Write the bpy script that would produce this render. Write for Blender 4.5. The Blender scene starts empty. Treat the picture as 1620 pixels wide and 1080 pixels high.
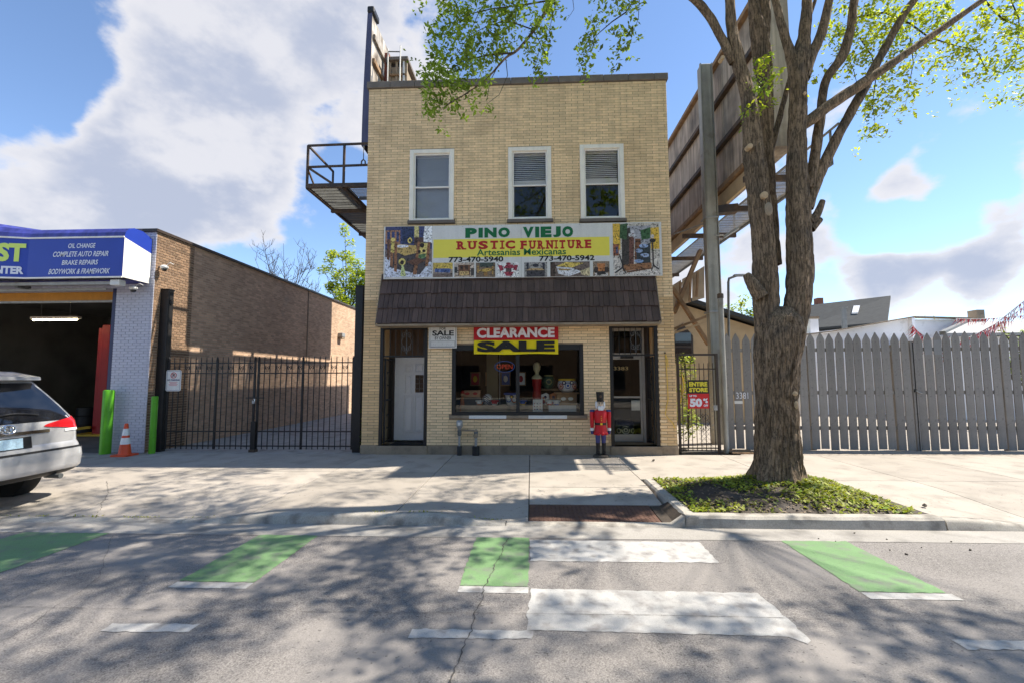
import bpy, bmesh, math, random
from mathutils import Vector, Matrix, noise
S = bpy.context.scene
COL = S.collection
RND = random.Random(7)
R_ = math.radians
# ------------------------------------------------------------------ camera
FPX = 720.0; CAMZ = 1.8; CAMY = -11.0
YAW, PIT, ROL = -0.04216544, 0.08045818, 0.00360703
_f = Vector((math.sin(YAW)*math.cos(PIT), math.cos(YAW)*math.cos(PIT), math.sin(PIT)))
_r = Vector((math.cos(YAW), -math.sin(YAW), 0)); _d = _f.cross(_r)
CR = math.cos(ROL)*_r + math.sin(ROL)*_d
CD = -math.sin(ROL)*_r + math.cos(ROL)*_d
cam = bpy.data.objects.new('camera', bpy.data.cameras.new('camera')); COL.objects.link(cam)
cam.data.sensor_width = 36; cam.data.lens = FPX*36/1620; cam.data.clip_end = 3000; cam.data.clip_start = .05
m = Matrix.Identity(4)
for i in range(3):
    m[i][0] = CR[i]; m[i][1] = -CD[i]; m[i][2] = -_f[i]
m[1][3] = CAMY; m[2][3] = CAMZ
cam.matrix_world = m
S.camera = cam
def ray(px, py):
    return CR*((px-810)/FPX) + CD*((py-540)/FPX) + _f
def P(px, py, Y):                      # point of the photograph on the upright plane at depth Y
    d = ray(px, py); t = (Y-CAMY)/d.y
    return Vector((d.x*t, Y, CAMZ+d.z*t))
def G(px, py, z=0.):                   # point of the photograph on level ground
    d = ray(px, py); t = (z-CAMZ)/d.z
    return Vector((d.x*t, CAMY+d.y*t, z))
def RC(x0, y0, x1, y1, Y):             # pixel box -> x0,x1,z0,z1 on the plane Y
    a = P(x0, y0, Y); b = P(x1, y1, Y)
    return (a.x, b.x, b.z, a.z)
# ------------------------------------------------------------------ sun, sky, exposure
SUN_EL, SUN_AZ = 53.0, 14.0            # azimuth measured from +X (right) towards +Y (behind the shop)
sv = Vector((math.cos(R_(SUN_EL))*math.cos(R_(SUN_AZ)), math.cos(R_(SUN_EL))*math.sin(R_(SUN_AZ)), math.sin(R_(SUN_EL))))
sl = bpy.data.lights.new('sun', 'SUN'); sl.energy = 2.55; sl.angle = R_(.5); sl.color = (1, .92, .79)
so = bpy.data.objects.new('sun', sl); COL.objects.link(so); so.rotation_euler = sv.to_track_quat('Z', 'Y').to_euler(); so.location = sv*60
W = bpy.data.worlds.new('World'); S.world = W; W.use_nodes = True
wt = W.node_tree; wt.nodes.clear()
def wn(t, **k):
    n = wt.nodes.new(t)
    for a, b in k.items(): setattr(n, a, b)
    return n
def wl(a, b): wt.links.new(a, b)
def wm(op, a, b=None, c=None, clamp=False):
    n = wn('ShaderNodeMath', operation=op, use_clamp=clamp)
    for i, v in enumerate((a, b, c)):
        if v is None: continue
        if isinstance(v, (int, float)): n.inputs[i].default_value = v
        else: wl(v, n.inputs[i])
    return n.outputs[0]
def wv(op, a, b=None):
    n = wn('ShaderNodeVectorMath', operation=op)
    for i, v in enumerate((a, b)):
        if v is None: continue
        if isinstance(v, (tuple, Vector)): n.inputs[i].default_value = tuple(v)
        else: wl(v, n.inputs[i])
    return n.outputs['Value'] if op == 'DOT_PRODUCT' else n.outputs[0]
def wr(v, a, b, c, d):
    n = wn('ShaderNodeMapRange'); n.interpolation_type = 'SMOOTHSTEP'; wl(v, n.inputs[0])
    for i, k in enumerate((a, b, c, d)): n.inputs[i+1].default_value = k
    return n.outputs[0]
sky = wn('ShaderNodeTexSky', sky_type='NISHITA'); sky.sun_disc = False
sky.sun_elevation = R_(SUN_EL); sky.sun_rotation = R_(90-SUN_AZ)
sky.air_density = .9; sky.dust_density = 0; sky.ozone_density = 2.6; sky.altitude = 900
tc = wn('ShaderNodeTexCoord')
dirn = wv('NORMALIZE', tc.outputs['Generated'])
def wnoise(vec, sc, det, off):
    mp = wv('ADD', wv('MULTIPLY', vec, (sc, sc, sc*1.55)), off)
    n = wn('ShaderNodeTexNoise'); n.inputs['Scale'].default_value = 1; n.inputs['Detail'].default_value = det
    n.inputs['Roughness'].default_value = .56; wl(mp, n.inputs['Vector'])
    return n.outputs[0]
CO = (3.1, 7.7, 1.3)
nA = wnoise(dirn, 3.3, 9, CO)
nB = wnoise(wv('ADD', dirn, tuple(sv*.055)), 3.3, 6, CO)
dens = wm('ADD', nA, wm('MULTIPLY', wm('SUBTRACT', wnoise(dirn, 9.5, 7, (1.7, 2.2, 9.1)), .5), .42))
for px, py, rad, amp in ((190, 80, .26, .15), (330, 190, .32, .19), (130, 290, .28, .17), (480, 80, .24, .15), (640, 60, .22, .15), (440, 260, .14, .09), (60, 330, .18, .12), (330, 60, .2, .08), (250, 300, .2, .08),
                         (1445, 285, .07, .12), (1400, 310, .05, .10), (1500, 300, .045, .10), (1545, 390, .07, .20), (1400, 415, .065, .14), (1320, 365, .05, .14), (1250, 250, .11, .10), (1320, 190, .08, .10), (1470, 470, .08, .14), (1590, 290, .06, .14), (1575, 190, .06, .09), (1180, 420, .12, .10), (1340, 480, .08, .12), (1600, 460, .07, .14), (1495, 185, .05, .15), (1420, 430, .05, .1), (1370, 440, .05, .12), (1540, 385, .05, .08), (1440, 280, .05, .08), (1300, 400, .05, .1), (1560, 470, .05, .1),
                         (90, 30, .12, -.32), (40, 90, .10, -.22), (20, 225, .09, -.24), (0, 30, .16, -.16), (150, 200, .05, -.10), (330, 170, .035, -.16), (900, 90, .22, -.12), (1120, 60, .2, -.12), (1480, 130, .10, -.12), (1470, 350, .06, -.22), (1390, 355, .05, -.16), (1530, 250, .06, -.16), (1360, 240, .06, -.14), (1540, 330, .05, -.12), (1590, 345, .06, -.12), (1360, 370, .04, -.08), (540, 200, .13, -.20), (480, 400, .24, -.16), (540, 330, .12, -.12), (300, 345, .1, -.06), (1540, 500, .08, -.08), (1440, 365, .04, -.10)):
    c = ray(px, py).normalized()
    g = wr(wv('DOT_PRODUCT', dirn, c), math.cos(rad*1.25), 1.0, 0, amp)
    dens = wm('ADD', dens, g)
zc = wn('ShaderNodeSeparateXYZ'); wl(dirn, zc.inputs[0])
cov = wr(dens, .565, .70, 0, 1)
cov = wm('MULTIPLY', cov, wr(zc.outputs[2], 0.0, .05, 0, 1))
thick = wr(dens, .60, .86, 0, 1)
lit = wr(wm('SUBTRACT', nA, nB), -.07, .11, 0, 1)
shade = wm('MULTIPLY', thick, wm('SUBTRACT', 1.0, wm('MULTIPLY', lit, .75)), clamp=True)
cmix = wn('ShaderNodeMix', data_type='RGBA'); wl(shade, cmix.inputs[0])
cmix.inputs[6].default_value = (3.55, 3.5, 3.6, 1); cmix.inputs[7].default_value = (2.0, 2.2, 2.75, 1)
smix = wn('ShaderNodeMix', data_type='RGBA'); wl(wm('MULTIPLY', cov, .96), smix.inputs[0]); wl(sky.outputs[0], smix.inputs[6]); wl(cmix.outputs[2], smix.inputs[7])
bg = wn('ShaderNodeBackground'); bg.inputs[1].default_value = .07; wl(smix.outputs[2], bg.inputs[0])
wo = wn('ShaderNodeOutputWorld'); wl(bg.outputs[0], wo.inputs[0])
S.view_settings.view_transform = 'Standard'; S.view_settings.look = 'None'; S.view_settings.gamma = 1; S.view_settings.exposure = 1.90
S.view_settings.use_curve_mapping = False
# ------------------------------------------------------------------ materials
MATS = {}
def mat(name, col, rough=.75, metal=0., var=.14, scale=5., bump=.15, bscale=60., fine=.08, island=0., stain=None, spec=.4, emis=None, trans=0., streak=0., furrow=False, spots=None):
    if name in MATS: return MATS[name]
    M = bpy.data.materials.new(name); M.use_nodes = True; t = M.node_tree; N = t.nodes; L = t.links
    b = N['Principled BSDF']; b.inputs['Roughness'].default_value = rough; b.inputs['Metallic'].default_value = metal
    b.inputs['Specular IOR Level'].default_value = spec
    tcn = N.new('ShaderNodeTexCoord'); src = tcn.outputs['Object']
    def nz(sc, det=5, vec=None):
        n = N.new('ShaderNodeTexNoise'); n.inputs['Scale'].default_value = sc; n.inputs['Detail'].default_value = det
        L.new(vec or src, n.inputs['Vector']); return n.outputs[0]
    def mr(v, a, bb, c, d):
        n = N.new('ShaderNodeMapRange'); L.new(v, n.inputs[0])
        for i, k in enumerate((a, bb, c, d)): n.inputs[i+1].default_value = k
        return n.outputs[0]
    def mu(op, a, bb):
        n = N.new('ShaderNodeMath'); n.operation = op
        for i, k in enumerate((a, bb)):
            if isinstance(k, (int, float)): n.inputs[i].default_value = k
            else: L.new(k, n.inputs[i])
        return n.outputs[0]
    v = mr(nz(scale, 6), .25, .75, 1-var, 1+var)
    v = mu('MULTIPLY', v, mr(nz(bscale, 3), .25, .75, 1-fine, 1+fine))
    if island:
        gi = N.new('ShaderNodeNewGeometry'); oi = N.new('ShaderNodeObjectInfo')
        r = mu('FRACT', mu('ADD', gi.outputs['Random Per Island'], oi.outputs['Random']), 0.)
        v = mu('MULTIPLY', v, mr(r, 0, 1, 1-island, 1+island*.7))
    if streak:
        mp = N.new('ShaderNodeMapping'); mp.inputs['Scale'].default_value = (9, 9, .5); L.new(src, mp.inputs[0])
        v = mu('MULTIPLY', v, mr(nz(1., 5, mp.outputs[0]), .3, .7, 1-streak, 1+streak))
    mx = N.new('ShaderNodeMix'); mx.data_type = 'RGBA'; mx.blend_type = 'MULTIPLY'; mx.inputs[0].default_value = 1
    mx.inputs[6].default_value = (*col, 1)
    cc = N.new('ShaderNodeCombineColor')
    for i in range(3): L.new(v, cc.inputs[i])
    L.new(cc.outputs[0], mx.inputs[7]); out = mx.outputs[2]
    if stain:
        sc, scale2, lo, hi = stain
        m2 = N.new('ShaderNodeMix'); m2.data_type = 'RGBA'; L.new(mr(nz(scale2, 8), lo, hi, 0, 1), m2.inputs[0])
        L.new(out, m2.inputs[6]); m2.inputs[7].default_value = (*sc, 1); out = m2.outputs[2]
    if spots:
        m4 = N.new('ShaderNodeMix'); m4.data_type = 'RGBA'; m4.blend_type = 'MULTIPLY'; L.new(mr(nz(spots[1], 2), spots[2], spots[2]+.04, 0, 1), m4.inputs[0]); L.new(out, m4.inputs[6]); m4.inputs[7].default_value = (spots[0], spots[0], spots[0], 1); out = m4.outputs[2]
    L.new(out, b.inputs['Base Color'])
    if bump:
        bn = N.new('ShaderNodeBump'); bn.inputs['Strength'].default_value = bump; bn.inputs['Distance'].default_value = .01
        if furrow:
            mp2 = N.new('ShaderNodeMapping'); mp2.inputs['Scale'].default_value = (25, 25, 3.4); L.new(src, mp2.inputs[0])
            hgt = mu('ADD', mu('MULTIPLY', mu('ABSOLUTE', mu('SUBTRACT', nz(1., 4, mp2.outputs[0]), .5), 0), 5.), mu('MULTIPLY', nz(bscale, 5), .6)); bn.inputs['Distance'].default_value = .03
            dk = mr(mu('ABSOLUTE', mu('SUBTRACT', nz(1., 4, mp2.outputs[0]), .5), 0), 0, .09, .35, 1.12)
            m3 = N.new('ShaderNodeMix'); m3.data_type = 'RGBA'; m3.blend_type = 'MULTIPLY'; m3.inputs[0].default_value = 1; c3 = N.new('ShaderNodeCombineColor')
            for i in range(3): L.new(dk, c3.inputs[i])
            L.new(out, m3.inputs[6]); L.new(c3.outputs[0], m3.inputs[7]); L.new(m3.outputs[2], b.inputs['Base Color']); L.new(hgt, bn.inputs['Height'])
        else: L.new(nz(bscale, 5), bn.inputs['Height'])
        if False: pass; L.new(bn.outputs[0], b.inputs['Normal'])
    if emis: b.inputs['Emission Color'].default_value = (*emis[:3], 1); b.inputs['Emission Strength'].default_value = emis[3]
    if trans:
        tr = N.new('ShaderNodeBsdfTranslucent'); ms = N.new('ShaderNodeMixShader'); ms.inputs[0].default_value = trans
        hs = N.new('ShaderNodeMix'); hs.data_type = 'RGBA'; hs.blend_type = 'MULTIPLY'; hs.inputs[0].default_value = 1; L.new(out, hs.inputs[6]); hs.inputs[7].default_value = (1.5, 1.45, .7, 1)
        L.new(hs.outputs[2], tr.inputs[0]); o = N['Material Output']; L.new(b.outputs[0], ms.inputs[1]); L.new(tr.outputs[0], ms.inputs[2]); L.new(ms.outputs[0], o.inputs[0])
    MATS[name] = M; return M
def glass(name, tint=(1, 1, 1), rough=.0, f=1.45):
    M = bpy.data.materials.new(name); M.use_nodes = True; t = M.node_tree; N = t.nodes; L = t.links; N.remove(N['Principled BSDF'])
    fr = N.new('ShaderNodeFresnel'); fr.inputs[0].default_value = f
    tr = N.new('ShaderNodeBsdfTransparent'); tr.inputs[0].default_value = (*tint, 1)
    gl = N.new('ShaderNodeBsdfGlossy'); gl.inputs['Roughness'].default_value = rough
    ad = N.new('ShaderNodeMath'); ad.operation = 'MULTIPLY_ADD'; L.new(fr.outputs[0], ad.inputs[0]); ad.inputs[1].default_value = 1.25; ad.inputs[2].default_value = .02
    tcn = N.new('ShaderNodeTexCoord'); nz = N.new('ShaderNodeTexNoise'); nz.inputs['Scale'].default_value = 2.2; L.new(tcn.outputs['Object'], nz.inputs[0])
    bn = N.new('ShaderNodeBump'); bn.inputs['Strength'].default_value = .02; L.new(nz.outputs[0], bn.inputs['Height']); L.new(bn.outputs[0], gl.inputs['Normal'])
    ms = N.new('ShaderNodeMixShader'); L.new(ad.outputs[0], ms.inputs[0]); L.new(tr.outputs[0], ms.inputs[1]); L.new(gl.outputs[0], ms.inputs[2]); L.new(ms.outputs[0], N['Material Output'].inputs[0])
    MATS[name] = M; return M
def paint(name, col, under, wear=(.56, .70), wscale=5.):
    M = mat(name, col, rough=.8, var=.16, scale=2, bump=.5, bscale=170, fine=.22, spots=(.80, 34., .64), stain=(under, wscale, *wear)); return M
def C(r, g, b):                        # sRGB 0..255 -> linear
    return tuple(((c/255+.055)/1.055)**2.4 if c > 10 else c/255/12.92 for c in (r, g, b))
ASPH = (.195, .180, .170)
mat('asphalt', ASPH, rough=.85, var=.18, scale=.7, bump=1.0, bscale=105, fine=.7, stain=((.26, .24, .225), 1.1, .42, .72), spots=(.55, 26., .66))
mat('concrete', (.38, .34, .295), rough=.88, var=.10, scale=1.3, bump=.25, bscale=90, fine=.10, island=.10, stain=((.25, .225, .195), 2.3, .50, .78), spots=(.62, 17., .67))
mat('concrete_old', (.36, .335, .30), rough=.9, var=.16, scale=1.5, bump=.4, bscale=70, fine=.16, stain=((.17, .155, .14), 3.1, .5, .78))
mat('kerb_concrete', (.40, .37, .325), rough=.9, var=.16, scale=2, bump=.5, bscale=60, fine=.18, stain=((.14, .125, .11), 5, .48, .76))
mat('gutter_concrete', (.33, .31, .285), rough=.9, var=.16, scale=1.4, bump=.5, bscale=80, fine=.2, stain=((.15, .14, .13), 2.5, .48, .74))
paint('paint_green', (.155, .27, .12), (.17, .19, .15), (.50, .74), 6)
paint('paint_white', (.42, .41, .395), (.25, .235, .225), (.49, .70), 7)
mat('soil', (.055, .042, .032), var=.3, scale=9, bump=.9, bscale=50, fine=.3)
mat('dark_gap', (.05, .045, .04), var=.2)
mat('brick_buff', (.85, .63, .37), rough=.7, var=.09, scale=.7, bump=.3, bscale=70, fine=.08, island=.13, streak=.10, stain=((.44, .30, .16), .9, .54, .84), spots=(.92, 5., .62))
mat('brick_orange', (.74, .51, .265), rough=.7, var=.12, scale=1.2, bump=.2, bscale=90, fine=.08, island=.15)
mat('mortar_brown', (.30, .22, .145), rough=.95, var=.2, scale=3)
mat('brick_brown', (.25, .16, .10), rough=.85, var=.15, scale=1, bump=.3, bscale=80, fine=.12, island=.35)
mat('brick_common', (.54, .36, .245), rough=.9, var=.22, scale=.5, bump=.4, bscale=80, fine=.14, island=.25, stain=((.36, .31, .27), .9, .62, .80))
mat('mortar_tan', (.48, .38, .28), rough=.95, var=.2, scale=3)
mat('mortar_dark', (.17, .12, .085), rough=.95, var=.2, scale=3)
mat('brick_whitewash', (.52, .52, .60), rough=.6, var=.06, scale=1.4, bump=.2, fine=.05, island=.05)
mat('mortar_whitewash', (.36, .36, .43), rough=.8, var=.1)
mat('limestone', (.30, .235, .165), rough=.9, var=.2, scale=2.5, bump=.5, bscale=50, fine=.14, stain=((.16, .125, .09), 4, .52, .78))
mat('coping_stone', (.17, .145, .125), rough=.9, var=.25, scale=4, bump=.5, bscale=40)
mat('white_frame', (.86, .81, .71), rough=.5, var=.07, scale=4, bump=.06, streak=.06)
mat('white_vinyl', (.86, .83, .78), rough=.4, var=.05, bump=.03)
mat('blind_white', (.88, .90, .95), rough=.6, var=.05, bump=.03)
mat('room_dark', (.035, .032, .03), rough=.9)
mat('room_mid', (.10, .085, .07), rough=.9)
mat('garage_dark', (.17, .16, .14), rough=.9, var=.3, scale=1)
mat('shingle_brown', (.10, .062, .048), rough=.6, var=.15, scale=3, bump=.5, bscale=40, fine=.2, island=.28, streak=.18)
mat('sign_white', (.70, .69, .66), rough=.35, var=.04, scale=2, bump=.03, streak=.05)
mat('black_metal', (.016, .015, .015), rough=.45, var=.2, scale=12, bump=.15, stain=((.055, .035, .022), 10, .62, .8))
mat('black_frame', (.018, .017, .017), rough=.5, var=.15)
mat('brown_metal', (.05, .036, .028), rough=.5, var=.25, scale=9, bump=.2)
mat('door_white', (.70, .685, .67), rough=.5, var=.06, scale=3, bump=.05)
mat('aluminium', (.40, .385, .36), rough=.45, metal=.3, var=.08, bump=.05)
mat('rusty_steel', (.11, .075, .052), rough=.8, metal=.2, var=.35, scale=7, bump=.4, bscale=50, stain=((.055, .05, .05), 3, .45, .65))
mat('grey_steel', (.15, .155, .15), rough=.6, metal=.3, var=.2, scale=6, bump=.2)
mat('galvanised', (.34, .34, .33), rough=.55, metal=.4, var=.2, scale=9, bump=.15)
mat('pole_steel', (.36, .35, .31), rough=.65, metal=.1, var=.2, scale=2, bump=.15, streak=.22, stain=((.14, .11, .08), 2.2, .58, .8))
mat('board_panel', (.44, .36, .28), rough=.85, var=.2, scale=1.2, bump=.2, streak=.35, stain=((.12, .10, .085), 1.1, .5, .8))
mat('timber_brown', (.28, .175, .095), rough=.85, var=.25, scale=4, bump=.4, streak=.2)
mat('fence_grey', (.235, .22, .205), rough=.75, var=.12, scale=3, bump=.35, bscale=50, island=.16, streak=.16, spots=(.8, 12., .62))
mat('fence_patch', (.235, .235, .235), rough=.7, var=.06)
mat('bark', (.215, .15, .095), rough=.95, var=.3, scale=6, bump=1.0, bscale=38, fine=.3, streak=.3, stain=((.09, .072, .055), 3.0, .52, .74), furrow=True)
mat('cut_wood', (.50, .36, .22), rough=.9, var=.2, scale=14)
mat('twig', (.06, .048, .036), rough=.9)
mat('leaf_green', (.22, .32, .045), rough=.5, var=.3, scale=1.5, bump=0, island=.35, trans=.45)
mat('leaf_bright', (.34, .40, .04), rough=.5, var=.25, scale=1.5, bump=0, island=.3, trans=.5)
mat('leaf_dark', (.12, .18, .03), rough=.5, var=.3, scale=1.5, bump=0, island=.35, trans=.35)  # darker green leaf tone, mixed in at random
mat('weed_leaf', (.30, .33, .04), rough=.6, var=.35, scale=3, bump=0, island=.4, trans=.3)
mat('awning_blue', C(36, 62, 160), rough=.4, var=.06, scale=2, bump=.05)
mat('awning_top', C(62, 66, 140), rough=.45, var=.2, scale=1.2, bump=.08, streak=.35)
mat('awning_end', (.74, .72, .68), rough=.5, var=.04, bump=.03, streak=.05)
mat('bollard_green', C(84, 158, 28), rough=.5, var=.10, scale=8, bump=.1, stain=((.05, .08, .02), 14, .66, .8))
mat('cone_orange', (.72, .085, .025), rough=.5, var=.1)
mat('white_reflective', (.78, .78, .77), rough=.4, var=.08, scale=12)
mat('red_paint', (.36, .012, .012), rough=.5, var=.12)
mat('yellow_paint', (.62, .36, .02), rough=.5, var=.15)
mat('orange_door', (.55, .24, .025), rough=.5, var=.1, streak=.06)
mat('car_silver', (.50, .50, .51), rough=.26, metal=.4, var=.02, bump=0, fine=.03)
mat('car_glass', (.012, .013, .016), rough=.04, var=.05, bump=0, spec=.9)
mat('car_black', (.012, .012, .013), rough=.5, var=.1)
mat('tail_red', (.50, .012, .018), rough=.12, var=.05, bump=0, spec=.8)
mat('chrome', (.70, .70, .70), rough=.12, metal=1, bump=0)
mat('rubber', (.014, .014, .014), rough=.85, var=.15)
mat('plate_blue', (.45, .62, .72), rough=.4, var=.15, scale=30, bump=0)
mat('stucco_white', (.86, .86, .87), rough=.8, var=.06, scale=2, bump=.15, stain=((.5, .5, .5), 3, .6, .8))
mat('roof_grey', (.062, .066, .066), rough=.9, var=.18, scale=3, bump=.4, bscale=18, island=.16)
mat('brick_red', (.22, .09, .055), rough=.9, var=.2)
mat('house_beige', (.50, .37, .22), rough=.9, var=.12, scale=3, bump=.2)
mat('tarp', (.36, .27, .17), rough=.8, var=.3, scale=2)
mat('paver', (.36, .31, .26), rough=.9, var=.1, island=.18)
mat('tactile', (.115, .060, .042), rough=.85, var=.2, scale=6, bump=.3)
GL = glass('window_glass'); GLS = glass('shop_glass', (.93, .95, .93))
def flat(r, g, b, rough=.5):
    return mat('print_%d_%d_%d' % (r, g, b), C(r, g, b), rough=rough, var=.03, bump=.0, fine=.02)
# ------------------------------------------------------------------ object helpers
def wmat(o):
    M = Matrix.Identity(4)
    if o.parent: M = wmat(o.parent) @ o.matrix_parent_inverse
    return M @ o.matrix_basis
def tag(o, label=None, cat=None, group=None, kind=None):
    if label: o['label'] = label
    if cat: o['category'] = cat
    if group: o['group'] = group
    if kind: o['kind'] = kind
    return o
def attach(o, p, local=False):
    o.parent = p
    if not local: o.matrix_parent_inverse = wmat(p).inverted()
def thing(name, label, cat, loc=(0, 0, 0), rz=0, group=None):
    o = bpy.data.objects.new(name, None); COL.objects.link(o); o.location = loc; o.rotation_euler = (0, 0, rz); o.empty_display_size = .1
    return tag(o, label, cat, group)
class MB:
    def __init__(s): s.v = []; s.f = []; s.m = []; s.k = 0
    def face(s, pts, k=None):
        n = len(s.v); s.v += [tuple(p) for p in pts]; s.f.append(tuple(range(n, n+len(pts)))); s.m.append(s.k if k is None else k); return s
    def box(s, x0, x1, y0, y1, z0, z1):
        n = len(s.v)
        s.v += [(x0, y0, z0), (x1, y0, z0), (x1, y1, z0), (x0, y1, z0), (x0, y0, z1), (x1, y0, z1), (x1, y1, z1), (x0, y1, z1)]
        for q in ((0, 3, 2, 1), (4, 5, 6, 7), (0, 1, 5, 4), (1, 2, 6, 5), (2, 3, 7, 6), (3, 0, 4, 7)):
            s.f.append(tuple(n+i for i in q)); s.m.append(s.k)
        return s
    def bbox(s, x0, x1, y0, y1, z0, z1, b=.01):  # box, front (-y) edges chamfered, no back
        n = len(s.v)
        s.v += [(x0, y1, z0), (x1, y1, z0), (x1, y1, z1), (x0, y1, z1), (x0, y0+b, z0), (x1, y0+b, z0), (x1, y0+b, z1), (x0, y0+b, z1), (x0+b, y0, z0+b), (x1-b, y0, z0+b), (x1-b, y0, z1-b), (x0+b, y0, z1-b)]
        for q in ((8, 9, 10, 11), (4, 5, 9, 8), (5, 6, 10, 9), (6, 7, 11, 10), (7, 4, 8, 11), (0, 1, 5, 4), (1, 2, 6, 5), (2, 3, 7, 6), (3, 0, 4, 7)):
            s.f.append(tuple(n+i for i in q)); s.m.append(s.k)
        return s
    def bar(s, p, q, w, h=None, up=(0, 0, 1)):
        h = h or w; p = Vector(p); q = Vector(q); d = (q-p).normalized(); u = Vector(up)
        if abs(d.dot(u)) > .98: u = Vector((0, 1, 0))
        a = d.cross(u).normalized()*(w/2); b = a.cross(d).normalized()*(h/2); n = len(s.v)
        for c in (p, q):
            s.v += [tuple(c-a-b), tuple(c+a-b), tuple(c+a+b), tuple(c-a+b)]
        for t in ((0, 1, 2, 3), (7, 6, 5, 4), (0, 4, 5, 1), (1, 5, 6, 2), (2, 6, 7, 3), (3, 7, 4, 0)):
            s.f.append(tuple(n+i for i in t)); s.m.append(s.k)
        return s
    def prism(s, poly, d0, d1, ax='y'):     # poly in the two other axes
        def pt(a, b, d): return {'y': (a, d, b), 'x': (d, a, b), 'z': (a, b, d)}[ax]
        n = len(s.v); c = len(poly)
        s.v += [pt(a, b, d0) for a, b in poly] + [pt(a, b, d1) for a, b in poly]
        s.f += [tuple(range(n, n+c)), tuple(range(n+2*c-1, n+c-1, -1))] + [(n+i, n+c+i, n+c+(i+1) % c, n+(i+1) % c) for i in range(c)]
        s.m += [s.k]*(c+2); return s
    def tube(s, pts, r, n=8, cap=True):
        pts = [Vector(p) for p in pts]; rs = r if isinstance(r, (list, tuple)) else [r]*len(pts)
        base = len(s.v); pa = None
        for i, p in enumerate(pts):
            d = (pts[min(i+1, len(pts)-1)]-pts[max(i-1, 0)]).normalized()
            if pa is None: pa = d.orthogonal().normalized()
            else:
                pa = (pa-d*pa.dot(d))
                pa = pa.normalized() if pa.length > 1e-6 else d.orthogonal().normalized()
            b = d.cross(pa)
            for k in range(n):
                a = 2*math.pi*k/n; s.v.append(tuple(p+(pa*math.cos(a)+b*math.sin(a))*rs[i]))
        for i in range(len(pts)-1):
            for k in range(n):
                s.f.append((base+i*n+k, base+i*n+(k+1) % n, base+(i+1)*n+(k+1) % n, base+(i+1)*n+k)); s.m.append(s.k)
        if cap:
            s.f += [tuple(base+k for k in range(n))[::-1], tuple(base+(len(pts)-1)*n+k for k in range(n))]; s.m += [s.k]*2
        return s
    def lathe(s, c, prof, n=20, cap=True):  # prof: (r,z)
        base = len(s.v); c = Vector(c)
        for r, z in prof:
            for k in range(n):
                a = 2*math.pi*k/n; s.v.append((c.x+r*math.cos(a), c.y+r*math.sin(a), c.z+z))
        for i in range(len(prof)-1):
            for k in range(n):
                s.f.append((base+i*n+k, base+i*n+(k+1) % n, base+(i+1)*n+(k+1) % n, base+(i+1)*n+k)); s.m.append(s.k)
        if cap:
            s.f += [tuple(base+k for k in range(n))[::-1], tuple(base+(len(prof)-1)*n+k for k in range(n))]; s.m += [s.k]*2
        return s
    def ell(s, c, rx, ry, rz, n=14, m2=9):
        c = Vector(c); pr = []
        base = len(s.v)
        for i in range(m2+1):
            t = math.pi*i/m2
            for k in range(n):
                a = 2*math.pi*k/n; s.v.append((c.x+rx*math.sin(t)*math.cos(a), c.y+ry*math.sin(t)*math.sin(a), c.z-rz*math.cos(t)))
        for i in range(m2):
            for k in range(n):
                s.f.append((base+i*n+k, base+i*n+(k+1) % n, base+(i+1)*n+(k+1) % n, base+(i+1)*n+k)); s.m.append(s.k)
        return s
    def mesh(s, name, mats):
        me = bpy.data.meshes.new(name); me.from_pydata(s.v, [], s.f)
        for x in (mats if isinstance(mats, (list, tuple)) else [mats]): me.materials.append(MATS[x] if isinstance(x, str) else x)
        if any(s.m): me.polygons.foreach_set('material_index', s.m)
        me.update(); return me
    def build(s, name, mats, parent=None, local=False, smooth=False, bevel=0):
        me = s.mesh(name, mats)
        if smooth:
            me.polygons.foreach_set('use_smooth', [True]*len(me.polygons))
            me.set_sharp_from_angle(angle=R_(40))
        o = bpy.data.objects.new(name, me); COL.objects.link(o)
        if bevel:
            b = o.modifiers.new('bevel', 'BEVEL'); b.width = bevel; b.segments = 2; b.limit_method = 'ANGLE'
        if parent: attach(o, parent, local)
        return o
def struct(o): o['kind'] = 'structure'; return o
def inst(name, me, loc, parent=None, rot=None, local=False):
    o = bpy.data.objects.new(name, me); COL.objects.link(o); o.location = loc
    if rot: o.rotation_euler = rot
    if parent: attach(o, parent, local)
    return o
def text_mesh(s, bold=.0):
    cu = bpy.data.curves.new('t', 'FONT'); cu.body = s; cu.offset = bold; cu.resolution_u = 3; cu.fill_mode = 'FRONT'
    ob = bpy.data.objects.new('t', cu); COL.objects.link(ob)
    dg = bpy.context.evaluated_depsgraph_get(); me = bpy.data.meshes.new_from_object(ob.evaluated_get(dg))
    bpy.data.objects.remove(ob); bpy.data.curves.remove(cu)
    vs = [Vector(v.co) for v in me.vertices]; fs = [tuple(p.vertices) for p in me.polygons]; bpy.data.meshes.remove(me)
    return vs, fs
def text(name, s, o, u, v, mt, parent, bold=.02, local=False, shear=0.):
    """text filling the parallelogram with corner o and edge vectors u (width) and v (height)"""
    vs, fs = text_mesh(s, bold)
    x0 = min(p.x for p in vs); x1 = max(p.x for p in vs); y0 = min(p.y for p in vs); y1 = max(p.y for p in vs)
    o = Vector(o); u = Vector(u); v = Vector(v); mb = MB()
    mb.v = [tuple(o+u*((p.x-x0)/(x1-x0)+shear*(p.y-y0)/(y1-y0))+v*((p.y-y0)/(y1-y0))) for p in vs]; mb.f = fs; mb.m = [0]*len(fs)
    return mb.build(name, mt, parent, local)
def textR(name, s, r, Y, mt, parent, bold=.02, shear=0.):
    return text(name, s, (r[0], Y, r[2]), (r[1]-r[0], 0, 0), (0, 0, r[3]-r[2]), mt, parent, bold, False, shear)
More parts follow.
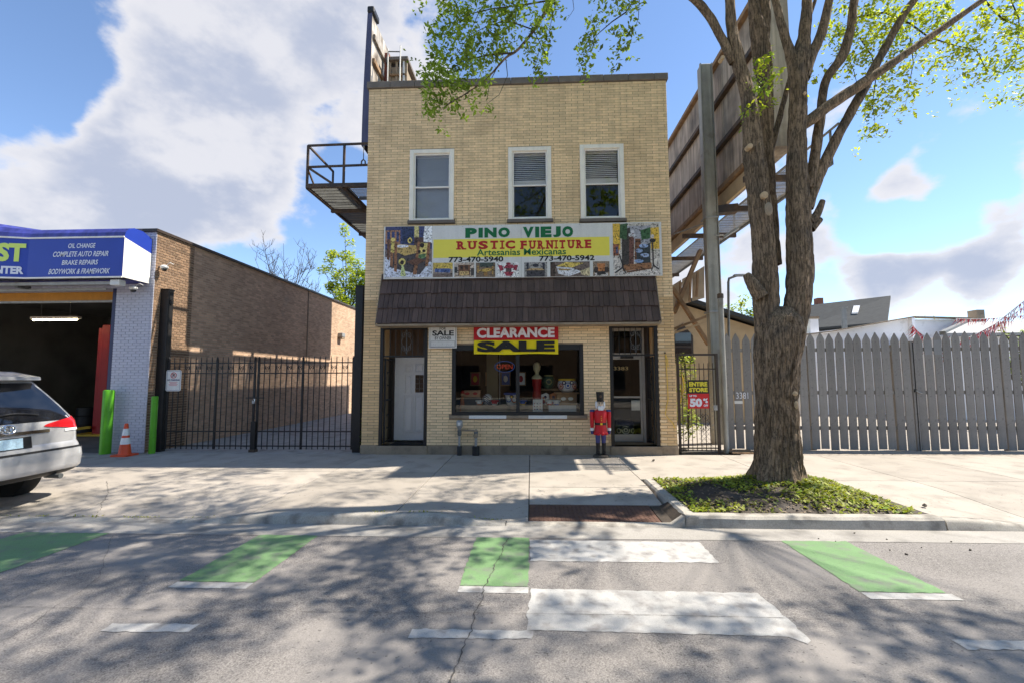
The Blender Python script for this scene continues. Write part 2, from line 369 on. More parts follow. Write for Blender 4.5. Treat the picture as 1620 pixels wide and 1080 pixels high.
def brick_rows(x0, x1, z0, z1, L, H, j, openings, rnd=None):
    """list of (x0,x1,z0,z1,full) brick faces of a running-bond wall clear of the openings"""
    out = []; k = 0; z = z0
    while z < z1-.02:
        zt = min(z+H-j, z1); x = x0-(L*.5 if k % 2 else 0)
        while x < x1:
            a, b = max(x, x0), min(x+L-j, x1)
            segs = [(a, b)] if b-a > .015 else []
            for (ox0, ox1, oz0, oz1) in openings:
                if zt <= oz0+.01 or z >= oz1-.01: continue
                ns = []
                for (p, q) in segs:
                    if q <= ox0 or p >= ox1: ns.append((p, q)); continue
                    if ox0-p > .02: ns.append((p, ox0-.004))
                    if q-ox1 > .02: ns.append((ox1+.004, q))
                segs = ns
            for p, q in segs: out.append((p, q, z, zt, abs(q-p-(L-j)) < .002 and abs(zt-z-(H-j)) < .002))
            x += L
        z += H; k += 1
    return out
def wall_cells(mb, x0, x1, z0, z1, y0, y1, openings):
    xs = sorted({x0, x1, *[v for o in openings for v in o[:2]]}); zs = sorted({z0, z1, *[v for o in openings for v in o[2:]]})
    xs = [v for v in xs if x0 <= v <= x1]; zs = [v for v in zs if z0 <= v <= z1]
    for i in range(len(zs)-1):
        run = None
        for k in range(len(xs)-1):
            cx, cz = (xs[k]+xs[k+1])/2, (zs[i]+zs[i+1])/2
            solid = not any(o[0] < cx < o[1] and o[2] < cz < o[3] for o in openings)
            if solid and run is None: run = xs[k]
            if run is not None and (not solid or k == len(xs)-2):
                mb.box(run, xs[k+1] if solid else xs[k], y0, y1, zs[i], zs[i+1]); run = None
# ================================================================== GROUND
ZR = -.12                                # road level
def sst(a, b, t):
    t = max(0, min(1, (t-a)/(b-a))); return t*t*(3-2*t)
def flush(x):
    if x < -3: return 1-sst(-4.7, -3.3, x)
    if x < 1.95: return sst(-1.5, -.25, x)
    if x < 5.25: return 0
    return sst(5.3, 6.9, x)
KY = -4.72
def zs(x, y):
    t = max(0, min(1, (y+2.9)/(KY+2.9))); return -.104*flush(x)*t*t*(3-2*t)
struct(MB().face([(-900, -900, -.4), (900, -900, -.4), (900, 1500, -.4), (-900, 1500, -.4)]).build('ground', 'concrete_old'))
road = struct(MB().face([(-90, -16.2, ZR), (90, -16.2, ZR), (90, -5.33, ZR), (-90, -5.33, ZR)]).build('road', 'asphalt'))
gut = MB()
gx = [-60, -40, -25] + [-14+.5*i for i in range(57)] + [25, 40, 60]
for a, b in zip(gx, gx[1:]):
    gut.face([(a, -5.34, ZR+.004), (b, -5.34, ZR+.004), (b, -4.80, ZR-.006), (a, -4.80, ZR-.006)])
gut.build('gutter', 'gutter_concrete')
struct(bpy.data.objects['gutter'])
# sidewalk slabs, each a piece of its own, over a dark bed
side = struct(MB().face([(-60, KY, -.16), (60, KY, -.16), (60, .2, -.16), (-60, .2, -.16)]).build('sidewalk', 'dark_gap'))
def slab(x0, x1, y0, y1, mt='concrete', name='concrete_slab', parent=side, j=.007, zf=zs, cuts=None):
    mb = MB(); nx = max(2, int((x1-x0)/.22)); ny = max(2, int(abs(y1-y0)/.2))
    x0 += j; x1 -= j; y0 += j; y1 -= j; n = 0; W_ = nx+1
    for i in range(ny+1):
        for k in range(nx+1):
            x = x0+(x1-x0)*k/nx; y = y0+(y1-y0)*i/ny; e = -.008 if (i in (0, ny) or k in (0, nx)) else 0
            mb.v.append((x, y, zf(x, y)+e*0))
    for i in range(ny):
        for k in range(nx): mb.f.append((i*W_+k, i*W_+k+1, (i+1)*W_+k+1, (i+1)*W_+k)); mb.m.append(0)
    rim = [(0, k) for k in range(nx+1)] + [(i, nx) for i in range(1, ny+1)] + [(ny, k) for k in range(nx-1, -1, -1)] + [(i, 0) for i in range(ny-1, 0, -1)]
    top = [i*W_+k for i, k in rim]; b = len(mb.v); mb.v += [(mb.v[t][0], mb.v[t][1], mb.v[t][2]-.07) for t in top]
    L_ = len(top)
    for i in range(L_): mb.f.append((top[(i+1) % L_], top[i], b+i, b+(i+1) % L_)); mb.m.append(0)
    return mb.build(name, mt, parent)
BX0, BX1, BY1 = 2.02, 5.22, -2.62        # planting bed
YJ = -3.21
for a, b in ((-33, -26), (-26, -19.5), (-19.5, -14.6), (-14.6, -11.6), (-11.6, -9.3), (-9.3, -6.6), (-6.6, -3.9), (-3.9, -1.85), (-1.85, -.05), (-.05, 1.93), (1.93, 4.4), (4.4, 6.6), (6.6, 8.6), (8.6, 10.8), (10.8, 13.2), (13.2, 18), (18, 24), (24, 32)):
    y0 = .02
    if b <= -3.9: rows = [(KY, -2.1), (-2.1, .02)]
    elif b <= -.05: rows = [(KY, .02)] if a > -3 else [(KY, -2.1), (-2.1, .02)]
    elif b <= 1.95: rows = [(-4.03, YJ), (YJ, .02)]
    elif b <= 4.5: rows = [(BY1, .02)]
    elif a < 5: rows = [(BY1, .02)]
    else: rows = [(KY, BY1), (BY1, .02)]
    for r0, r1 in rows: slab(a, b, r0, r1)
slab(BX1, 6.6, KY, BY1)
slab(-.05, 1.72, KY, -4.03, 'tactile', 'tactile_plate', zf=lambda x, y: zs(x, y)-.002)
pl = bpy.data.objects['tactile_plate']
dome = MB().lathe((0, 0, 0), [(.013, 0), (.011, .004), (.006, .0055)], 6)
dm = dome.mesh('dome', 'tactile'); k = 0
dd = MB()
for i in range(29):
    for q in range(11):
        x = -.02+.06*i; y = KY+.04+.06*q
        if k < 0: pass
        dd.lathe((x, y, zs(x, y)-.002), [(.015, 0), (.012, .005), (.006, .0065)], 6)
o = dd.build('truncated_dome', 'tactile', pl); o['kind'] = 'stuff'
slab(1.72, BX0, KY, -4.03, 'soil', 'gravel_patch', zf=lambda x, y: zs(x, y)+.012*noise.noise((x*9, y*9, 0)))
# kerb stones
kerb = struct(MB().face([(-60, KY-.01, -.17), (60, KY-.01, -.17), (60, KY-.13, -.17), (-60, KY-.13, -.17)]).build('kerb', 'dark_gap'))
def kerb_piece(x0, x1, top=None):
    mb = MB(); n = max(2, int((x1-x0)/.15)); prof = None
    for i in range(n+1):
        x = x0+.006+(x1-x0-.012)*i/n; zt = (top if top is not None else zs(x, KY)); zt = max(zt, ZR+.008); w = .012*noise.noise((x*3, 0, 1)); hgt = max(zt-ZR, .001)
        r = min(.035, hgt*.45)
        mb.v += [(x, KY-.004, zt), (x, KY-.10, zt), (x, KY-.125+w*.3, zt-r*.35), (x, KY-.14+w, zt-r), (x, KY-.165+w, ZR-.012), (x, KY-.004, ZR-.05)]
    for i in range(n):
        for k in range(5): mb.f.append((i*6+k, i*6+k+1, i*6+k+7, i*6+k+6)); mb.m.append(0)
    mb.f += [(0, 1, 2, 3, 4, 5), tuple(n*6+i for i in (5, 4, 3, 2, 1, 0))]; mb.m += [0, 0]
    return mb.build('kerb_stone', 'kerb_concrete', kerb, smooth=True)
for a, b in ((-33, -24), (-24, -15), (-15, -9.3), (-9.3, -4.75), (-4.75, -.35), (-.35, 1.98), (5.22, 9.0), (9, 13), (13, 22), (22, 32)): kerb_piece(a, b)
# far side of the street (only seen mirrored in the glass)
struct(MB().box(-60, 60, -20, -16.2, -.3, 0).build('far_pavement', 'concrete'))
struct(MB().face([(-60, -60, .0), (60, -60, .0), (60, -20, .0), (-60, -20, .0)]).build('far_lot', 'concrete_old'))
# alley, lots
struct(MB().face([(-9.6, .03, -.005), (-4.0, .03, -.005), (-4.0, 40, .05), (-9.6, 40, .05)]).build('alley', 'concrete_old'))
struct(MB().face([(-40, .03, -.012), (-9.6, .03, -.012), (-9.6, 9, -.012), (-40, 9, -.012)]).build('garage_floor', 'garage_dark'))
struct(MB().face([(3.3, .9, -.012), (60, .9, -.012), (60, 60, -.012), (3.3, 60, -.012)]).build('back_lot', 'concrete'))
pv = struct(MB().face([(3.45, .02, -.03), (33, .02, -.03), (33, .9, -.03), (3.45, .9, -.03)]).build('paver_strip', 'dark_gap'))
pm = MB().bbox(-.098, .098, -.03, .03, -.048, .048, .004)
pme = MB(); pme.v = [(x, z, -y-.03) for x, y, z in pm.v]; pme.f = pm.f; pme.m = pm.m; pmesh = pme.mesh('paver', 'paver')
nb = 0; rest = MB()
for i in range(44):
    for k in range(8):
        x = 5.0+.2*i+(.1 if k % 2 else 0); y = .075+.1*k
        if nb < 300: inst('paver', pmesh, (x, y, .002), pv); nb += 1
        else: rest.box(x-.098, x+.098, y-.048, y+.048, -.06, .002)
for i in range(44, 130):
    for k in range(8):
        x = 5.0+.2*i+(.1 if k % 2 else 0); y = .075+.1*k; rest.box(x-.098, x+.098, y-.048, y+.048, -.06, .002)
o = rest.build('paver', 'paver', pv); o['kind'] = 'stuff'
# ---- road markings
def mark(name, poly, mt, label, cat, z=ZR+.004, rag=.022, group=None):
    mb = MB(); pts = []
    for i in range(len(poly)):
        a = Vector((*poly[i], 0)); b = Vector((*poly[(i+1) % len(poly)], 0)); n = max(2, int((b-a).length/.05)); nn = (b-a).orthogonal().normalized(); nn = Vector((-(b-a).y, (b-a).x, 0)).normalized()
        for k in range(n):
            p = a.lerp(b, k/n); w = rag*noise.noise((p.x*14, p.y*14, 3)); pts.append((p.x+nn.x*w, p.y+nn.y*w, z))
    mb.face(pts); o = mb.build(name, mt); tag(o, label, cat, group); return o
GX = [(-6.45, -5.32, 'green bike lane patch cut by the left edge of the photo'), (-3.38, -2.64, 'green bike lane patch with white end bar, second from left'), (-.68, -.04, 'green bike lane patch touching the zebra crossing'), (2.93, 3.68, 'faded green bike lane patch right of the zebra crossing')]
for a, b, l in GX:
    mark('green_patch', [(a, -6.62), (b, -6.62), (b, -5.33), (a, -5.33)], 'paint_green', l, 'road marking', group='green bike lane patches')
for a, b, l in ((-3.38, -2.64, 'short white bar below the second green patch'), (-.68, -.04, 'short white bar below the green patch at the crossing'), (2.93, 3.71, 'short white bar below the right green patch')):
    mark('white_bar', [(a, -6.755), (b, -6.755), (b, -6.635), (a, -6.635)], 'paint_white', l, 'road marking', rag=.006, group='white bars under the green patches')
mark('crossing_stripe', [(-.03, -6.03), (1.94, -6.01), (1.95, -5.41), (-.03, -5.40)], 'paint_white', 'worn white zebra stripe nearest the kerb', 'road marking', group='zebra crossing stripes')
mark('crossing_stripe', [(-.05, -7.35), (1.90, -7.37), (1.98, -7.46), (2.04, -7.42), (2.01, -6.68), (-.02, -6.66)], 'paint_white', 'broad white zebra stripe farther from the kerb', 'road marking', group='zebra crossing stripes')
for a, b, l in ((-3.32, -2.62, 'white lane dash at lower left of the road'), (-.93, 0, 'white lane dash across the road crack'), (3.06, 4.0, 'white lane dash at the right edge of the photo')):
    mark('lane_dash', [(a, -7.49), (b-.0, -7.47), (b, -7.36), (a, -7.37)], 'paint_white', l, 'road marking', group='white lane dashes')
# crack in the asphalt
def crack(pts, w, name, label, zf=lambda x, y: ZR+.008):
    mb = MB(); q = []
    for i in range(len(pts)-1):
        a, b = Vector((*pts[i], 0)), Vector((*pts[i+1], 0)); n = max(2, int((b-a).length/.03))
        for k in range(n):
            p = a.lerp(b, k/n); q.append(p+Vector((.022*noise.noise((p.x*20, p.y*20, 0))+.05*noise.noise((p.y*4, 1, 0)), 0, 0)))
    for i in range(len(q)-1):
        wa = w*(.35+abs(noise.noise((i*.4, 0, 0)))*1.4); wb = w*(.35+abs(noise.noise((i*.4+.4, 0, 0)))*1.4)
        t_ = (q[i+1]-q[i]).normalized(); nx_, ny_ = -t_.y, t_.x
        mb.face([(q[i].x-wa*nx_, q[i].y-wa*ny_, zf(q[i].x, q[i].y)), (q[i].x+wa*nx_, q[i].y+wa*ny_, zf(q[i].x, q[i].y)), (q[i+1].x+wb*nx_, q[i+1].y+wb*ny_, zf(q[i+1].x, q[i+1].y)), (q[i+1].x-wb*nx_, q[i+1].y-wb*ny_, zf(q[i+1].x, q[i+1].y))])
    return tag(mb.build(name, mat('crack_fill', (.075, .068, .062), var=.3, scale=12)), label, 'crack')
crack([(-.30, -5.35), (-.36, -6.0), (-.44, -6.6), (-.47, -7.2), (-.50, -7.6), (-.55, -8.6), (-.6, -10)], .006, 'road_crack', 'dark jagged crack running down the asphalt through the green patch')
sw_z = lambda x, y: zs(x, y)+.003
crack([(-1.25, -4.68), (-.7, -4.0), (-.08, -3.3)], .003, 'sidewalk_crack', 'thin diagonal crack across the sidewalk slab left of the crossing ramp', sw_z)
crack([(-7.6, -3.0), (-6.9, -3.7), (-6.2, -4.6)], .004, 'sidewalk_crack', 'crack slanting across the driveway apron near the minivan', sw_z)
crack([(8.7, -1.2), (9.4, -2.4), (9.6, -4.4)], .003, 'sidewalk_crack', 'hairline crack in the sunny slab before the picket fence', sw_z)
crack([(-7, -7.12), (-3, -7.16), (1, -7.10), (6, -7.14)], .0028, 'road_seam', 'thin paving seam running along the road beside the dashes')
crack([(-5.2, -5.4), (-4.2, -6.6), (-3.9, -7.6), (-4.6, -9)], .003, 'road_crack', 'fine crack in the asphalt left of the second green patch')
jw = MB(); rj = random.Random(8)
for i in range(420):
    x = rj.choice((rj.uniform(-9.5, -4.2), rj.uniform(-2.2, -.2), rj.uniform(-7, -5))); y = KY+rj.gauss(0, .012); z = zs(x, KY)+rj.uniform(0, .02); a = rj.uniform(0, 6.28); s_ = rj.uniform(.006, .018)
    c = Vector((x, y, z)); d = Vector((math.cos(a), math.sin(a), rj.uniform(.2, 1.2)))*s_; e = Vector((-math.sin(a), math.cos(a), 0))*s_*.5
    if noise.noise((x*2.5, 0, 0)) > -.05: jw.face([c-d, c+e, c+d, c-e])
tag(jw.build('joint_weeds', 'weed_leaf'), 'tiny weeds growing in the kerb joint', 'weeds', None, 'stuff')
# planting bed
bed = thing('planting_bed', 'raised kerbed planting bed of weeds around the street tree', 'planting bed', (3.7, -3.7, 0))
kb = MB()
def kerbring(mb, pts, w, z0, z1):
    for i in range(len(pts)-1):
        a, b = Vector((*pts[i], 0)), Vector((*pts[i+1], 0)); d = (b-a); nrm = Vector((-d.y, d.x, 0)).normalized()*w; n = int(d.length/.15)
        for k in range(n):
            p = a.lerp(b, k/n); q = a.lerp(b, (k+1)/n); f = lambda t: .01*noise.noise((t.x*3, t.y*3, 0))
            P0 = [(p.x, p.y, z0), (p.x+nrm.x*.12, p.y+nrm.y*.12, z1-.03+f(p)), (p.x+nrm.x*.3, p.y+nrm.y*.3, z1+f(p)), (p.x+nrm.x, p.y+nrm.y, z1+f(p)), (p.x+nrm.x, p.y+nrm.y, z0)]
            Q0 = [(q.x, q.y, z0), (q.x+nrm.x*.12, q.y+nrm.y*.12, z1-.03+f(q)), (q.x+nrm.x*.3, q.y+nrm.y*.3, z1+f(q)), (q.x+nrm.x, q.y+nrm.y, z1+f(q)), (q.x+nrm.x, q.y+nrm.y, z0)]
            for t in range(4): mb.face([P0[t], Q0[t], Q0[t+1], P0[t+1]])
            if k == 0: mb.face(P0)
            if k == n-1: mb.face(Q0[::-1])
kerbring(kb, [(2.0, KY-.17), (5.20, KY-.17)], .2, ZR-.02, .015); kb.build('front_kerb', 'kerb_concrete', bed, smooth=True)
kb = MB(); kerbring(kb, [(1.97, -2.63), (1.97, KY-.16)], .17, ZR-.02, .012); kb.build('side_kerb', 'kerb_concrete', bed, smooth=True)
TX, TY = 4.02, -3.25                      # tree foot
def bz(x, y):
    e = min(x-2.1, 5.3-x, y+4.75, -2.55-y); r = math.hypot(x-TX, y-TY)
    return .0+.09*sst(0, .7, e)+.10*math.exp(-(r/.7)**2)+.035*noise.noise((x*4, y*4, 2))*sst(0, .3, e)
sm = MB(); nx, ny = 60, 40
def bedx(y): return 5.42-.25*sst(-3.4, -4.7, y)*0
for i in range(ny+1):
    for k in range(nx+1):
        y = KY+.03+(-2.62-KY-.03)*i/ny; x = 2.12+(5.23-2.12)*k/nx; sm.v.append((x, y, bz(x, y)-.004))
for i in range(ny):
    for k in range(nx): sm.f.append((i*(nx+1)+k, i*(nx+1)+k+1, (i+1)*(nx+1)+k+1, (i+1)*(nx+1)+k)); sm.m.append(0)
sm.build('soil', 'soil', bed, smooth=True)
wd = MB(); r = random.Random(3)
for i in range(16000):
    x = r.uniform(2.14, 5.10-.12*r.random()); y = r.uniform(KY+.06, -2.64)
    dens_ = .42+1.15*noise.noise((x*1.3+4, y*1.6, 5))+.35*sst(3.6, 5.2, x)-.55*math.exp(-((x-3.1)**2/.5+(y+4.1)**2/.10))+.3*sst(-3.4, -2.7, y)
    if r.random() > dens_: continue
    z = bz(x, y); s_ = r.choice((.010, .014, .02, .028, .04))*r.uniform(.8, 1.3); a = r.uniform(0, 6.28); tl = r.uniform(.1, .9); h = z+r.uniform(0, .045)
    d = Vector((math.cos(a), math.sin(a), tl)).normalized()*s_; e = Vector((-math.sin(a), math.cos(a), r.uniform(-.3, .3)))*s_*.55
    c = Vector((x, y, h)); wd.face([c-d, c+e, c+d, c-e], 0 if r.random() < .8 else 1)
for i in range(1500):
    x = r.uniform(2.14, 5.10-.12*r.random()); y = r.uniform(KY+.06, -2.64); c = Vector((x, y, bz(x, y)+.012)); s_ = r.uniform(.01, .04); a = r.uniform(0, 6.28)
    d = Vector((math.cos(a), math.sin(a), r.uniform(-.3, .5)))*s_; e = Vector((-math.sin(a), math.cos(a), r.uniform(-.3, .3)))*s_*r.uniform(.2, .7); wd.face([c-d, c+e, c+d, c-e], 2)
o = wd.build('weeds', ['weed_leaf', 'leaf_green', mat('dead_leaf', (.20, .15, .10), var=.3, island=.4)], bed); o['kind'] = 'stuff'
# small clods and litter
cl = MB().ell((0, 0, .01), .03, .02, .016, 7, 5)
for v in range(len(cl.v)):
    x, y, z = cl.v[v]; w = 1+.5*noise.noise((x*60, y*60, z*60)); cl.v[v] = (x*w, y*w, z*w)
clm = cl.mesh('soil_clod', 'soil')
for (px, py) in ((1295, 852), (1322, 856), (1403, 853), (1505, 857), (1352, 843), (1458, 866), (1434, 877), (1408, 870), (1535, 870)):
    p = G(px, py, ZR); o = inst('soil_clod', clm, (p.x, p.y, ZR+.003), None, (0, 0, RND.uniform(0, 6)))
    f = RND.uniform(.3, .6); o.scale = (f, f, f); tag(o, 'small dark clod of soil lying on the asphalt near the gutter', 'soil clod', 'soil clods on the road')
for px, py, l in ((1418, 808, 'dark clod of soil on top of the planting bed kerb'), (1463, 800, 'small clod of soil on the sidewalk beside the bed kerb'), (1034, 728, 'dry curled leaf on the sidewalk before the right doorway')):
    p = G(px, py, .015); o = inst('soil_clod', clm, (p.x, p.y, .016), None, (0, 0, 1)); o.scale = (1.6, 1.4, 1.2); tag(o, l, 'debris')
# ================================================================== SHOP BUILDING
BXL, BXR, BH = -4.12, 3.42, 9.22
shop = thing('shop_building', 'two storey buff brick shop building with brown shingled canopy', 'building', ((BXL+BXR)/2, 4, 0))
WIN = [RC(649, 238, 718, 349, 0), RC(804, 234, 873, 347, 0), RC(917, 230, 989, 346, 0)]
SW = RC(715.4, 546, 924, 656, 0)
D1 = (-3.70, -2.53, .20, 3.12); D2 = (1.88, 3.02, .20, 3.12)
OPEN = WIN+[SW, D1, D2]
wl_ = MB(); wall_cells(wl_, BXL, BXR, 0, BH, .006, .28, OPEN)
wl_.box(BXL, BXL+.28, .281, 14, 0, BH-.3); wl_.box(BXR-.28, BXR, .281, 14, 0, BH-.3); wl_.box(BXL+.281, BXR-.281, 13.7, 14, 0, BH-.3)
wall = wl_.build('wall', 'mortar_brown', shop)
FB_L, FB_H, JT = .3048, .0677, .010
full = MB().bbox(-(FB_L-JT)/2, (FB_L-JT)/2, -.006, .02, -(FB_H-JT)/2, (FB_H-JT)/2, .003)
fm1 = full.mesh('brick', 'brick_buff'); fm2 = full.mesh('brick', 'brick_orange')
rest = MB(); cnt = 0
sillops = [(w[0]-.03, w[1]+.03, w[2]-.09, w[2]) for w in WIN] + [(SW[0]-.06, SW[1]+.08, SW[2]-.09, SW[2])]
rows = brick_rows(BXL, BXR, .215, BH-.01, FB_L, FB_H, JT, OPEN+sillops)
cand = [i for i, b in enumerate(rows) if b[4] and .2 < b[2] < 3.05]
pick = set(RND.sample(cand, min(300, len(cand))))
for i, (a, b, z, zt, fl) in enumerate(rows):
    orange = zt < 3.75 and (b < -3.66 or a > 3.04)
    if i in pick: inst('brick', fm2 if orange else fm1, ((a+b)/2, RND.uniform(-.0015, .0015), (z+zt)/2), wall)
    else:
        rest.k = 1 if orange else 0; y = RND.uniform(-.0015, .0015); rest.bbox(a, b, -.006+y, .02, z, zt, .003)
o = rest.build('brick', ['brick_buff', 'brick_orange'], wall); o['kind'] = 'stuff'
# plinth, steps, coping, roof
mb = MB(); mb.box(BXL-.02, D1[0]-.03, -.03, .02, -.05, .212); mb.box(D1[1]+.03, D2[0]-.03, -.05, .02, -.05, .205); mb.box(D2[1]+.03, BXR+.01, -.03, .02, -.05, .212); mb.build('plinth', 'limestone', shop, bevel=.008)
MB().box(D1[0]-.03, D1[1]+.03, -.07, .75, -.05, .2).build('step', 'limestone', shop, bevel=.008)
MB().box(D2[0]-.03, D2[1]+.03, -.07, .75, -.05, .2).build('step', 'limestone', shop, bevel=.008)
cx = BXL-.05; r = random.Random(5)
while cx < BXR+.04:
    w = min(r.uniform(.55, .65), BXR+.05-cx)
    MB().box(cx, cx+w-.006, -.055, .32, BH, BH+.17+r.uniform(-.004, .004)).build('coping_stone', 'coping_stone', shop, bevel=.01); cx += w
MB().box(BXL+.28, BXR-.28, .28, 13.7, BH-.9, BH-.7).build('roof', 'coping_stone', shop)
# interior rooms
def room(x0, x1, y0, y1, z0, z1, mt, name, parent):
    mb = MB()
    mb.face([(x0, y1, z0), (x1, y1, z0), (x1, y1, z1), (x0, y1, z1)]); mb.face([(x0, y0, z0), (x0, y1, z0), (x0, y1, z1), (x0, y0, z1)]); mb.face([(x1, y1, z0), (x1, y0, z0), (x1, y0, z1), (x1, y1, z1)])
    mb.face([(x0, y0, z0), (x1, y0, z0), (x1, y1, z0), (x0, y1, z0)]); mb.face([(x0, y1, z1), (x1, y1, z1), (x1, y0, z1), (x0, y0, z1)])
    return mb.build(name, mt, parent)
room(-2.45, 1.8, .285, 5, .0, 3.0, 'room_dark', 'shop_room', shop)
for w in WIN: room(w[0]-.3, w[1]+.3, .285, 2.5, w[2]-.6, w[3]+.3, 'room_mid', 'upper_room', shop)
# ---- upper windows
def window(w, blind):
    x0, x1, z0, z1 = w; fr = MB(); t = .105
    for (a, b, c, d) in ((x0, x0+t, z0, z1), (x1-t, x1, z0, z1), (x0+t, x1-t, z1-t, z1), (x0+t, x1-t, z0, z0+.05)):
        fr.bbox(a, b, -.035, .12, c, d, .012)
    f = fr.build('window', 'white_frame', shop)
    mb = MB().box(x0-.03, x1+.03, -.07, .1, z0-.085, z0-.004); mb.build('sill', 'coping_stone', f, bevel=.008)
    ix0, ix1, iz0, iz1 = x0+t, x1-t, z0+.05, z1-t; zm = (iz0+iz1)/2-.02
    for (c, d, y) in ((zm-.02, iz1, .03), (iz0, zm+.03, .055)):
        s_ = MB(); e = .035
        for (a, b, p, q) in ((ix0, ix0+e, c, d), (ix1-e, ix1, c, d), (ix0+e, ix1-e, d-e, d), (ix0+e, ix1-e, c, c+e)): s_.bbox(a, b, y-.015, y+.02, p, q, .004)
        s_.build('sash', 'white_vinyl', f)
        MB().face([(ix0+e-.005, y+.004, c+e-.005), (ix1-e+.005, y+.004, c+e-.005), (ix1-e+.005, y+.004, d-e+.005), (ix0+e-.005, y+.004, d-e+.005)]).build('pane', GL, f)
    bl = MB(); z = iz1-.04; low = iz0+.03 if blind == 0 else iz1-(iz1-zm)*.80
    st, tl = (.022, .029) if blind == 0 else (.050, .040)
    while z > low:
        bl.face([(ix0+.04, .135, z-tl*.9), (ix1-.04, .135, z-tl*.9), (ix1-.04, .155, z), (ix0+.04, .155, z)]); z -= st
    if blind: bl.box(ix0+.04, ix1-.04, .13, .165, low-.13, low-.01)
    bl.box(ix0+.03, ix1-.03, .125, .17, iz1-.04, iz1)
    bl.build('blind', 'blind_white' if blind == 0 else 'white_vinyl', f)
for i, w in enumerate(WIN): window(w, i)
# ---- shop window
x0, x1, z0, z1 = SW
mb = MB(); t = .085
for (a, b, c, d) in ((x0, x0+t, z0, z1), (x1-t, x1, z0, z1), (x0+t, x1-t, z1-.13, z1), (x0+t, x1-t, z0, z0+.07)): mb.bbox(a, b, -.02, .14, c, d, .008)
xm = P(819, 600, 0).x; mb.bbox(xm-.042, xm+.042, -.012, .13, z0+.07, z1-.13, .006)
sw = mb.build('shop_window', 'black_frame', shop)
for a, b in ((x0+t, xm-.042), (xm+.042, x1-t)):
    MB().face([(a, .06, z0+.07), (b, .06, z0+.07), (b, .06, z1-.13), (a, .06, z1-.13)]).build('pane', GLS, sw)
mb = MB().box(x0-.05, x1+.07, -.05, .12, z0-.075, z0-.003); mb.build('sill', 'limestone', sw, bevel=.006)
for a, b in ((742, 801), (836, 897)):
    q = RC(a, 657, b, 662, -.055); MB().box(q[0], q[1], -.058, .05, z0-.078, z0-.0015).build('sill_patch', 'sign_white', sw)
# ---- canopy
CX0, CX1 = -3.66, 2.98; CY0, CZ0, CY1, CZ1 = -.06, 4.36, -.47, 3.08
can = MB(); can.prism([(.004-.012, CZ0-.02), (CY0, CZ0-.02), (CY1+.03, CZ1), (-.012, CZ1)], CX0+.02, CX1-.02, 'x'); canopy = can.build('canopy', 'shingle_brown', shop)
mb = MB().box(CX0-.005, CX1+.005, CY1-.012, -.010, CZ1-.05, CZ1-.004); mb.build('soffit', 'limestone', canopy)
r = random.Random(11); rowsz = [4.36, 4.21, 3.87, 3.49, 3.10]
def cyz(z): t = (CZ0-z)/(CZ0-CZ1); return CY0+(CY1-CY0)*t
for ri in range(4):
    zt, zb = rowsz[ri], rowsz[ri+1]; x = CX0
    while x < CX1-.01:
        w = r.choice((.085, .11, .14, .15, .17, .13)); w = min(w, CX1-x)
        if CX1-(x+w) < .05: w = CX1-x
        e = r.uniform(-.006, .006); zb2 = zb+r.uniform(-.012, .008)-(0.02 if ri < 3 else 0); yt, yb = cyz(zt)-.002, cyz(zb2)-.036-e
        g = .004; s_ = MB(); A = [(x+g, yt, zt), (x+w-g, yt, zt), (x+w-g, yb, zb2), (x+g, yb, zb2)]; B = [(p[0], p[1]+.03, p[2]) for p in A]
        s_.face([A[3], A[2], A[1], A[0]]); s_.face([B[3], B[2], A[2], A[3]]); s_.face([A[0], B[0], B[3], A[3]]); s_.face([B[1], A[1], A[2], B[2]])
        s_.build('shingle', 'shingle_brown', canopy); x += w
for X in (CX0-.012, CX1+.002): MB().prism([(CY0-.03, CZ0), (CY1-.035, CZ1-.01), (CY1+.02, CZ1-.01), (CY0+.03, CZ0)], X, X+.012, 'x').build('edge_trim', 'limestone', canopy)
# ---- left doorway: white panelled door, folded security gate
def reveal(D, depth, nm):
    x0, x1, z0, z1 = D; mb = MB(); mb.box(x0-.001, x0+.02, .02, depth, z0, z1); mb.box(x1-.02, x1+.001, .02, depth, z0, z1); mb.box(x0+.02, x1-.02, .02, depth, z1-.05, z1-.001)
    return mb.build(nm, 'brick_orange', shop)
reveal(D1, .8, 'doorway_lining'); reveal(D2, .8, 'doorway_lining')
MB().box(D1[0]+.021, D1[1]-.021, .66, .80, 2.36, 3.06).build('transom_panel', mat('wood_dark', (.10, .062, .038), streak=.25), shop)
MB().box(D1[0]+.021, D1[0]+.16, .64, .80, .2, 2.36).build('door_jamb', 'brown_metal', shop)
dx0, dx1, dz0, dz1 = D1[0]+.165, D1[1]-.021, .24, 2.35
MB().box(dx0, dx1, .69, .735, dz0, dz1).build('door', 'door_white', shop)
door = bpy.data.objects['door']
W_ = dx1-dx0; H_ = dz1-dz0
def panel(a, b, c, d, arch=False):
    mb = MB(); X0, X1, Z0, Z1 = dx0+W_*a, dx0+W_*b, dz0+H_*c, dz0+H_*d; t = .018
    for q in ((X0, X0+t, Z0, Z1), (X1-t, X1, Z0, Z1), (X0+t, X1-t, Z0, Z0+t), (X0+t, X1-t, Z1-t, Z1)): mb.bbox(q[0], q[1], .668, .70, q[2], q[3], .010)
    mb.bbox(X0+.04, X1-.04, .674, .70, Z0+.04, Z1-.04, .014); mb.build('door_panel', 'door_white', door)
panel(.28, .46, .82, .92); panel(.54, .78, .82, .92); panel(.28, .46, .56, .79); panel(.84, .97, .56, .79); panel(.25, .50, .09, .54); panel(.54, .79, .09, .54)
X0, X1, Z0, Z1 = dx0+W_*.52, dx0+W_*.80, dz0+H_*.56, dz0+H_*.80
mb = MB()
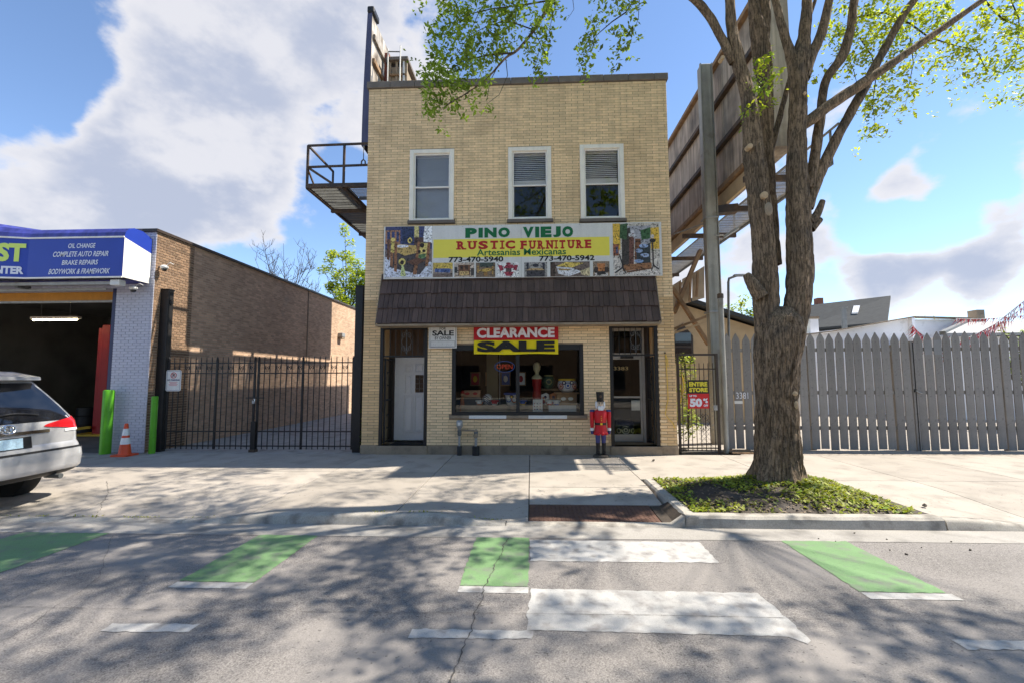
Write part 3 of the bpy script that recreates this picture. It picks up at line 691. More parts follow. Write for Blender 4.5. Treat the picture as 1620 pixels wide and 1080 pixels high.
for q in ((X0, X0+.03, Z0, Z1), (X1-.03, X1, Z0, Z1), (X0+.03, X1-.03, Z0, Z0+.03), (X0+.03, X1-.03, Z1-.03, Z1)): mb.bbox(q[0], q[1], .672, .70, q[2], q[3], .008)
lw = mb.build('door_light', 'door_white', door)
MB().box(X0+.03, X1-.03, .680, .692, Z0+.03, Z1-.03).build('pane', 'car_glass', lw)
mb = MB()
for i in range(1, 4): mb.bar((X0+.03, .677, Z0+(Z1-Z0)*i/4), (X1-.03, .677, Z0+(Z1-Z0)*i/4), .008)
mb.bar(((X0+X1)/2, .677, Z0+.03), ((X0+X1)/2, .677, Z1-.03), .008); mb.build('leaded_bar', 'grey_steel', lw)
mb = MB().prism([(dx1-.20, 1.95), (dx1-.03, 2.02), (dx1-.02, 1.45), (dx1-.06, 1.46)], .60, .64); tag(mb.build('mail_flap', 'black_frame'), 'black flyer holder hanging beside the white door', 'flyer')
mb = MB().prism([(dx1-.21, 1.78), (dx1-.15, 1.80), (dx1-.11, 1.60), (dx1-.17, 1.58)], .585, .597); tag(mb.build('paper_flyer', 'sign_white'), 'white paper slip tucked beside the white door', 'paper')
tag(MB().box(dx0+.08, D1[1]-.05, .12, .60, .2005, .215).build('door_mat', 'rubber'), 'black doormat on the step of the white door', 'doormat')
def scroll(mb, cx, cz, y, w, h, n=3):
    for s in (-1, 1):
        for t in (-1, 1):
            pts = []
            for i in range(22):
                a = i/21*2*math.pi*1.25; rr = w*.24*(1-.7*i/21); pts.append((cx+s*(w*.25+rr*math.cos(a)*-1), y, cz+t*(h*.25+rr*1.25*math.sin(a))))
            mb.tube(pts, .006, 4)
    mb.tube([(cx, y, cz-h/2), (cx, y, cz+h/2)], .006, 4); mb.tube([(cx-w/2, y, cz), (cx, y, cz+h/2), (cx+w/2, y, cz), (cx, y, cz-h/2), (cx-w/2, y, cz)], .006, 4)
def grille(D, label, side):
    x0, x1, z0, z1 = D; root = thing('security_gate', label, 'security gate', ((x0+x1)/2, .03, .2))
    mb = MB(); mb.box(x0+.002, x0+.075, -.015, .05, .2, z1-.06); mb.box(x1-.075, x1-.002, -.015, .05, .2, z1-.06); mb.box(x0+.075, x1-.075, 0, .03, 2.33, 2.365); mb.box(x0+.075, x1-.075, 0, .03, z1-.13, z1-.09)
    mb.build('gate_frame', 'black_metal', root)
    n = 8
    for i in range(n):
        x = x0+.1+(x1-x0-.2)*i/(n-1); MB().tube([(x, .015, 2.35), (x, .015, z1-.1)], .008, 6).build('bar', 'black_metal', root)
    mb = MB(); scroll(mb, x0+(x1-x0)*.55, 2.70, .012, .26, .60); mb.build('scrollwork', 'grey_steel', root)
    # leaf folded back into the doorway
    X = x0+.10 if side < 0 else x1-.10
    mb = MB(); mb.box(X-.02, X+.02, .06, .10, .24, 2.31); mb.box(X-.02, X+.02, .60, .64, .24, 2.31)
    for z in (.27, 1.28, 2.28): mb.box(X-.015, X+.015, .10, .60, z-.02, z+.02)
    leaf = mb.build('gate_leaf', 'black_metal', root)
    for i in range(5):
        y = .17+.09*i; MB().tube([(X, y, .26), (X, y, 2.29)], .009, 6).build('bar', 'black_metal', leaf)
    mb = MB()
    for z in (.75, 1.8): mb.tube([(X, .35+.11*math.cos(a*.5), z+.18*math.sin(a*.5)) for a in range(13)], .008, 4)
    mb.build('scrollwork', 'black_metal', leaf)
grille(D1, 'black iron security gate folded open at the white door', -1)
grille(D2, 'black iron security gate folded open at the glass shop door', 1)
# ---- right doorway: aluminium glazed door with transom
x0, x1 = D2[0]+.022, D2[1]-.16; Y = .66
mb = MB()
for q in ((x0, x0+.05, .2, 3.05), (x1-.07, x1, .2, 3.05), (x0+.05, x1-.07, 2.98, 3.05), (x0+.05, x1-.07, 2.36, 2.43)): mb.bbox(q[0], q[1], Y-.03, Y+.08, q[2], q[3], .006)
MB().box(x1+.001, D2[1]-.021, Y-.02, Y+.1, .2, 3.06).build('door_jamb', 'brown_metal', shop)
fr = mb.build('door_frame', 'aluminium', shop)
MB().face([(x0+.05, Y+.02, 2.43), (x1-.07, Y+.02, 2.43), (x1-.07, Y+.02, 2.98), (x0+.05, Y+.02, 2.98)]).build('transom_pane', GLS, fr)
ax0, ax1 = x0+.055, x1-.075; mb = MB()
for q in ((ax0, ax0+.05, .22, 2.355), (ax1-.05, ax1, .22, 2.355), (ax0+.05, ax1-.05, 2.27, 2.355), (ax0+.05, ax1-.05, .22, .40), (ax0+.05, ax1-.05, 1.30, 1.345)): mb.bbox(q[0], q[1], Y-.01, Y+.035, q[2], q[3], .005)
dr = mb.build('glazed_door', 'aluminium', shop)
for a, b in ((.40, 1.30), (1.345, 2.27)): MB().face([(ax0+.05, Y+.012, a), (ax1-.05, Y+.012, a), (ax1-.05, Y+.012, b), (ax0+.05, Y+.012, b)]).build('pane', GLS, dr)
MB().box(ax0+.30, ax0+.62, Y-.06, Y-.012, 2.29, 2.345).build('door_closer', 'black_frame', dr)
text('house_number', '3383', (ax0+.13, Y-.004, 2.0), (.36, 0, 0), (0, 0, .09), flat(170, 150, 105), dr, .01)
MB().box(ax0+.56, ax1-.055, Y+.03, Y+.034, .97+.02, 1.24).build('notice', 'sign_white', dr)
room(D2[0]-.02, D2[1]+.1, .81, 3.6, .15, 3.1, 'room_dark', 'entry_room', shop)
# goods seen through the door and window
def pot(name, label, c, prof, mats, cat='pot', group=None, motifs=None):
    mb = MB().lathe(c, prof, 24); o = thing(name, label, cat, c, 0, group); b = mb.build('body', mats[0], o, smooth=True)
    rm = max(p[0] for p in prof); zt = prof[-1][1]
    MB().lathe((c[0], c[1], c[2]+zt-.03), [(prof[-1][0]+.012, -.015), (prof[-1][0]+.022, 0), (prof[-1][0]+.022, .03), (prof[-1][0]-.01, .035)], 24).build('rim', mats[1], o, smooth=True)
    if motifs:
        k = 0
        for (u, v, rr, cn) in motifs:
            # flower rings lying on the front of the pot
            z = v*zt
            for i in range(len(prof)-1):
                if prof[i][1] <= z <= prof[i+1][1]:
                    t = (z-prof[i][1])/max(1e-6, prof[i+1][1]-prof[i][1]); R0 = prof[i][0]*(1-t)+prof[i+1][0]*t
            for (s, mt) in cn:
                mb = MB(); pts = []
                for a in range(14):
                    an = a/14*6.283; th = u+rr*s*math.cos(an)/R0; zz = z+rr*s*math.sin(an); R1 = R0+.004+.002*k
                    pts.append((c[0]+R1*math.sin(th), c[1]-R1*math.cos(th), c[2]+zz))
                mb.face(pts); mb.build('painted_flower', mt, o); k += 1
    return o
WH, BL, RD, OR, YE, NV = flat(225, 222, 215), flat(60, 90, 165), flat(175, 45, 45), flat(190, 110, 60), flat(225, 185, 40), flat(35, 40, 80)
pot('planter_pot', 'navy and white painted pot behind the glass door', (2.45, 1.25, .20), [(.14, 0), (.22, .12), (.25, .32), (.22, .45), (.2, .48)], [NV, NV], group=None, motifs=[(-.1, .55, .11, [(1, WH), (.7, NV), (.5, WH), (.25, NV)]), (.75, .5, .07, [(1, WH), (.6, NV)]), (-.85, .5, .07, [(1, WH), (.6, NV)])])
led = MB().box(SW[0]-.2, SW[1]+.2, .30, 1.15, SW[2]-.1, SW[2]+.06).build('display_ledge', 'concrete_old', shop)
LZ = SW[2]+.06
mb = MB().box(-1.75, .1, .36, .9, LZ+.001, LZ+.15); o = mb.build('display_plinth', 'limestone'); tag(o, 'low pale display step behind the left shop pane', 'display step')
mb = MB().box(.42, 1.1, .36, .9, LZ+.001, LZ+.15); o = mb.build('display_plinth', 'sign_white'); tag(o, 'low white display step behind the right shop pane', 'display step')
pot('planter_pot', 'white painted planter with blue rim in the left shop pane', (-.50, .62, LZ+.15), [(.10, 0), (.14, .05), (.17, .28), (.185, .30)], [WH, BL], motifs=[(-.5, .5, .08, [(1, BL), (.7, WH)]), (.45, .45, .08, [(1, OR), (.6, WH)]), (0, .7, .05, [(1, NV), (.5, YE)])])
pot('planter_pot', 'round flowered pot with yellow rim on the brown chest', (.90, .58, LZ+.47), [(.12, 0), (.2, .06), (.245, .16), (.235, .24), (.2, .30), (.2, .33)], [flat(200, 205, 215), YE], motifs=[(0, .5, .075, [(1, BL), (.75, WH), (.45, BL)]), (-.75, .45, .075, [(1, RD), (.7, WH), (.45, OR)]), (.75, .45, .075, [(1, RD), (.7, WH), (.45, OR)]), (.38, .72, .05, [(1, NV), (.5, WH)]), (-.38, .72, .05, [(1, NV), (.5, WH)])])
ch = thing('wooden_chest', 'brown wooden chest with two white shells under the pot', 'chest', (.88, .62, LZ+.15))
MB().box(.63, 1.13, .42, .85, LZ+.15, LZ+.43).build('body', 'timber_brown', ch, bevel=.01); MB().box(.58, 1.18, .38, .88, LZ+.43, LZ+.47).build('lid', 'timber_brown', ch, bevel=.008)
for X in (.79, .97): MB().ell((X, .415, LZ+.31), .065, .012, .045).build('shell', WH, ch, smooth=True)
fg = thing('figurine', 'cream bust on a dark red draped stand in the shop window', 'figurine', (.14, .7, LZ))
MB().lathe((.14, .7, LZ), [(.16, 0), (.13, .2), (.10, .5), (.12, .72), (.13, .80)], 16).build('drape', 'red_paint', fg, smooth=True)
MB().lathe((.14, .7, LZ+.80), [(.14, 0), (.13, .05), (.05, .12), (.05, .17), (.09, .24), (.10, .32), (.07, .40), (.02, .43)], 16).build('bust', flat(205, 190, 150), fg, smooth=True)
for X, a, l in ((.35, .0, 'red and white painted mask plate in the right shop pane'), (.55, .2, 'patterned red square plate in the right shop pane')):
    t = thing('painted_plate', l, 'plate', (X, .7, LZ+.15)); MB().prism([(X-.11, LZ+.16), (X+.11, LZ+.16), (X+.11, LZ+.40), (X+.02, LZ+.45), (X-.11, LZ+.40)], .66, .69).build('board', WH if a == 0 else OR, t)
    for q, (u, v, rr, c) in enumerate(((-.05, .25, .05, RD), (.05, .25, .05, BL), (0, .36, .04, NV), (-.05, .34, .03, OR), (.06, .18, .03, RD), (-.04, .19, .03, NV), (0, .28, .025, YE))):
        MB().prism([(X+u+rr*math.cos(k*.628), LZ+v-.02+rr*math.sin(k*.628)) for k in range(10)], .652-.001*q, .662).build('painted_spot', c, t)
bx = thing('painted_box', 'low painted wooden box at the left of the shop window', 'box', (-1.5, .6, LZ+.15)); MB().box(-1.72, -1.3, .5, .8, LZ+.35, LZ+.52).build('box', flat(170, 130, 100), bx); MB().box(-1.75, -1.27, .47, .83, LZ+.15, LZ+.35).build('base', 'room_mid', bx)
for X in (-1.62, -1.42): MB().ell((X, .495, LZ+.44), .06, .006, .035).build('painted_flower', RD, bx)
sk = thing('zebra_vase', 'black and white striped vase in the left shop pane', 'vase', (-1.12, .62, LZ+.15)); MB().ell((-1.12, .62, LZ+.29), .13, .12, .14).build('body', WH, sk, smooth=True)
for i in range(4):
    MB().tube([(-1.12+(.132*math.sin(a*.35-1))*1.0, .62-.124*math.cos(a*.35-1)-.0, LZ+.20+.05*i+.05*math.sin(a)) for a in range(7)], .010, 5).build('stripe', NV, sk)
dl = thing('rag_doll', 'small doll with a red hat at the window\'s left edge', 'doll', (-1.78, .5, LZ)); MB().lathe((-1.74, .5, LZ+.0), [(.07, 0), (.06, .2), (.04, .34), (.03, .36)], 12).build('dress', OR, dl, smooth=True); MB().ell((-1.74, .5, LZ+.41), .05, .05, .055).build('head', flat(200, 160, 130), dl, smooth=True); MB().lathe((-1.74, .5, LZ+.44), [(.06, 0), (.05, .04), (.02, .08)], 12).build('hat', RD, dl, smooth=True)
wb = thing('white_carton', 'white carton with printed spots beside the window mullion', 'carton', (.16, .36, LZ)); MB().box(-.0+.03, .27, .3, .42, LZ-.0, LZ+.30).build('carton', WH, wb)
for i in range(9): MB().box(.06+.07*(i % 3), .08+.07*(i % 3), .2975, .30, LZ+.05+.07*(i//3), LZ+.075+.07*(i//3)).build('printed_mark', [RD, NV, OR][i % 3], wb)
cu = MB(); n = 20
for i in range(n):
    a = -1.18+.30*i/n; b = -1.18+.30*(i+1)/n; cu.face([(a, 1.0+.03*(i % 2), LZ), (b, 1.0+.03*((i+1) % 2), LZ), (b, 1.0+.03*((i+1) % 2), 2.5), (a, 1.0+.03*(i % 2), 2.5)])
tag(cu.build('curtain', flat(150, 140, 115)), 'beige pleated curtain behind the left shop pane', 'curtain')
tag(MB().tube([(-.80, .55, LZ), (-.80, .55, 2.48)], .010, 8).build('chrome_rod', 'galvanised'), 'thin upright metal rod behind the left shop pane', 'rod')
for i, (X, l, cm, mo) in enumerate(((-1.30, 'small orange painted bowl in the left shop pane', OR, WH), (-.92, 'small white painted bowl in the left shop pane', WH, RD), (-.22, 'small yellow painted jar beside the shop mullion', YE, BL), (.44, 'small red painted bowl in the right shop pane', RD, WH), (.62, 'small blue painted jar in the right shop pane', BL, WH))):
    pot('painted_bowl', l, (X, .45, LZ+.15 if X < 0 else LZ+.152), [(.05, 0), (.08, .04), (.095, .10), (.085, .13)], [cm, mo], 'bowl', 'small painted bowls in the window', motifs=[(-.5, .55, .03, [(1, mo)]), (.4, .55, .03, [(1, mo)]), (0, .5, .025, [(1, mo)])])
for i in range(4):
    X = -1.55+.42*i; pt = thing('framed_picture', ['red framed picture at the left of the shop wall', 'orange framed picture above the left display', 'blue framed picture behind the OPEN sign', 'pale framed picture left of the mullion'][i], 'picture', (X, 1.6, 1.7)); MB().box(X-.14, X+.14, 1.55, 1.58, 1.60, 1.98).build('frame', 'timber_brown', pt); MB().box(X-.11, X+.11, 1.545, 1.5495, 1.63, 1.95).build('print', [RD, OR, BL, WH][i], pt); MB().ell((X, 1.54, 1.79), .06, .006, .09).build('painted_motif', [YE, WH, WH, RD][i], pt)
pot('planter_pot', 'green glazed jar on the shelf behind the right shop pane', (.45, 1.0, LZ+.55), [(.10, 0), (.16, .08), (.18, .2), (.12, .32), (.10, .35)], [flat(70, 90, 70), flat(150, 140, 90)], motifs=[(0, .5, .08, [(1, flat(150, 140, 90)), (.6, flat(60, 70, 60))])])
MB().box(.1, 1.2, .85, 1.2, LZ+.50, LZ+.548).build('display_shelf', 'timber_brown', shop)
neon = thing('neon_sign', 'oval OPEN neon sign hanging in the shop window', 'neon sign', (-.44, .2, 2.0))
q = RC(783, 571, 814, 588, .16); cxn, czn, rx, rz_ = (q[0]+q[1])/2, (q[2]+q[3])/2, (q[1]-q[0])/2, (q[3]-q[2])/2
mat('neon_red', (.32, .04, .03), emis=(1, .12, .06, .05)); mat('neon_blue', (.05, .08, .22), emis=(.12, .3, 1, .02))
MB().tube([(cxn+rx*math.cos(a*.2244), .16, czn+rz_*math.sin(a*.2244)) for a in range(29)], .009, 6, False).build('blue_tube', 'neon_blue', neon)
text('red_tube', 'OPEN', (cxn-rx*.80, .15, czn-rz_*.42), (rx*1.6, 0, 0), (0, 0, rz_*.84), 'neon_red', neon, .0)
MB().tube([(cxn, .17, czn+rz_), (cxn, .17, 2.5)], .003, 4).build('hanging_wire', 'black_frame', neon)
# ================================================================== SIGNS ON THE SHOP FRONT
def photo(name, rect, Y, items, bgc, parent):
    x0, x1, z0, z1 = rect; mats = [pflat(*bgc)]; idx = {bgc: 0}; mb = MB()
    mb.face([(x0, Y, z0), (x1, Y, z0), (x1, Y, z1), (x0, Y, z1)])
    for i, (c, poly) in enumerate(items):
        if c not in idx: idx[c] = len(mats); mats.append(pflat(*c))
        y = Y-.0004*(i+1); mb.k = idx[c]; mb.face([(x0+(x1-x0)*a, y, z0+(z1-z0)*b) for a, b in poly])
    return mb.build(name, mats, parent)
def pflat(r, g, b):
    m_ = (r+g+b)/3; f = lambda c: int(min(255, m_*.2+c*.8+14)); return mat('photo_%d_%d_%d' % (r, g, b), C(f(r), f(g), f(b)), rough=.4, var=.3, scale=15., bump=0, bscale=45, fine=.28, stain=(C(int(f(r)*.4), int(f(g)*.38), int(f(b)*.36)), 26., .52, .66))
def q4(x0, y0, x1, y1): return [(x0, y0), (x1, y0), (x1, y1), (x0, y1)]
def circ(x, y, rx, ry, n=12): return [(x+rx*math.cos(6.283*i/n), y+ry*math.sin(6.283*i/n)) for i in range(n)]
YS = -.16
sa, sb = P(608, 358.5, YS), P(1048.5, 437.5, YS); SX0, SX1 = sa.x, sb.x; SZ0 = (P(606, 441, YS).z+P(1048, 437.2, YS).z)/2; SZ1 = (P(609, 358.4, YS).z+P(1046, 352.2, YS).z)/2
sg = thing('shop_sign', 'long white shop sign reading PINO VIEJO RUSTIC FURNITURE above the canopy', 'shop sign', ((SX0+SX1)/2, YS, SZ0))
xm_ = P(824.5, 400, YS).x
for a, b in ((SX0, xm_-.003), (xm_+.003, SX1)): MB().box(a, b, YS, YS+.03, SZ0, SZ1).build('sign_board', 'sign_white', sg)
mb = MB()
for x in (SX0+.3, xm_, SX1-.3): mb.box(x-.03, x+.03, YS+.031, .0, SZ0+.1, SZ1-.1)
mb.build('bracket', 'galvanised', sg)
for i in range(8):
    for z in (SZ0+.03, SZ1-.03):
        x = SX0+.05+(SX1-SX0-.1)*i/7; MB().lathe((x, YS-.004, z), [(.012, 0), (.008, .004)], 8).build('screw', 'grey_steel', sg)
YF = YS-.002
MB().box(*[P(685.7, 380, YS).x, P(964, 380, YS).x], YF-.001, YS, RC(685, 379.5, 964, 404.5, YS)[2], RC(685, 379.5, 964, 404.5, YS)[3]).build('yellow_band', flat(236, 222, 88), sg)
def srect(x0, y0, x1, y1): return RC(x0, y0, x1, y1, YS)
GRN, RED_, BLK = flat(20, 105, 60), flat(176, 34, 36), flat(30, 30, 32)
YT = YF-.004
def letters(word, r, mt, name, serif=None, bold=.035, gaps=.06):
    x0, x1, z0, z1 = r; wd_ = {'I': .45, 'J': .75, 'M': 1.2, 'N': 1.05, ' ': .5}; tot = sum(wd_.get(c, 1) for c in word); x = x0; un = (x1-x0)/tot
    SER = {'R': ('bl', 'br', 'tl'), 'U': ('tl', 'tr'), 'T': ('bm', ), 'I': ('bm', 'tm'), 'F': ('bl', 'tl'), 'N': ('tl', 'bl', 'tr'), 'E': ('bl', 'tl'), 'P': ('bl', 'tl')}
    for c in word:
        w = wd_.get(c, 1)*un
        if c != ' ':
            a = x+un*gaps; b = x+w-un*gaps; in_ = un*.09 if serif and c in SER else 0
            o = text(name, c, (a+in_, YT, z0), (b-a-2*in_, 0, 0), (0, 0, z1-z0), mt, sg, bold)
            if serif and c in SER:
                h = (z1-z0)*.17
                for s in SER[c]:
                    zz = z0 if s[0] == 'b' else z1-h; cxs = {'l': a+un*.20, 'r': b-un*.18, 'm': (a+b)/2}[s[1]]; hw = un*.21
                    MB().face([(cxs-hw, YT-.0006, zz), (cxs+hw, YT-.0006, zz), (cxs+hw, YT-.0006, zz+h), (cxs-hw, YT-.0006, zz+h)]).build('serif', mt, o)
        x += w
letters('PINO', srect(735, 361.4, 808, 375.8), GRN, 'green_letter', bold=.07)
letters('VIEJO', srect(826, 359.6, 908, 375.2), GRN, 'green_letter', bold=.07)
letters('RUSTIC', srect(721, 382.3, 816, 394), RED_, 'red_letter', True, .05)
letters('FURNITURE', srect(822, 381.4, 937.5, 393), RED_, 'red_letter', True, .05)
textR('green_lettering', 'Artesanias Mexicanas', srect(754.5, 394.9, 895.5, 403), YT, GRN, sg, .018)
textR('phone_number', '773-470-5940', srect(709.8, 407, 796.3, 414.4), YT, BLK, sg, .03)
textR('phone_number', '773-470-5942', srect(853, 405, 940.6, 412.4), YT, BLK, sg, .03)
BR1, BR2, BR3 = (150, 92, 50), (105, 62, 38), (190, 140, 70)
it = [((55, 62, 110), q4(0, .55, 1, 1)), ((40, 50, 90), q4(.36, .66, .6, 1)), ((165, 110, 75), q4(0, .66, .32, .93)), ((45, 60, 115), q4(.04, .70, .10, .9)), ((45, 60, 115), q4(.14, .70, .2, .9)), ((45, 60, 115), q4(.24, .70, .29, .9)), ((205, 190, 110), q4(.62, .78, .72, 1)), ((230, 230, 232), [(.8, .70), (1, .66), (1, 1), (.84, 1)]),
      ((85, 55, 45), q4(.62, .55, .82, .78)), ((200, 205, 222), [(0, 0), (1, 0), (1, .3), (.6, .25), (.2, .38), (0, .40)]), ((70, 60, 60), [(.1, .2), (.75, .05), (.95, .3), (.9, .6), (.2, .62)]), (BR2, [(.04, .36), (.10, .33), (.10, .75), (.05, .76)]), (BR1, [(.11, .24), (.17, .2), (.18, .72), (.12, .74)]), ((215, 190, 80), [(.12, .5), (.24, .46), (.22, .68), (.13, .70)]),
      ((200, 160, 75), [(.2, .52), (.42, .42), (.7, .48), (.66, .62), (.24, .66)]), ((215, 215, 225), circ(.37, .61, .14, .03)), (BR1, [(.2, .12), (.26, .1), (.26, .7), (.2, .72)]), (BR1, [(.60, .05), (.68, .05), (.76, .68), (.7, .70)]), ((225, 200, 95), [(.71, .35), (.88, .40), (.94, .66), (.76, .68)]), ((90, 130, 70), [(.71, .34), (.86, .38), (.88, .46), (.72, .44)]), ((50, 30, 20), circ(.79, .62, .05, .045)), ((50, 30, 20), circ(.73, .50, .035, .03)), ((50, 30, 20), circ(.83, .51, .035, .03)), (BR1, [(.86, .2), (.92, .22), (.97, .68), (.91, .68)]), (BR2, [(.46, .3), (.64, .22), (.88, .32), (.7, .38)]),
      ((225, 200, 90), circ(.37, .3, .075, .075)), ((45, 28, 20), circ(.37, .29, .04, .045)), ((190, 200, 120), [(.36, .24), (.40, .24), (.46, .02), (.34, .02)]), ((230, 200, 90), circ(.17, .74, .05, .04)), ((230, 200, 90), circ(.53, .72, .05, .06)), ((45, 28, 20), circ(.53, .72, .025, .03))]
photo('printed_photo', srect(610, 359.5, 683, 438.5), YF-.002, it, (120, 100, 95), sg)
it = [((225, 175, 40), [(0, .45), (.16, .48), (.16, 1), (0, 1)]), ((225, 175, 40), [(.82, .5), (1, .5), (1, .92), (.8, .9)]), ((200, 190, 180), [(0, 0), (1, 0), (1, .45), (0, .5)]), ((150, 150, 160), [(.3, .6), (.82, .6), (.82, .95), (.3, .95)]), ((60, 50, 45), [(.18, .16), (.34, .16), (.38, .92), (.2, .88)]), ((50, 85, 45), [(.14, .72), (.3, .68), (.32, 1), (.16, .98)]), ((50, 95, 50), [(.62, .68), (.8, .70), (.82, .92), (.6, .86)]), ((110, 62, 50), [(.34, .2), (.44, .2), (.46, .8), (.36, .82)]), ((185, 185, 190), circ(.38, .78, .045, .04)), ((190, 190, 195), circ(.43, .84, .045, .035)), ((190, 190, 195), circ(.46, .76, .04, .035)), ((120, 70, 40), [(.46, .3), (.6, .3), (.6, .7), (.48, .7)]),
      ((45, 50, 55), [(.5, .22), (.8, .22), (.8, .62), (.5, .5)]), ((140, 165, 210), circ(.66, .56, .1, .04)), ((130, 155, 200), circ(.56, .47, .08, .04)), ((150, 170, 210), circ(.68, .38, .1, .04)), ((120, 150, 200), circ(.55, .27, .1, .035)), ((150, 95, 55), [(.2, .08), (.82, .14), (.82, .24), (.2, .2)]), ((110, 65, 40), [(.28, .05), (.82, .12), (.82, .14), (.28, .08)]), ((60, 50, 50), [(.84, .2), (.87, .2), (.87, .62), (.84, .62)]), ((200, 190, 185), circ(.855, .74, .035, .04)), ((45, 40, 40), circ(.855, .66, .07, .04)), ((50, 45, 45), [(.86, .2), (.98, .12), (.97, .1), (.84, .18)]), ((50, 45, 45), [(.86, .22), (.8, .08), (.82, .08), (.88, .2)]), ((50, 45, 45), [(.18, .16), (.02, .06), (.04, .04), (.2, .14)]), ((50, 45, 45), [(.12, .4), (.2, .14), (.22, .16), (.14, .42)]), ((50, 45, 45), [(.18, .14), (.26, .03), (.28, .04), (.2, .17)]), ((160, 85, 50), q4(.0, .38, .12, .6)), ((60, 80, 130), q4(.06, .42, .1, .55))]
photo('printed_photo', srect(969, 354.3, 1044.5, 435.5), YF-.002, it, (190, 180, 165), sg)
SP = [((685.2, 416.3, 716, 438.6), (150, 130, 115), [((215, 180, 60), q4(0, .55, 1, 1)), ((60, 85, 150), [(.1, .35), (.85, .3), (.9, .55), (.8, .6), (.1, .6)]), ((90, 110, 165), q4(.3, .33, .4, .58)), ((110, 90, 80), q4(0, 0, 1, .25))]),
      ((719, 416, 750, 438.6), (190, 170, 150), [((120, 75, 45), q4(.2, .1, .8, .85)), ((200, 160, 90), q4(.26, .12, .74, .4)), ((70, 45, 30), q4(.3, .5, .45, .8)), ((70, 45, 30), q4(.55, .5, .7, .8)), ((60, 60, 60), q4(0, .3, .15, .7)), ((70, 60, 55), q4(.84, .1, 1, .6))]),
      ((753, 416, 783.5, 438.6), (120, 95, 70), [((205, 160, 60), [(.05, .45), (.5, .35), (.98, .5), (.6, .62)]), ((160, 110, 45), q4(.4, .1, .6, .36)), ((60, 70, 60), q4(.2, .7, .9, 1)), ((190, 140, 50), q4(.08, .3, .14, .8)), ((190, 140, 50), q4(.84, .2, .9, .75))]),
      ((787, 415.6, 820.5, 438.6), (222, 220, 216), [((170, 40, 62), [(.28, .6), (.85, .6), (.72, .85), (.42, .85)]), ((160, 35, 55), circ(.52, .92, .12, .07)), ((165, 38, 58), [(.02, .82), (.22, .8), (.3, .5), (.14, .4)]), ((165, 38, 58), [(.98, .82), (.8, .8), (.74, .5), (.9, .42)]), ((175, 42, 62), [(.3, .35), (.78, .35), (.66, .08), (.42, .08)]), ((90, 60, 60), q4(.4, .35, .66, .6))]),
      ((829.3, 415.4, 865.7, 438), (150, 145, 140), [((60, 55, 60), q4(.1, 0, .9, .5)), ((190, 150, 90), [(.1, .45), (.9, .45), (.8, .58), (.2, .58)]), ((45, 45, 55), circ(.5, .78, .14, .12)), ((40, 40, 50), q4(.1, .5, .2, .95)), ((40, 40, 50), q4(.8, .5, .9, .95))]),
      ((870.5, 414.8, 933.3, 437.2), (110, 90, 80), [((225, 190, 70), [(.15, .7), (.4, .98), (.85, .9), (.55, .6)]), ((205, 205, 210), [(.15, .68), (.55, .58), (.8, .3), (.45, .0), (.2, .2)]), ((150, 120, 60), [(.2, .55), (.5, .5), (.5, .4), (.22, .42)]), ((200, 180, 130), [(.75, .35), (1, .6), (1, 0), (.8, .1)]), ((70, 50, 40), q4(.0, .0, .12, 1))]),
      ((938, 414, 964.5, 436.7), (140, 115, 90), [((190, 110, 50), [(.3, .3), (.7, .3), (.75, .85), (.25, .85)]), ((60, 45, 40), [(.0, .3), (.3, .2), (.3, .6), (.1, .6)]), ((60, 45, 40), [(1, .3), (.7, .2), (.7, .6), (.9, .6)]), ((200, 190, 185), q4(.1, 0, .9, .2)), ((45, 40, 40), [(.2, .1), (.8, .1), (.7, .32), (.3, .32)])])]
for r_, bgc, it in SP: photo('printed_photo', srect(*r_), YF-.002, it, bgc, sg)
# FOR SALE BY OWNER
YB = -.09
t = thing('for_sale_sign', 'white FOR SALE BY OWNER sign beside the left doorway', 'sign', (-2.2, YB, 2.6)); r_ = RC(678.5, 516, 722.5, 550.3, YB)
MB().box(r_[0], r_[1], YB, YB+.012, r_[2], r_[3]).build('board', 'sign_white', t)
mb = MB(); mb.box(r_[0]+.1, r_[1]-.1, YB+.012, -.008, r_[2]+.1, r_[3]-.1); mb.build('spacer', 'galvanised', t)
mb = MB(); e = .025
for (a, b, c, d) in ((r_[0]+e, r_[1]-e, r_[3]-e-.008, r_[3]-e), (r_[0]+e, r_[1]-e, r_[2]+e, r_[2]+e+.008), (r_[0]+e, r_[0]+e+.008, r_[2]+e, r_[3]-e), (r_[1]-e-.008, r_[1]-e, r_[2]+e, r_[3]-e)): mb.face([(a, YB-.001, c), (b, YB-.001, c), (b, YB-.001, d), (a, YB-.001, d)])
q = RC(681.5, 539.5, 719.5, 548, YB)
for (a, b, c, d) in ((q[0], q[1], q[3]-.006, q[3]), (q[0], q[1], q[2], q[2]+.006), (q[0], q[0]+.006, q[2], q[3]), (q[1]-.006, q[1], q[2], q[3])): mb.face([(a, YB-.0015, c), (b, YB-.0015, c), (b, YB-.0015, d), (a, YB-.0015, d)])
mb.build('border', BLK, t)
textR('lettering', 'FOR', RC(695.5, 518.0, 705.5, 522, YB), YB-.002, BLK, t, .012); textR('lettering', 'SALE', RC(684, 523, 718, 531.2, YB), YB-.002, BLK, t, .035); textR('lettering', 'BY OWNER', RC(688, 532.4, 714, 537.4, YB), YB-.002, BLK, t, .014)
GR_ = flat(165, 165, 168); mb = MB(); rr = random.Random(2)
for i in range(9):
    x = q[0]+.05+(q[1]-q[0]-.1)*i/9; mb.bar((x, YB-.002, q[2]+.03), (x+.03, YB-.002, q[2]+.03+rr.uniform(.01, .06)), .006, .002); mb.bar((x, YB-.002, q[2]+.05), (x+.03, YB-.002, q[2]+.05), .006, .002)
mb.build('handwriting', GR_, t)
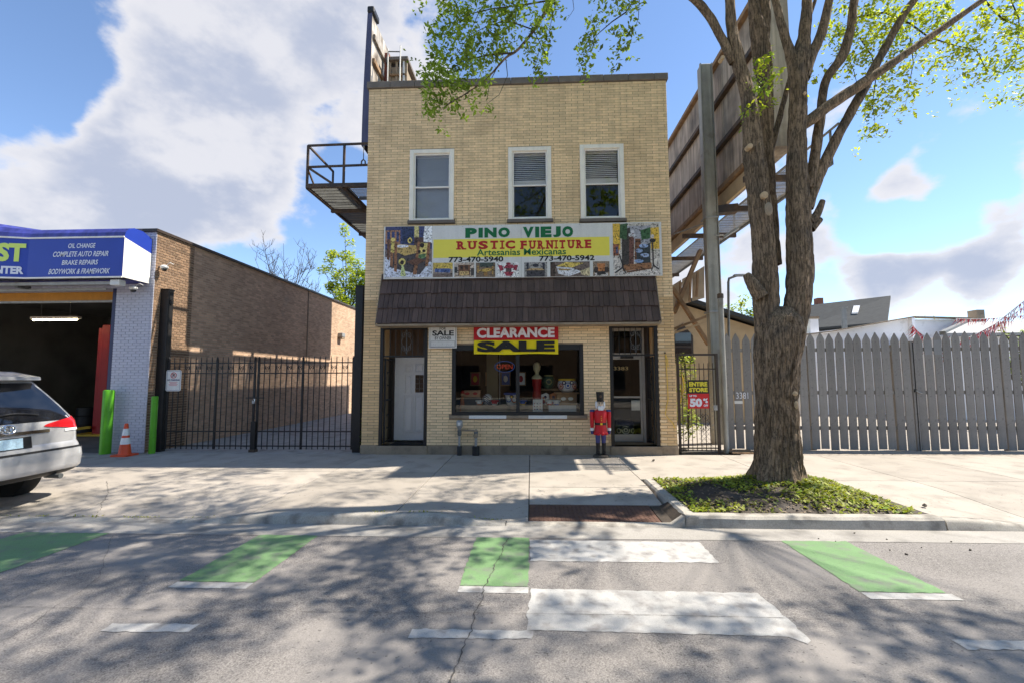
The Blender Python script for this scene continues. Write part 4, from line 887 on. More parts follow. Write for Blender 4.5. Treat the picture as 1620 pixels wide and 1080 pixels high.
# CLEARANCE SALE banner
YB = -.06
t = thing('clearance_banner', 'red and yellow CLEARANCE SALE banner over the shop window', 'banner', (-.35, YB, 2.4))
def cloth(x0, x1, z0, z1, nm, mt):
    mb = MB(); n = 24; f = lambda x, z: YB-.012*noise.noise((x*2.2, z*1.5, 4))-.01*noise.noise((x*6, z*2, 1))
    for i in range(n+1):
        for k in range(5):
            x = x0+(x1-x0)*i/n; z = z0+(z1-z0)*k/4; mb.v.append((x, f(x, z), z+.008*math.sin(i/n*9.4+1)*(1 if k in (0, ) else 0)))
    for i in range(n):
        for k in range(4): mb.f.append((i*5+k, (i+1)*5+k, (i+1)*5+k+1, i*5+k+1)); mb.m.append(0)
    return mb.build(nm, mt, t, smooth=True)
r_ = RC(749.5, 514.7, 883.5, 537.5, YB); cloth(r_[0], r_[1], r_[2], r_[3], 'red_cloth', flat(186, 20, 30, .6)); r2 = RC(749.8, 536.4, 883.2, 559.4, YB); cloth(r2[0], r2[1], r2[2], r_[2]-.0005, 'yellow_cloth', flat(240, 216, 8, .6))
textR('white_lettering', 'CLEARANCE', RC(754.5, 519, 877.5, 534, YB), YB-.03, flat(235, 225, 225), t, .045); textR('black_lettering', 'SALE', RC(755, 540, 878, 556, YB), YB-.03, flat(28, 26, 24), t, .06)
for i in range(4):
    for z in (r_[3]-.03, r2[2]+.03):
        x = r_[0]+.04+(r_[1]-r_[0]-.08)*i/3; MB().lathe((x, YB-.02, z-.004), [(.014, 0), (.010, .008)], 8).build('eyelet', 'galvanised', t)
# gas pipes
gp = thing('gas_pipes', 'grey gas riser pipes with shutoff valves against the brick', 'pipes', (-1.5, -.14, 0)); YP = -.14
a = P(727, 668, YP); b = P(753, 700, YP); x1_, x2_ = a.x, P(753, 690, YP).x; zt = P(740, 680, YP).z
MB().tube([(x1_, YP, .02), (x1_, YP, zt+.02)], .026, 10).build('riser', 'galvanised', gp, smooth=True); MB().tube([(x2_, YP, .02), (x2_, YP, zt-.08), (x2_, YP, zt)], .032, 10).build('riser', 'galvanised', gp, smooth=True)
MB().tube([(x1_, YP, zt+.01), (x2_-.02, YP, zt-.01), (x2_, YP, zt-.02)], .022, 10).build('cross_pipe', 'limestone', gp, smooth=True)
MB().lathe((x1_, YP, zt+.01), [(.03, 0), (.055, .05), (.075, .09), (.075, .20), (.05, .23)], 14).build('regulator', 'galvanised', gp, smooth=True)
MB().box(x1_-.03, x1_+.03, YP-.08, YP-.07, zt+.12, zt+.19).build('regulator_cap', 'sign_white', gp)
for x, z in ((x1_, .45), (x2_, .42)): MB().lathe((x, YP, z), [(.03, 0), (.05, .03), (.045, .09), (.055, .11), (.03, .15)], 12).build('valve', 'grey_steel', gp, smooth=True)
MB().ell((x2_, YP-.05, .46), .055, .02, .055).build('valve_handle', 'limestone', gp, smooth=True); MB().ell((x2_, YP, zt-.02), .045, .045, .05).build('elbow', 'limestone', gp, smooth=True)
for x, r0 in ((x1_, .055), (x2_, .085)): MB().lathe((x, YP, 0), [(r0, 0), (r0, .20), (r0*.8, .215)], 14).build('pipe_sleeve', 'black_frame', gp, smooth=True)
# yellow rope hanging on the right pier
mb = MB(); pts = [P(x, y, -.03) for x, y in ((1053, 560), (1054, 575), (1055, 590), (1056, 610), (1057, 630), (1054, 645), (1052.5, 655), (1058, 662), (1064, 668), (1068, 677))]; mb.tube(pts, .008, 6); mb.tube([P(x, y, -.03) for x, y in ((1053, 560), (1056, 568), (1057, 580))], .008, 6)
rp = thing('yellow_rope', 'yellow rope hanging from a hook on the right brick pier', 'rope', tuple(pts[-1])); mb.build('rope', flat(225, 185, 60), rp, smooth=True); MB().ell(P(1052, 558, -.02), .02, .03, .02).build('hook', 'rusty_steel', rp)
# nutcracker statue
NX = P(951, 720, -.32).x; ny_ = -.32
nc = thing('nutcracker_statue', 'red coated nutcracker soldier statue with black hat by the glass door', 'statue', (NX, ny_, 0))
Hh = .0675*20; RC_, NB, WHT, BK = flat(196, 26, 36), flat(62, 66, 120), flat(232, 232, 232), flat(30, 26, 24)
MB().lathe((NX, ny_, 0), [(.20, 0), (.20, .05), (.17, .06)], 20).build('base', 'room_mid', nc, smooth=True)
for s in (-1, 1):
    MB().lathe((NX+s*.075, ny_, .06), [(.05, 0), (.05, .05), (.045, .1), (.055, .26), (.06, .28)], 12).build('boot', BK, nc, smooth=True)
    MB().ell((NX+s*.075, ny_-.05, .09), .05, .09, .035).build('boot_toe', BK, nc, smooth=True)
    MB().lathe((NX+s*.072, ny_, .34), [(.052, 0), (.062, .1), (.068, .26)], 12).build('trouser_leg', NB, nc, smooth=True)
MB().lathe((NX, ny_, .56), [(.17, .0), (.165, .06), (.14, .2), (.145, .24), (.165, .4), (.175, .50), (.15, .55), (.08, .57)], 16).build('coat', RC_, nc, smooth=True)
for i in range(9):
    a = i/9*6.283; MB().ell((NX+.155*math.cos(a), ny_+.155*math.sin(a), .565), .045, .045, .04, 8, 6).build('scalloped_hem', RC_, nc, smooth=True)
MB().lathe((NX, ny_, .77), [(.150, 0), (.152, .05), (.148, .055)], 16).build('belt', BK, nc, smooth=True); MB().box(NX-.03, NX+.03, ny_-.165, ny_-.15, .775, .82).build('buckle', YE, nc)
for i in range(4): MB().ell((NX, ny_-.168+.004*i, .88+.05*i), .012, .012, .012, 8, 5).build('button', YE, nc)
for s in (-1, 1):
    MB().lathe((NX+s*.215, ny_, .70), [(.042, 0), (.05, .1), (.058, .36), (.05, .40), (.02, .42)], 12).build('sleeve', RC_, nc, smooth=True)
    MB().lathe((NX+s*.215, ny_, .63), [(.05, 0), (.05, .05), (.046, .06)], 12).build('cuff', WHT, nc, smooth=True); MB().lathe((NX+s*.215, ny_, .55), [(.03, 0), (.04, .03), (.042, .075), (.03, .08)], 10).build('glove', NB, nc, smooth=True)
    MB().lathe((NX+s*.205, ny_, 1.08), [(.065, 0), (.07, .03), (.05, .05)], 12).build('epaulette', NB, nc, smooth=True)
MB().ell((NX, ny_, 1.25), .095, .095, .13).build('head', flat(226, 200, 170), nc, smooth=True)
mb = MB(); mb.prism([(NX-.085, 1.20), (NX+.085, 1.20), (NX+.06, 1.12), (NX, .96), (NX-.06, 1.12)], ny_-.125, ny_-.07); mb.build('beard', WHT, nc, bevel=.012)
for s in (-1, 1):
    MB().ell((NX+s*.095, ny_, 1.24), .035, .07, .10).build('white_hair', WHT, nc, smooth=True); MB().ell((NX+s*.035, ny_-.09, 1.275), .014, .012, .014, 8, 6).build('eye', BK, nc); MB().ell((NX+s*.035, ny_-.105, 1.21), .035, .02, .014, 8, 6).build('moustache', WHT, nc, smooth=True)
    MB().bar((NX+s*.02, ny_-.095, 1.305), (NX+s*.055, ny_-.085, 1.30), .012).build('eyebrow', BK, nc)
MB().ell((NX, ny_-.105, 1.245), .018, .025, .022, 8, 6).build('nose', flat(226, 190, 160), nc, smooth=True)
MB().lathe((NX, ny_, 1.32), [(.10, 0), (.10, .02), (.088, .03), (.10, .22), (.102, .235)], 18).build('hat', BK, nc, smooth=True); MB().ell((NX, ny_-.095, 1.45), .03, .012, .035, 10, 6).build('hat_badge', flat(90, 70, 55), nc)
nc.scale = (.90, .90, .955)
# ================================================================== ROOF BILLBOARD AND CATWALK (LEFT)
bb = thing('roof_billboard', 'tall roof billboard seen edge-on above the shop\'s left corner', 'billboard', (-4.8, 6.5, 9.2))
X = -4.93; y0, y1, z0, z1 = 2.3, 11.4, 8.95, 13.3
mb = MB(); n = 14                          # bowed fascia wrapped round the street edge
for i in range(n):
    za = z0+(z1-z0)*i/n; zb = z0+(z1-z0)*(i+1)/n; b_ = lambda z: -.10*math.sin((z-z0)/(z1-z0)*math.pi*.5+1.57)
    mb.face([(X-.16+b_(za), y0, za), (X+b_(za)*.4, y0-.02, za), (X+b_(zb)*.4, y0-.02, zb), (X-.16+b_(zb), y0, zb)]); mb.face([(X-.16+b_(za), y1, za), (X-.16+b_(za), y0, za), (X-.16+b_(zb), y0, zb), (X-.16+b_(zb), y1, zb)])
mb.build('face', mat('billboard_skin', (.075, .075, .13), rough=.5, var=.15, scale=2, streak=.2), bb)
MB().box(X-.11, X-.02, y0+.02, y1, z0+.05, z1-.02).build('back_board', mat('weathered_board', (.42, .38, .33), rough=.9, var=.35, scale=2.5, streak=.4, stain=((.12, .09, .065), 2.2, .45, .66)), bb)
for z in (9.4, 10.2, 11.0, 11.8, 12.6): MB().box(X-.02, X+.06, y0+.1, y1, z-.07, z+.07).build('stringer', 'timber_brown' if z in (10.2, 11.8) else 'weathered_board', bb)
for i, y in enumerate((3.4, 4.3, 5.4, 6.9, 8.6, 10.4)): MB().box(X+.061, X+.20, y-.06, y+.06, 8.4, 12.75-.12*i).build('post', mat('red_oxide', (.20, .06, .04), var=.2), bb)
for y in (2.9, 3.9, 4.9, 6, 7.6): MB().bar((X+.03, y, 9.2), (X+.03, y+.5, 12.4), .05).build('batten', 'sign_white', bb)
MB().box(X-.17, X+.06, y0-.05, y0+.5, z1, z1+.22).build('cap', 'black_frame', bb, bevel=.05)
mb = MB(); mb.tube([(X+.2, 3.0, 12.3), (X+.3, 3.6, 11.6), (X+.2, 4.6, 11.2), (X+.25, 5.4, 11.5)], .025, 6); mb.build('cable', 'black_frame', bb)
for y in (3.4, 5.4, 8.6): MB().bar((X+.13, y, 9.4), (-3.9, y, 8.4), .08).build('back_brace', 'rusty_steel', bb)
cw = thing('billboard_catwalk', 'rusty steel catwalk with railing sticking out left of the shop', 'catwalk', (-5.2, 4, 7))
XO, YF0, ZF, ZT = -6.19, 1.0, 7.12, 8.29; xi = BXL+.05
MB().bar((XO, YF0, ZF), (xi, YF0, ZF+.0), .07, .12).build('end_beam', 'rusty_steel', cw); MB().bar((XO, YF0, ZF-.02), (XO, 11, ZF-.02), .06, .12).build('edge_beam', 'rusty_steel', cw)
MB().bar((-5.15, YF0+.04, ZF-.02), (-5.15, 11, ZF-.02), .09, .12).build('edge_beam', 'rusty_steel', cw)
fl = MB()
for i in range(24):
    x = XO+.05+i*(.98/24); fl.bar((x, YF0+.05, ZF), (x, 11, ZF), .012, .03)
for i in range(48): fl.bar((XO+.03, YF0+.1+.21*i, ZF-.012), (-5.18, YF0+.1+.21*i, ZF-.012), .02, .012)
o = fl.build('grating', 'grey_steel', cw); o['kind'] = 'stuff'
fl = MB()
for i in range(22):
    x = -5.10+i*(.95/22); fl.bar((x, YF0+.05, ZF), (x, YF0+.8, ZF), .01, .02)
for i in range(8): fl.bar((-5.1, YF0+.06+.1*i, ZF-.01), (xi, YF0+.06+.1*i, ZF-.01), .01, .012)
o = fl.build('grating', 'galvanised', cw); o['kind'] = 'stuff'
for x in (XO, -5.16): MB().bar((x, YF0, ZF-.06), (x, YF0, ZT), .055).build('post', 'rusty_steel', cw)
for z in (ZT, ZF+.55): MB().bar((XO, YF0, z), (xi, YF0, z+.03), .05, .05).build('rail', 'rusty_steel', cw)
for y in (YF0+1.6, ): MB().bar((XO, y, ZF-.06), (XO, y, ZT), .05).build('post', 'rusty_steel', cw)
for z in (ZT, ): MB().bar((XO, YF0, z), (XO, YF0+1.62, z), .05).build('rail', 'rusty_steel', cw)
MB().bar((XO, YF0+.02, ZF+.55), (-5.45, YF0+.04, ZF+.05), .06).build('diagonal', 'rusty_steel', cw); MB().bar((XO, YF0+.02, ZF+.5), (XO+.02, YF0+.6, ZF), .04).build('diagonal', 'rusty_steel', cw)
for y in (2.6, 4.9, 7.4, 9.8): MB().bar((XO-.02, y, ZF-.11), (xi, y, ZF-.11), .09, .10).build('outrigger', 'rusty_steel', cw)
MB().box(-5.05, xi, YF0+.85, YF0+.93, ZF-.05, ZF+.02).build('cross_beam', 'grey_steel', cw)
sh = thing('hanging_shackle', 'small steel shackle hanging on a wire above the catwalk', 'shackle', tuple(P(575, 258, 1.2))); p = P(575, 250, 1.2)
MB().tube([(p.x, 1.2, p.z+.35), (p.x, 1.2, p.z-.05)], .012, 5).build('wire', 'grey_steel', sh); MB().tube([(p.x-.06, 1.2, p.z-.22), (p.x-.05, 1.2, p.z-.1), (p.x, 1.2, p.z-.05), (p.x+.05, 1.2, p.z-.1), (p.x+.06, 1.2, p.z-.22)], .022, 6).build('hook', 'grey_steel', sh)
pn = thing('roof_hatch_house', 'small weathered roof shed behind the shop\'s parapet', 'roof shed', (-3.9, 3.6, 8.5))
a = P(613, 93, 3.2); b = P(646, 130, 3.2)
MB().box(a.x+.04, b.x-.1, 3.25, 4.4, 8.4, a.z-.28).build('wall', 'limestone', pn); MB().box(a.x-.02, b.x, 3.1, 4.5, a.z-.12, a.z).build('roof_slab', 'coping_stone', pn, bevel=.02)
MB().box(a.x+.08, b.x-.16, 3.30, 4.35, a.z-.28, a.z-.12).build('opening', 'brown_metal', pn)
for x in (a.x+.05, (a.x+b.x)/2-.08, b.x-.12): MB().box(x, x+.07, 3.2, 3.27, 8.5, a.z-.12).build('batten', 'limestone', pn)
MB().box(a.x, b.x-.06, 3.17, 3.22, a.z-.62, a.z-.56).build('batten', 'timber_brown', pn)
MB().bar((b.x-.1, 3.2, 8.4), (b.x-.16, 3.2, a.z-.1), .06).build('corner_post', 'sign_white', pn)
rp_ = thing('roof_pipe', 'thin white pipe rail standing on the shop roof', 'pipe', (-4.2, 2.6, 8.5)); p = P(633.5, 73, 2.6); q = P(614, 82, 2.6)
MB().tube([(p.x, 2.6, 8.4), (p.x, 2.6, p.z)], .022, 8).build('upright', 'white_frame', rp_); MB().tube([(q.x, 2.6, 8.4), (q.x, 2.6, q.z+.1)], .018, 8).build('upright', 'white_frame', rp_); MB().tube([(q.x, 2.6, q.z), (p.x, 2.6, q.z-.02)], .018, 8).build('cross_rail', 'grey_steel', rp_)
# ================================================================== AUTO REPAIR BUILDING (LEFT)
AXR = -9.55; AH = 5.56
au = thing('repair_garage', 'brick auto repair building with an open garage bay', 'building', (-14, 8, 0))
PX0 = -10.52; OH = 4.10
mb = MB(); mb.box(PX0, AXR-.02, .006, .4, 0, AH); mb.box(-19, PX0-.001, .006, .4, OH, AH); mb.box(-30, -18.5, .006, .4, 0, AH-.001)
mw = mb.build('front_wall', 'mortar_whitewash', au)
BL_, BH_ = .2032, .0677
fb = MB().bbox(-(BL_-.01)/2, (BL_-.01)/2, -.006, .01, -(BH_-.01)/2, (BH_-.01)/2, .003).mesh('brick', 'brick_whitewash')
rest = MB(); cnt = 0
rws = [b for b in brick_rows(PX0, AXR, .02, AH-.02, BL_, BH_, .010, [])]
for (a, b, z, zt, f) in rws:
    if f and cnt < 300 and z < 4.3: inst('brick', fb, ((a+b)/2, RND.uniform(-.001, .001), (z+zt)/2), mw); cnt += 1
    else: rest.bbox(a, b, -.006, .01, z, zt, .003)
for (a, b, z, zt, f) in brick_rows(-12.5, PX0-.004, OH+.02, AH-.02, BL_, BH_, .010, []): rest.bbox(a, b, -.006, .01, z, zt, .003)
o = rest.build('brick', 'brick_whitewash', mw); o['kind'] = 'stuff'
# side wall: dark face brick for 1.3 m, common brick behind
sd = MB().box(AXR-.3, AXR-.012, .41, 26, 0, AH-.002); sd.box(AXR-.019, AXR-.006, .0065, 1.30, 0, AH-.002); sdw = sd.build('side_wall', 'mortar_tan', au)
def sbrick(mb, a, b, z, zt, x=AXR, pr=.006, bv=.003):
    n = len(mb.v); x1_ = x+pr
    mb.v += [(x-.01, a, z), (x-.01, b, z), (x-.01, b, zt), (x-.01, a, zt), (x1_, a+bv, z+bv), (x1_, b-bv, z+bv), (x1_, b-bv, zt-bv), (x1_, a+bv, zt-bv)]
    for q in ((4, 5, 6, 7), (0, 1, 5, 4), (1, 2, 6, 5), (2, 3, 7, 6), (3, 0, 4, 7)): mb.f.append(tuple(n+i for i in q)); mb.m.append(mb.k)
one = MB(); sbrick(one, -(BL_-.01)/2, (BL_-.01)/2, -(BH_-.01)/2, (BH_-.01)/2, 0); om = one.mesh('brick', 'brick_brown')
cnt = 0; rest = MB(); rws = brick_rows(.01, 1.31, .02, AH-.02, BL_, BH_, .011, [])
for (a, b, z, zt, f) in rws:
    if f and cnt < 300 and z > .4: inst('brick', om, (AXR-.002, (a+b)/2, (z+zt)/2), sdw); cnt += 1
    else: sbrick(rest, a, b, z, zt, AXR-.002)
o = rest.build('brick', 'brick_brown', sdw); o['kind'] = 'stuff'
rest = MB()
for (a, b, z, zt, f) in brick_rows(1.32, 25.9, .02, AH-.02, BL_, BH_, .010, []): sbrick(rest, a, b, z+RND.uniform(-.001, .001), zt, AXR-.016+RND.uniform(-.002, .002))
o = rest.build('brick', 'brick_common', sdw); o['kind'] = 'stuff'
MB().box(AXR-.34, AXR+.05, -.06, 26, AH, AH+.07).build('coping', 'brown_metal', au); MB().box(-30, AXR-.341, -.06, .45, AH, AH+.07).build('coping', 'coping_stone', au)
MB().box(-30, AXR-.35, .46, 26, AH-.25, AH-.1).build('roof', 'coping_stone', au)
MB().box(AXR-.02, AXR+.012, 7.95, 8.0, 2.5, AH).build('downpipe', 'limestone', au)
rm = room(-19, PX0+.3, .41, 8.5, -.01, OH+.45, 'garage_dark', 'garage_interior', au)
MB().box(-18.5, PX0, .44, .50, OH-.22, OH+.0).build('roller_door', 'orange_door', au); MB().box(-18.5, PX0, .42, .52, OH-.27, OH-.222).build('door_bottom_rail', 'galvanised', au)
for i in range(3): MB().box(-18.5, PX0, .6+.62*i, 1.2+.62*i, OH+.10, OH+.13).build('raised_door_panel', 'orange_door', au)
MB().box(PX0-.10, PX0+.0-.002, .0, .45, 0, OH).build('door_jamb', flat(48, 52, 84), au)
MB().box(-18.6, -9.9, -.62, -.52, OH-.02, OH+.05).build('awning_beam', 'galvanised', au); MB().box(-18.6, PX0, -.3, -.26, OH-.10, OH-.04).build('door_header', 'galvanised', au)
MB().box(-12.6, -12.52, -.55, -.25, OH-.06, OH+.08).build('beam_bracket', 'grey_steel', au)
# awning
aw = thing('blue_awning', 'blue box awning with white repair lettering over the garage bay', 'awning', (-12, -.8, 4.2))
AE = -9.65
pA = [(-.80, 4.21), (-.80, 5.18), (-.78, 5.30), (-.70, 5.41), (-.55, 5.47), (-.30, 5.47), (-.02, 5.36)]
def pB(s): return [(-.80-.45*s, 4.21), (-.80-.45*s, 5.18+.04*s), (-.78-.45*s, 5.30+.08*s), (-.70-.40*s, 5.41+.2*s), (-.55-.3*s, 5.47+.32*s), (-.30-.1*s, 5.47+.42*s), (-.02, 5.36+.4*s)]
fr_, tp = MB(), MB()
secs = [(AE, 0), (-10.4, 0), (-11.2, 0), (-12.02, 0), (-13.2, .5), (-14.5, 1), (-16.5, 1), (-18.6, 1)]
for (xa, sa_), (xb, sb_) in zip(secs, secs[1:]):
    A, B = pB(sa_), pB(sb_)
    fr_.face([(xb, *B[0]), (xa, *A[0]), (xa, *A[1]), (xb, *B[1])])
    for i in range(1, 6): tp.face([(xb, *B[i]), (xa, *A[i]), (xa, *A[i+1]), (xb, *B[i+1])])
fr_.build('front_panel', 'awning_blue', aw); tp.build('top_cover', 'awning_top', aw, smooth=True)
mb = MB()
for z in (4.21, 5.18):
    for (xa, sa_), (xb, sb_) in zip(secs, secs[1:]):
        k = 0 if z < 5 else 1; mb.bar((xa, pB(sa_)[k][0]-.005, pB(sa_)[k][1]), (xb, pB(sb_)[k][0]-.005, pB(sb_)[k][1]), .03, .035)
mb.build('trim', 'white_frame', aw)
zl = 4.98
MB().face([(AE, -.80, 4.21), (AE, -.01, 4.21), (AE, -.01, zl), (AE, -.80, 5.17)]).build('end_panel', 'awning_end', aw)
MB().face([(AE, -.80, 5.17), (AE, -.01, zl)]+[(AE, y, z) for y, z in pA[::-1][:-1]]).build('end_cap', 'awning_blue', aw)
MB().face([(-18.6, -.5, 4.215), (AE, -.5, 4.215), (AE, -.01, 4.215), (-18.6, -.01, 4.215)]).build('underside', 'awning_top', aw)
YA = -.81; WL = flat(222, 224, 232)
for s, r_ in (('OIL CHANGE', (107.9, 385.6, 150, 392.4)), ('COMPLETE AUTO REPAIR', (83.5, 398.6, 171, 405.6)), ('BRAKE REPAIRS', (98, 412, 154, 418.8)), ('BODYWORK & FRAMEWORK', (76.7, 425.9, 172.6, 433))):
    textR('lettering', s, RC(*r_, YA), YA, WL, aw, .02, .02)
def PLN(px, py, a, b, off=.012):
    d = ray(px, py); a = Vector(a); b = Vector(b); n = Vector((-(b-a).y, (b-a).x)); n.normalize()
    if n.y > 0: n = -n
    a = a+n*off; t = (a-Vector((0, CAMY))).dot(n)/Vector((d.x, d.y)).dot(n); return Vector((d.x*t, CAMY+d.y*t, CAMZ+d.z*t))
fa, fb2 = (-12.02, -.80), (-14.5, -1.25)
def awtext(s, x0, y0, x1, y1, mt, bold):
    o_ = PLN(x0, y1, fa, fb2); u_ = PLN(x1, y1, fa, fb2)-o_; v_ = PLN(x0, y0, fa, fb2)-o_; u_.z = 0; v_ = Vector((0, 0, v_.z)); text('lettering', s, o_, u_, v_, mt, aw, bold)
awtext('ST', -7, 384, 39.5, 413.5, flat(214, 232, 110), .05); awtext('NTER', -9, 420.7, 37, 433, WL, .05)
# things in the bay
ft = thing('tube_light_fixture', 'hanging fluorescent tube light inside the garage bay', 'light fixture', (-13, 2.5, 3.5)); p, q = P(50, 504, 2.6), P(124, 512, 2.6)
MB().box(p.x, q.x, 2.55, 2.7, p.z-.02, p.z+.05).build('housing', 'white_frame', ft); mat('tube_glow', (.8, .75, .5), emis=(1, .88, .55, 5.)); MB().tube([(p.x+.05, 2.6, p.z-.045), (q.x-.05, 2.6, p.z-.045)], .022, 8).build('tube', 'tube_glow', ft)
for x in (p.x+.3, q.x-.3): MB().tube([(x, 2.62, p.z+.04), (x-.05, 2.62, OH+.4)], .01, 5).build('chain', 'grey_steel', ft)
lf = thing('car_lift', 'red two post car lift column with yellow foot in the garage', 'car lift', (-12, 3.6, 0)); p = P(160, 640, 3.4)
MB().box(p.x-.14, p.x+.14, 3.4, 3.7, 0, P(160, 514, 3.4).z).build('column', 'red_paint', lf, bevel=.02); MB().box(p.x-.30, p.x-.16, 3.45, 3.6, 0, P(160, 514, 3.4).z-.1).build('carriage', 'red_paint', lf); MB().box(p.x-.8, p.x+.3, 3.2, 3.8, .0, .06).build('base_plate', 'yellow_paint', lf); MB().bar((p.x-.25, 3.35, .28), (p.x-1.1, 2.9, .16), .10, .08).build('lift_arm', 'yellow_paint', lf)
dr_ = thing('oil_drum', 'black oil drum standing in the garage bay', 'drum', (-13.3, 4, 0)); p = P(135, 690, 4.0); MB().lathe((p.x, 4, -.01), [(.28, 0), (.28, .28), (.30, .30), (.28, .32), (.28, .58), (.30, .60), (.28, .62), (.28, .88), (.26, .88)], 18).build('body', 'car_black', dr_, smooth=True)
p = RC(12, 536, 44, 554, 8.4); t = thing('garage_notice', 'pale notice board on the garage back wall', 'sign', ((p[0]+p[1])/2, 8.4, p[2])); MB().box(p[0], p[1], 8.40, 8.43, p[2], p[3]).build('board', flat(150, 145, 135), t)
for i in range(3): MB().box(p[0]+.08, p[1]-.08, 8.397, 8.3995, p[2]+.1+.2*i, p[2]+.16+.2*i).build('printed_line', 'room_dark', t)
MB().box(-18.8, -11.0, 8.45, 8.48, .9, 1.9).build('painted_band', flat(40, 84, 36), au)
tag(MB().box(-15.5, -13.2, 7.6, 8.3, 0, .9).build('workbench', 'room_mid'), 'dark workbench along the garage back wall', 'workbench')
# security cameras and wall light
def dome_cam(p, label, d):
    t = thing('security_camera', label, 'security camera', tuple(p), 0, 'dome security cameras'); p = Vector(p); MB().ell(p, .09, .09, .06, 14, 8).build('housing', 'sign_white', t, smooth=True); MB().ell(p-Vector((0, 0, .05)), .065, .065, .06, 14, 8).build('dome', 'car_glass', t, smooth=True); MB().tube([p+Vector((0, 0, .03)), p+Vector(d)], .022, 8).build('arm', 'galvanised', t); MB().tube([p+Vector((.05, 0, .03)), p+Vector((.14, .0, .12)), p+Vector((.2, .05, .08))], .008, 5).build('cable', 'sign_white', t)
p = P(211, 456, -.28); dome_cam(p, 'dome security camera under the blue awning', (-.04, .27, .1)); d = ray(260, 423); tt = (AXR+.16)/d.x; p = Vector((d.x*tt, CAMY+d.y*tt, CAMZ+d.z*tt)); dome_cam(p, 'dome security camera high on the brown brick side wall', (-.16, .02, .02))
d = ray(541, 532); tt = (AXR+.12)/d.x; p = Vector((d.x*tt, CAMY+d.y*tt, CAMZ+d.z*tt)); t = thing('wall_light', 'wall pack light far along the alley brick wall', 'wall light', tuple(p)); MB().box(p.x-.13, p.x+.1, p.y-.2, p.y+.2, p.z-.05, p.z+.16).build('housing', 'galvanised', t, bevel=.03); MB().box(p.x-.1, p.x+.08, p.y-.17, p.y+.17, p.z-.13, p.z-.051).build('lens', 'limestone', t)
p = P(187, 449, -.6); t = thing('flood_light', 'small white flood light under the awning corner', 'flood light', tuple(p)); MB().box(p.x-.10, p.x+.14, -.72, -.54, p.z-.06, p.z+.08).build('housing', 'sign_white', t, bevel=.015); MB().box(p.x-.02, p.x+.02, -.6, -.56, p.z+.081, 4.25).build('bracket', 'galvanised', t)
# bollards, cone
def bollard(x, y, h, rad, label):
    t = thing('bollard', label, 'bollard', (x, y, 0), 0, 'green steel bollards'); MB().lathe((0, 0, 0), [(rad, -.02), (rad, h-.03), (rad*.93, h-.008), (rad*.7, h)], 24).build('post', 'bollard_green', t, True, True); MB().lathe((0, 0, -.01), [(rad+.05, 0), (rad+.045, .018), (rad+.004, .024)], 20).build('collar', 'concrete_old', t, True, True)
p = P(166, 717, -.2); bollard(p.x, -.2, P(166, 616, -.2).z, .115, 'thick green bollard at the garage bay corner'); p = P(240, 717, -.12); bollard(p.x, -.12, P(240, 626, -.12).z, .07, 'slim green bollard at the brick corner by the gate')
p = G(197, 720); t = thing('traffic_cone', 'orange traffic cone with two white bands by the white brick pier', 'traffic cone', (p.x, p.y, 0)); hc = P(197, 669, p.y).z
def cr(z): return .135+(.035-.135)*(z/hc)
MB().prism([(-.2, -.17), (-.17, -.2), (.17, -.2), (.2, -.17), (.2, .17), (.17, .2), (-.17, .2), (-.2, .17)], .0, .035, 'z').build('base', 'cone_orange', t, True)
MB().lathe((0, 0, 0), [(cr(.03)+.012, .03), (cr(.06), .06), (cr(hc-.02), hc-.02), (.03, hc)], 24).build('cone_body', 'cone_orange', t, True, True)
for a, b in ((.36, .56), (.63, .84)): MB().lathe((0, 0, 0), [(cr(hc*a)+.004, hc*a), (cr(hc*b)+.004, hc*b)], 24, False).build('reflective_band', 'white_reflective', t, True, True)
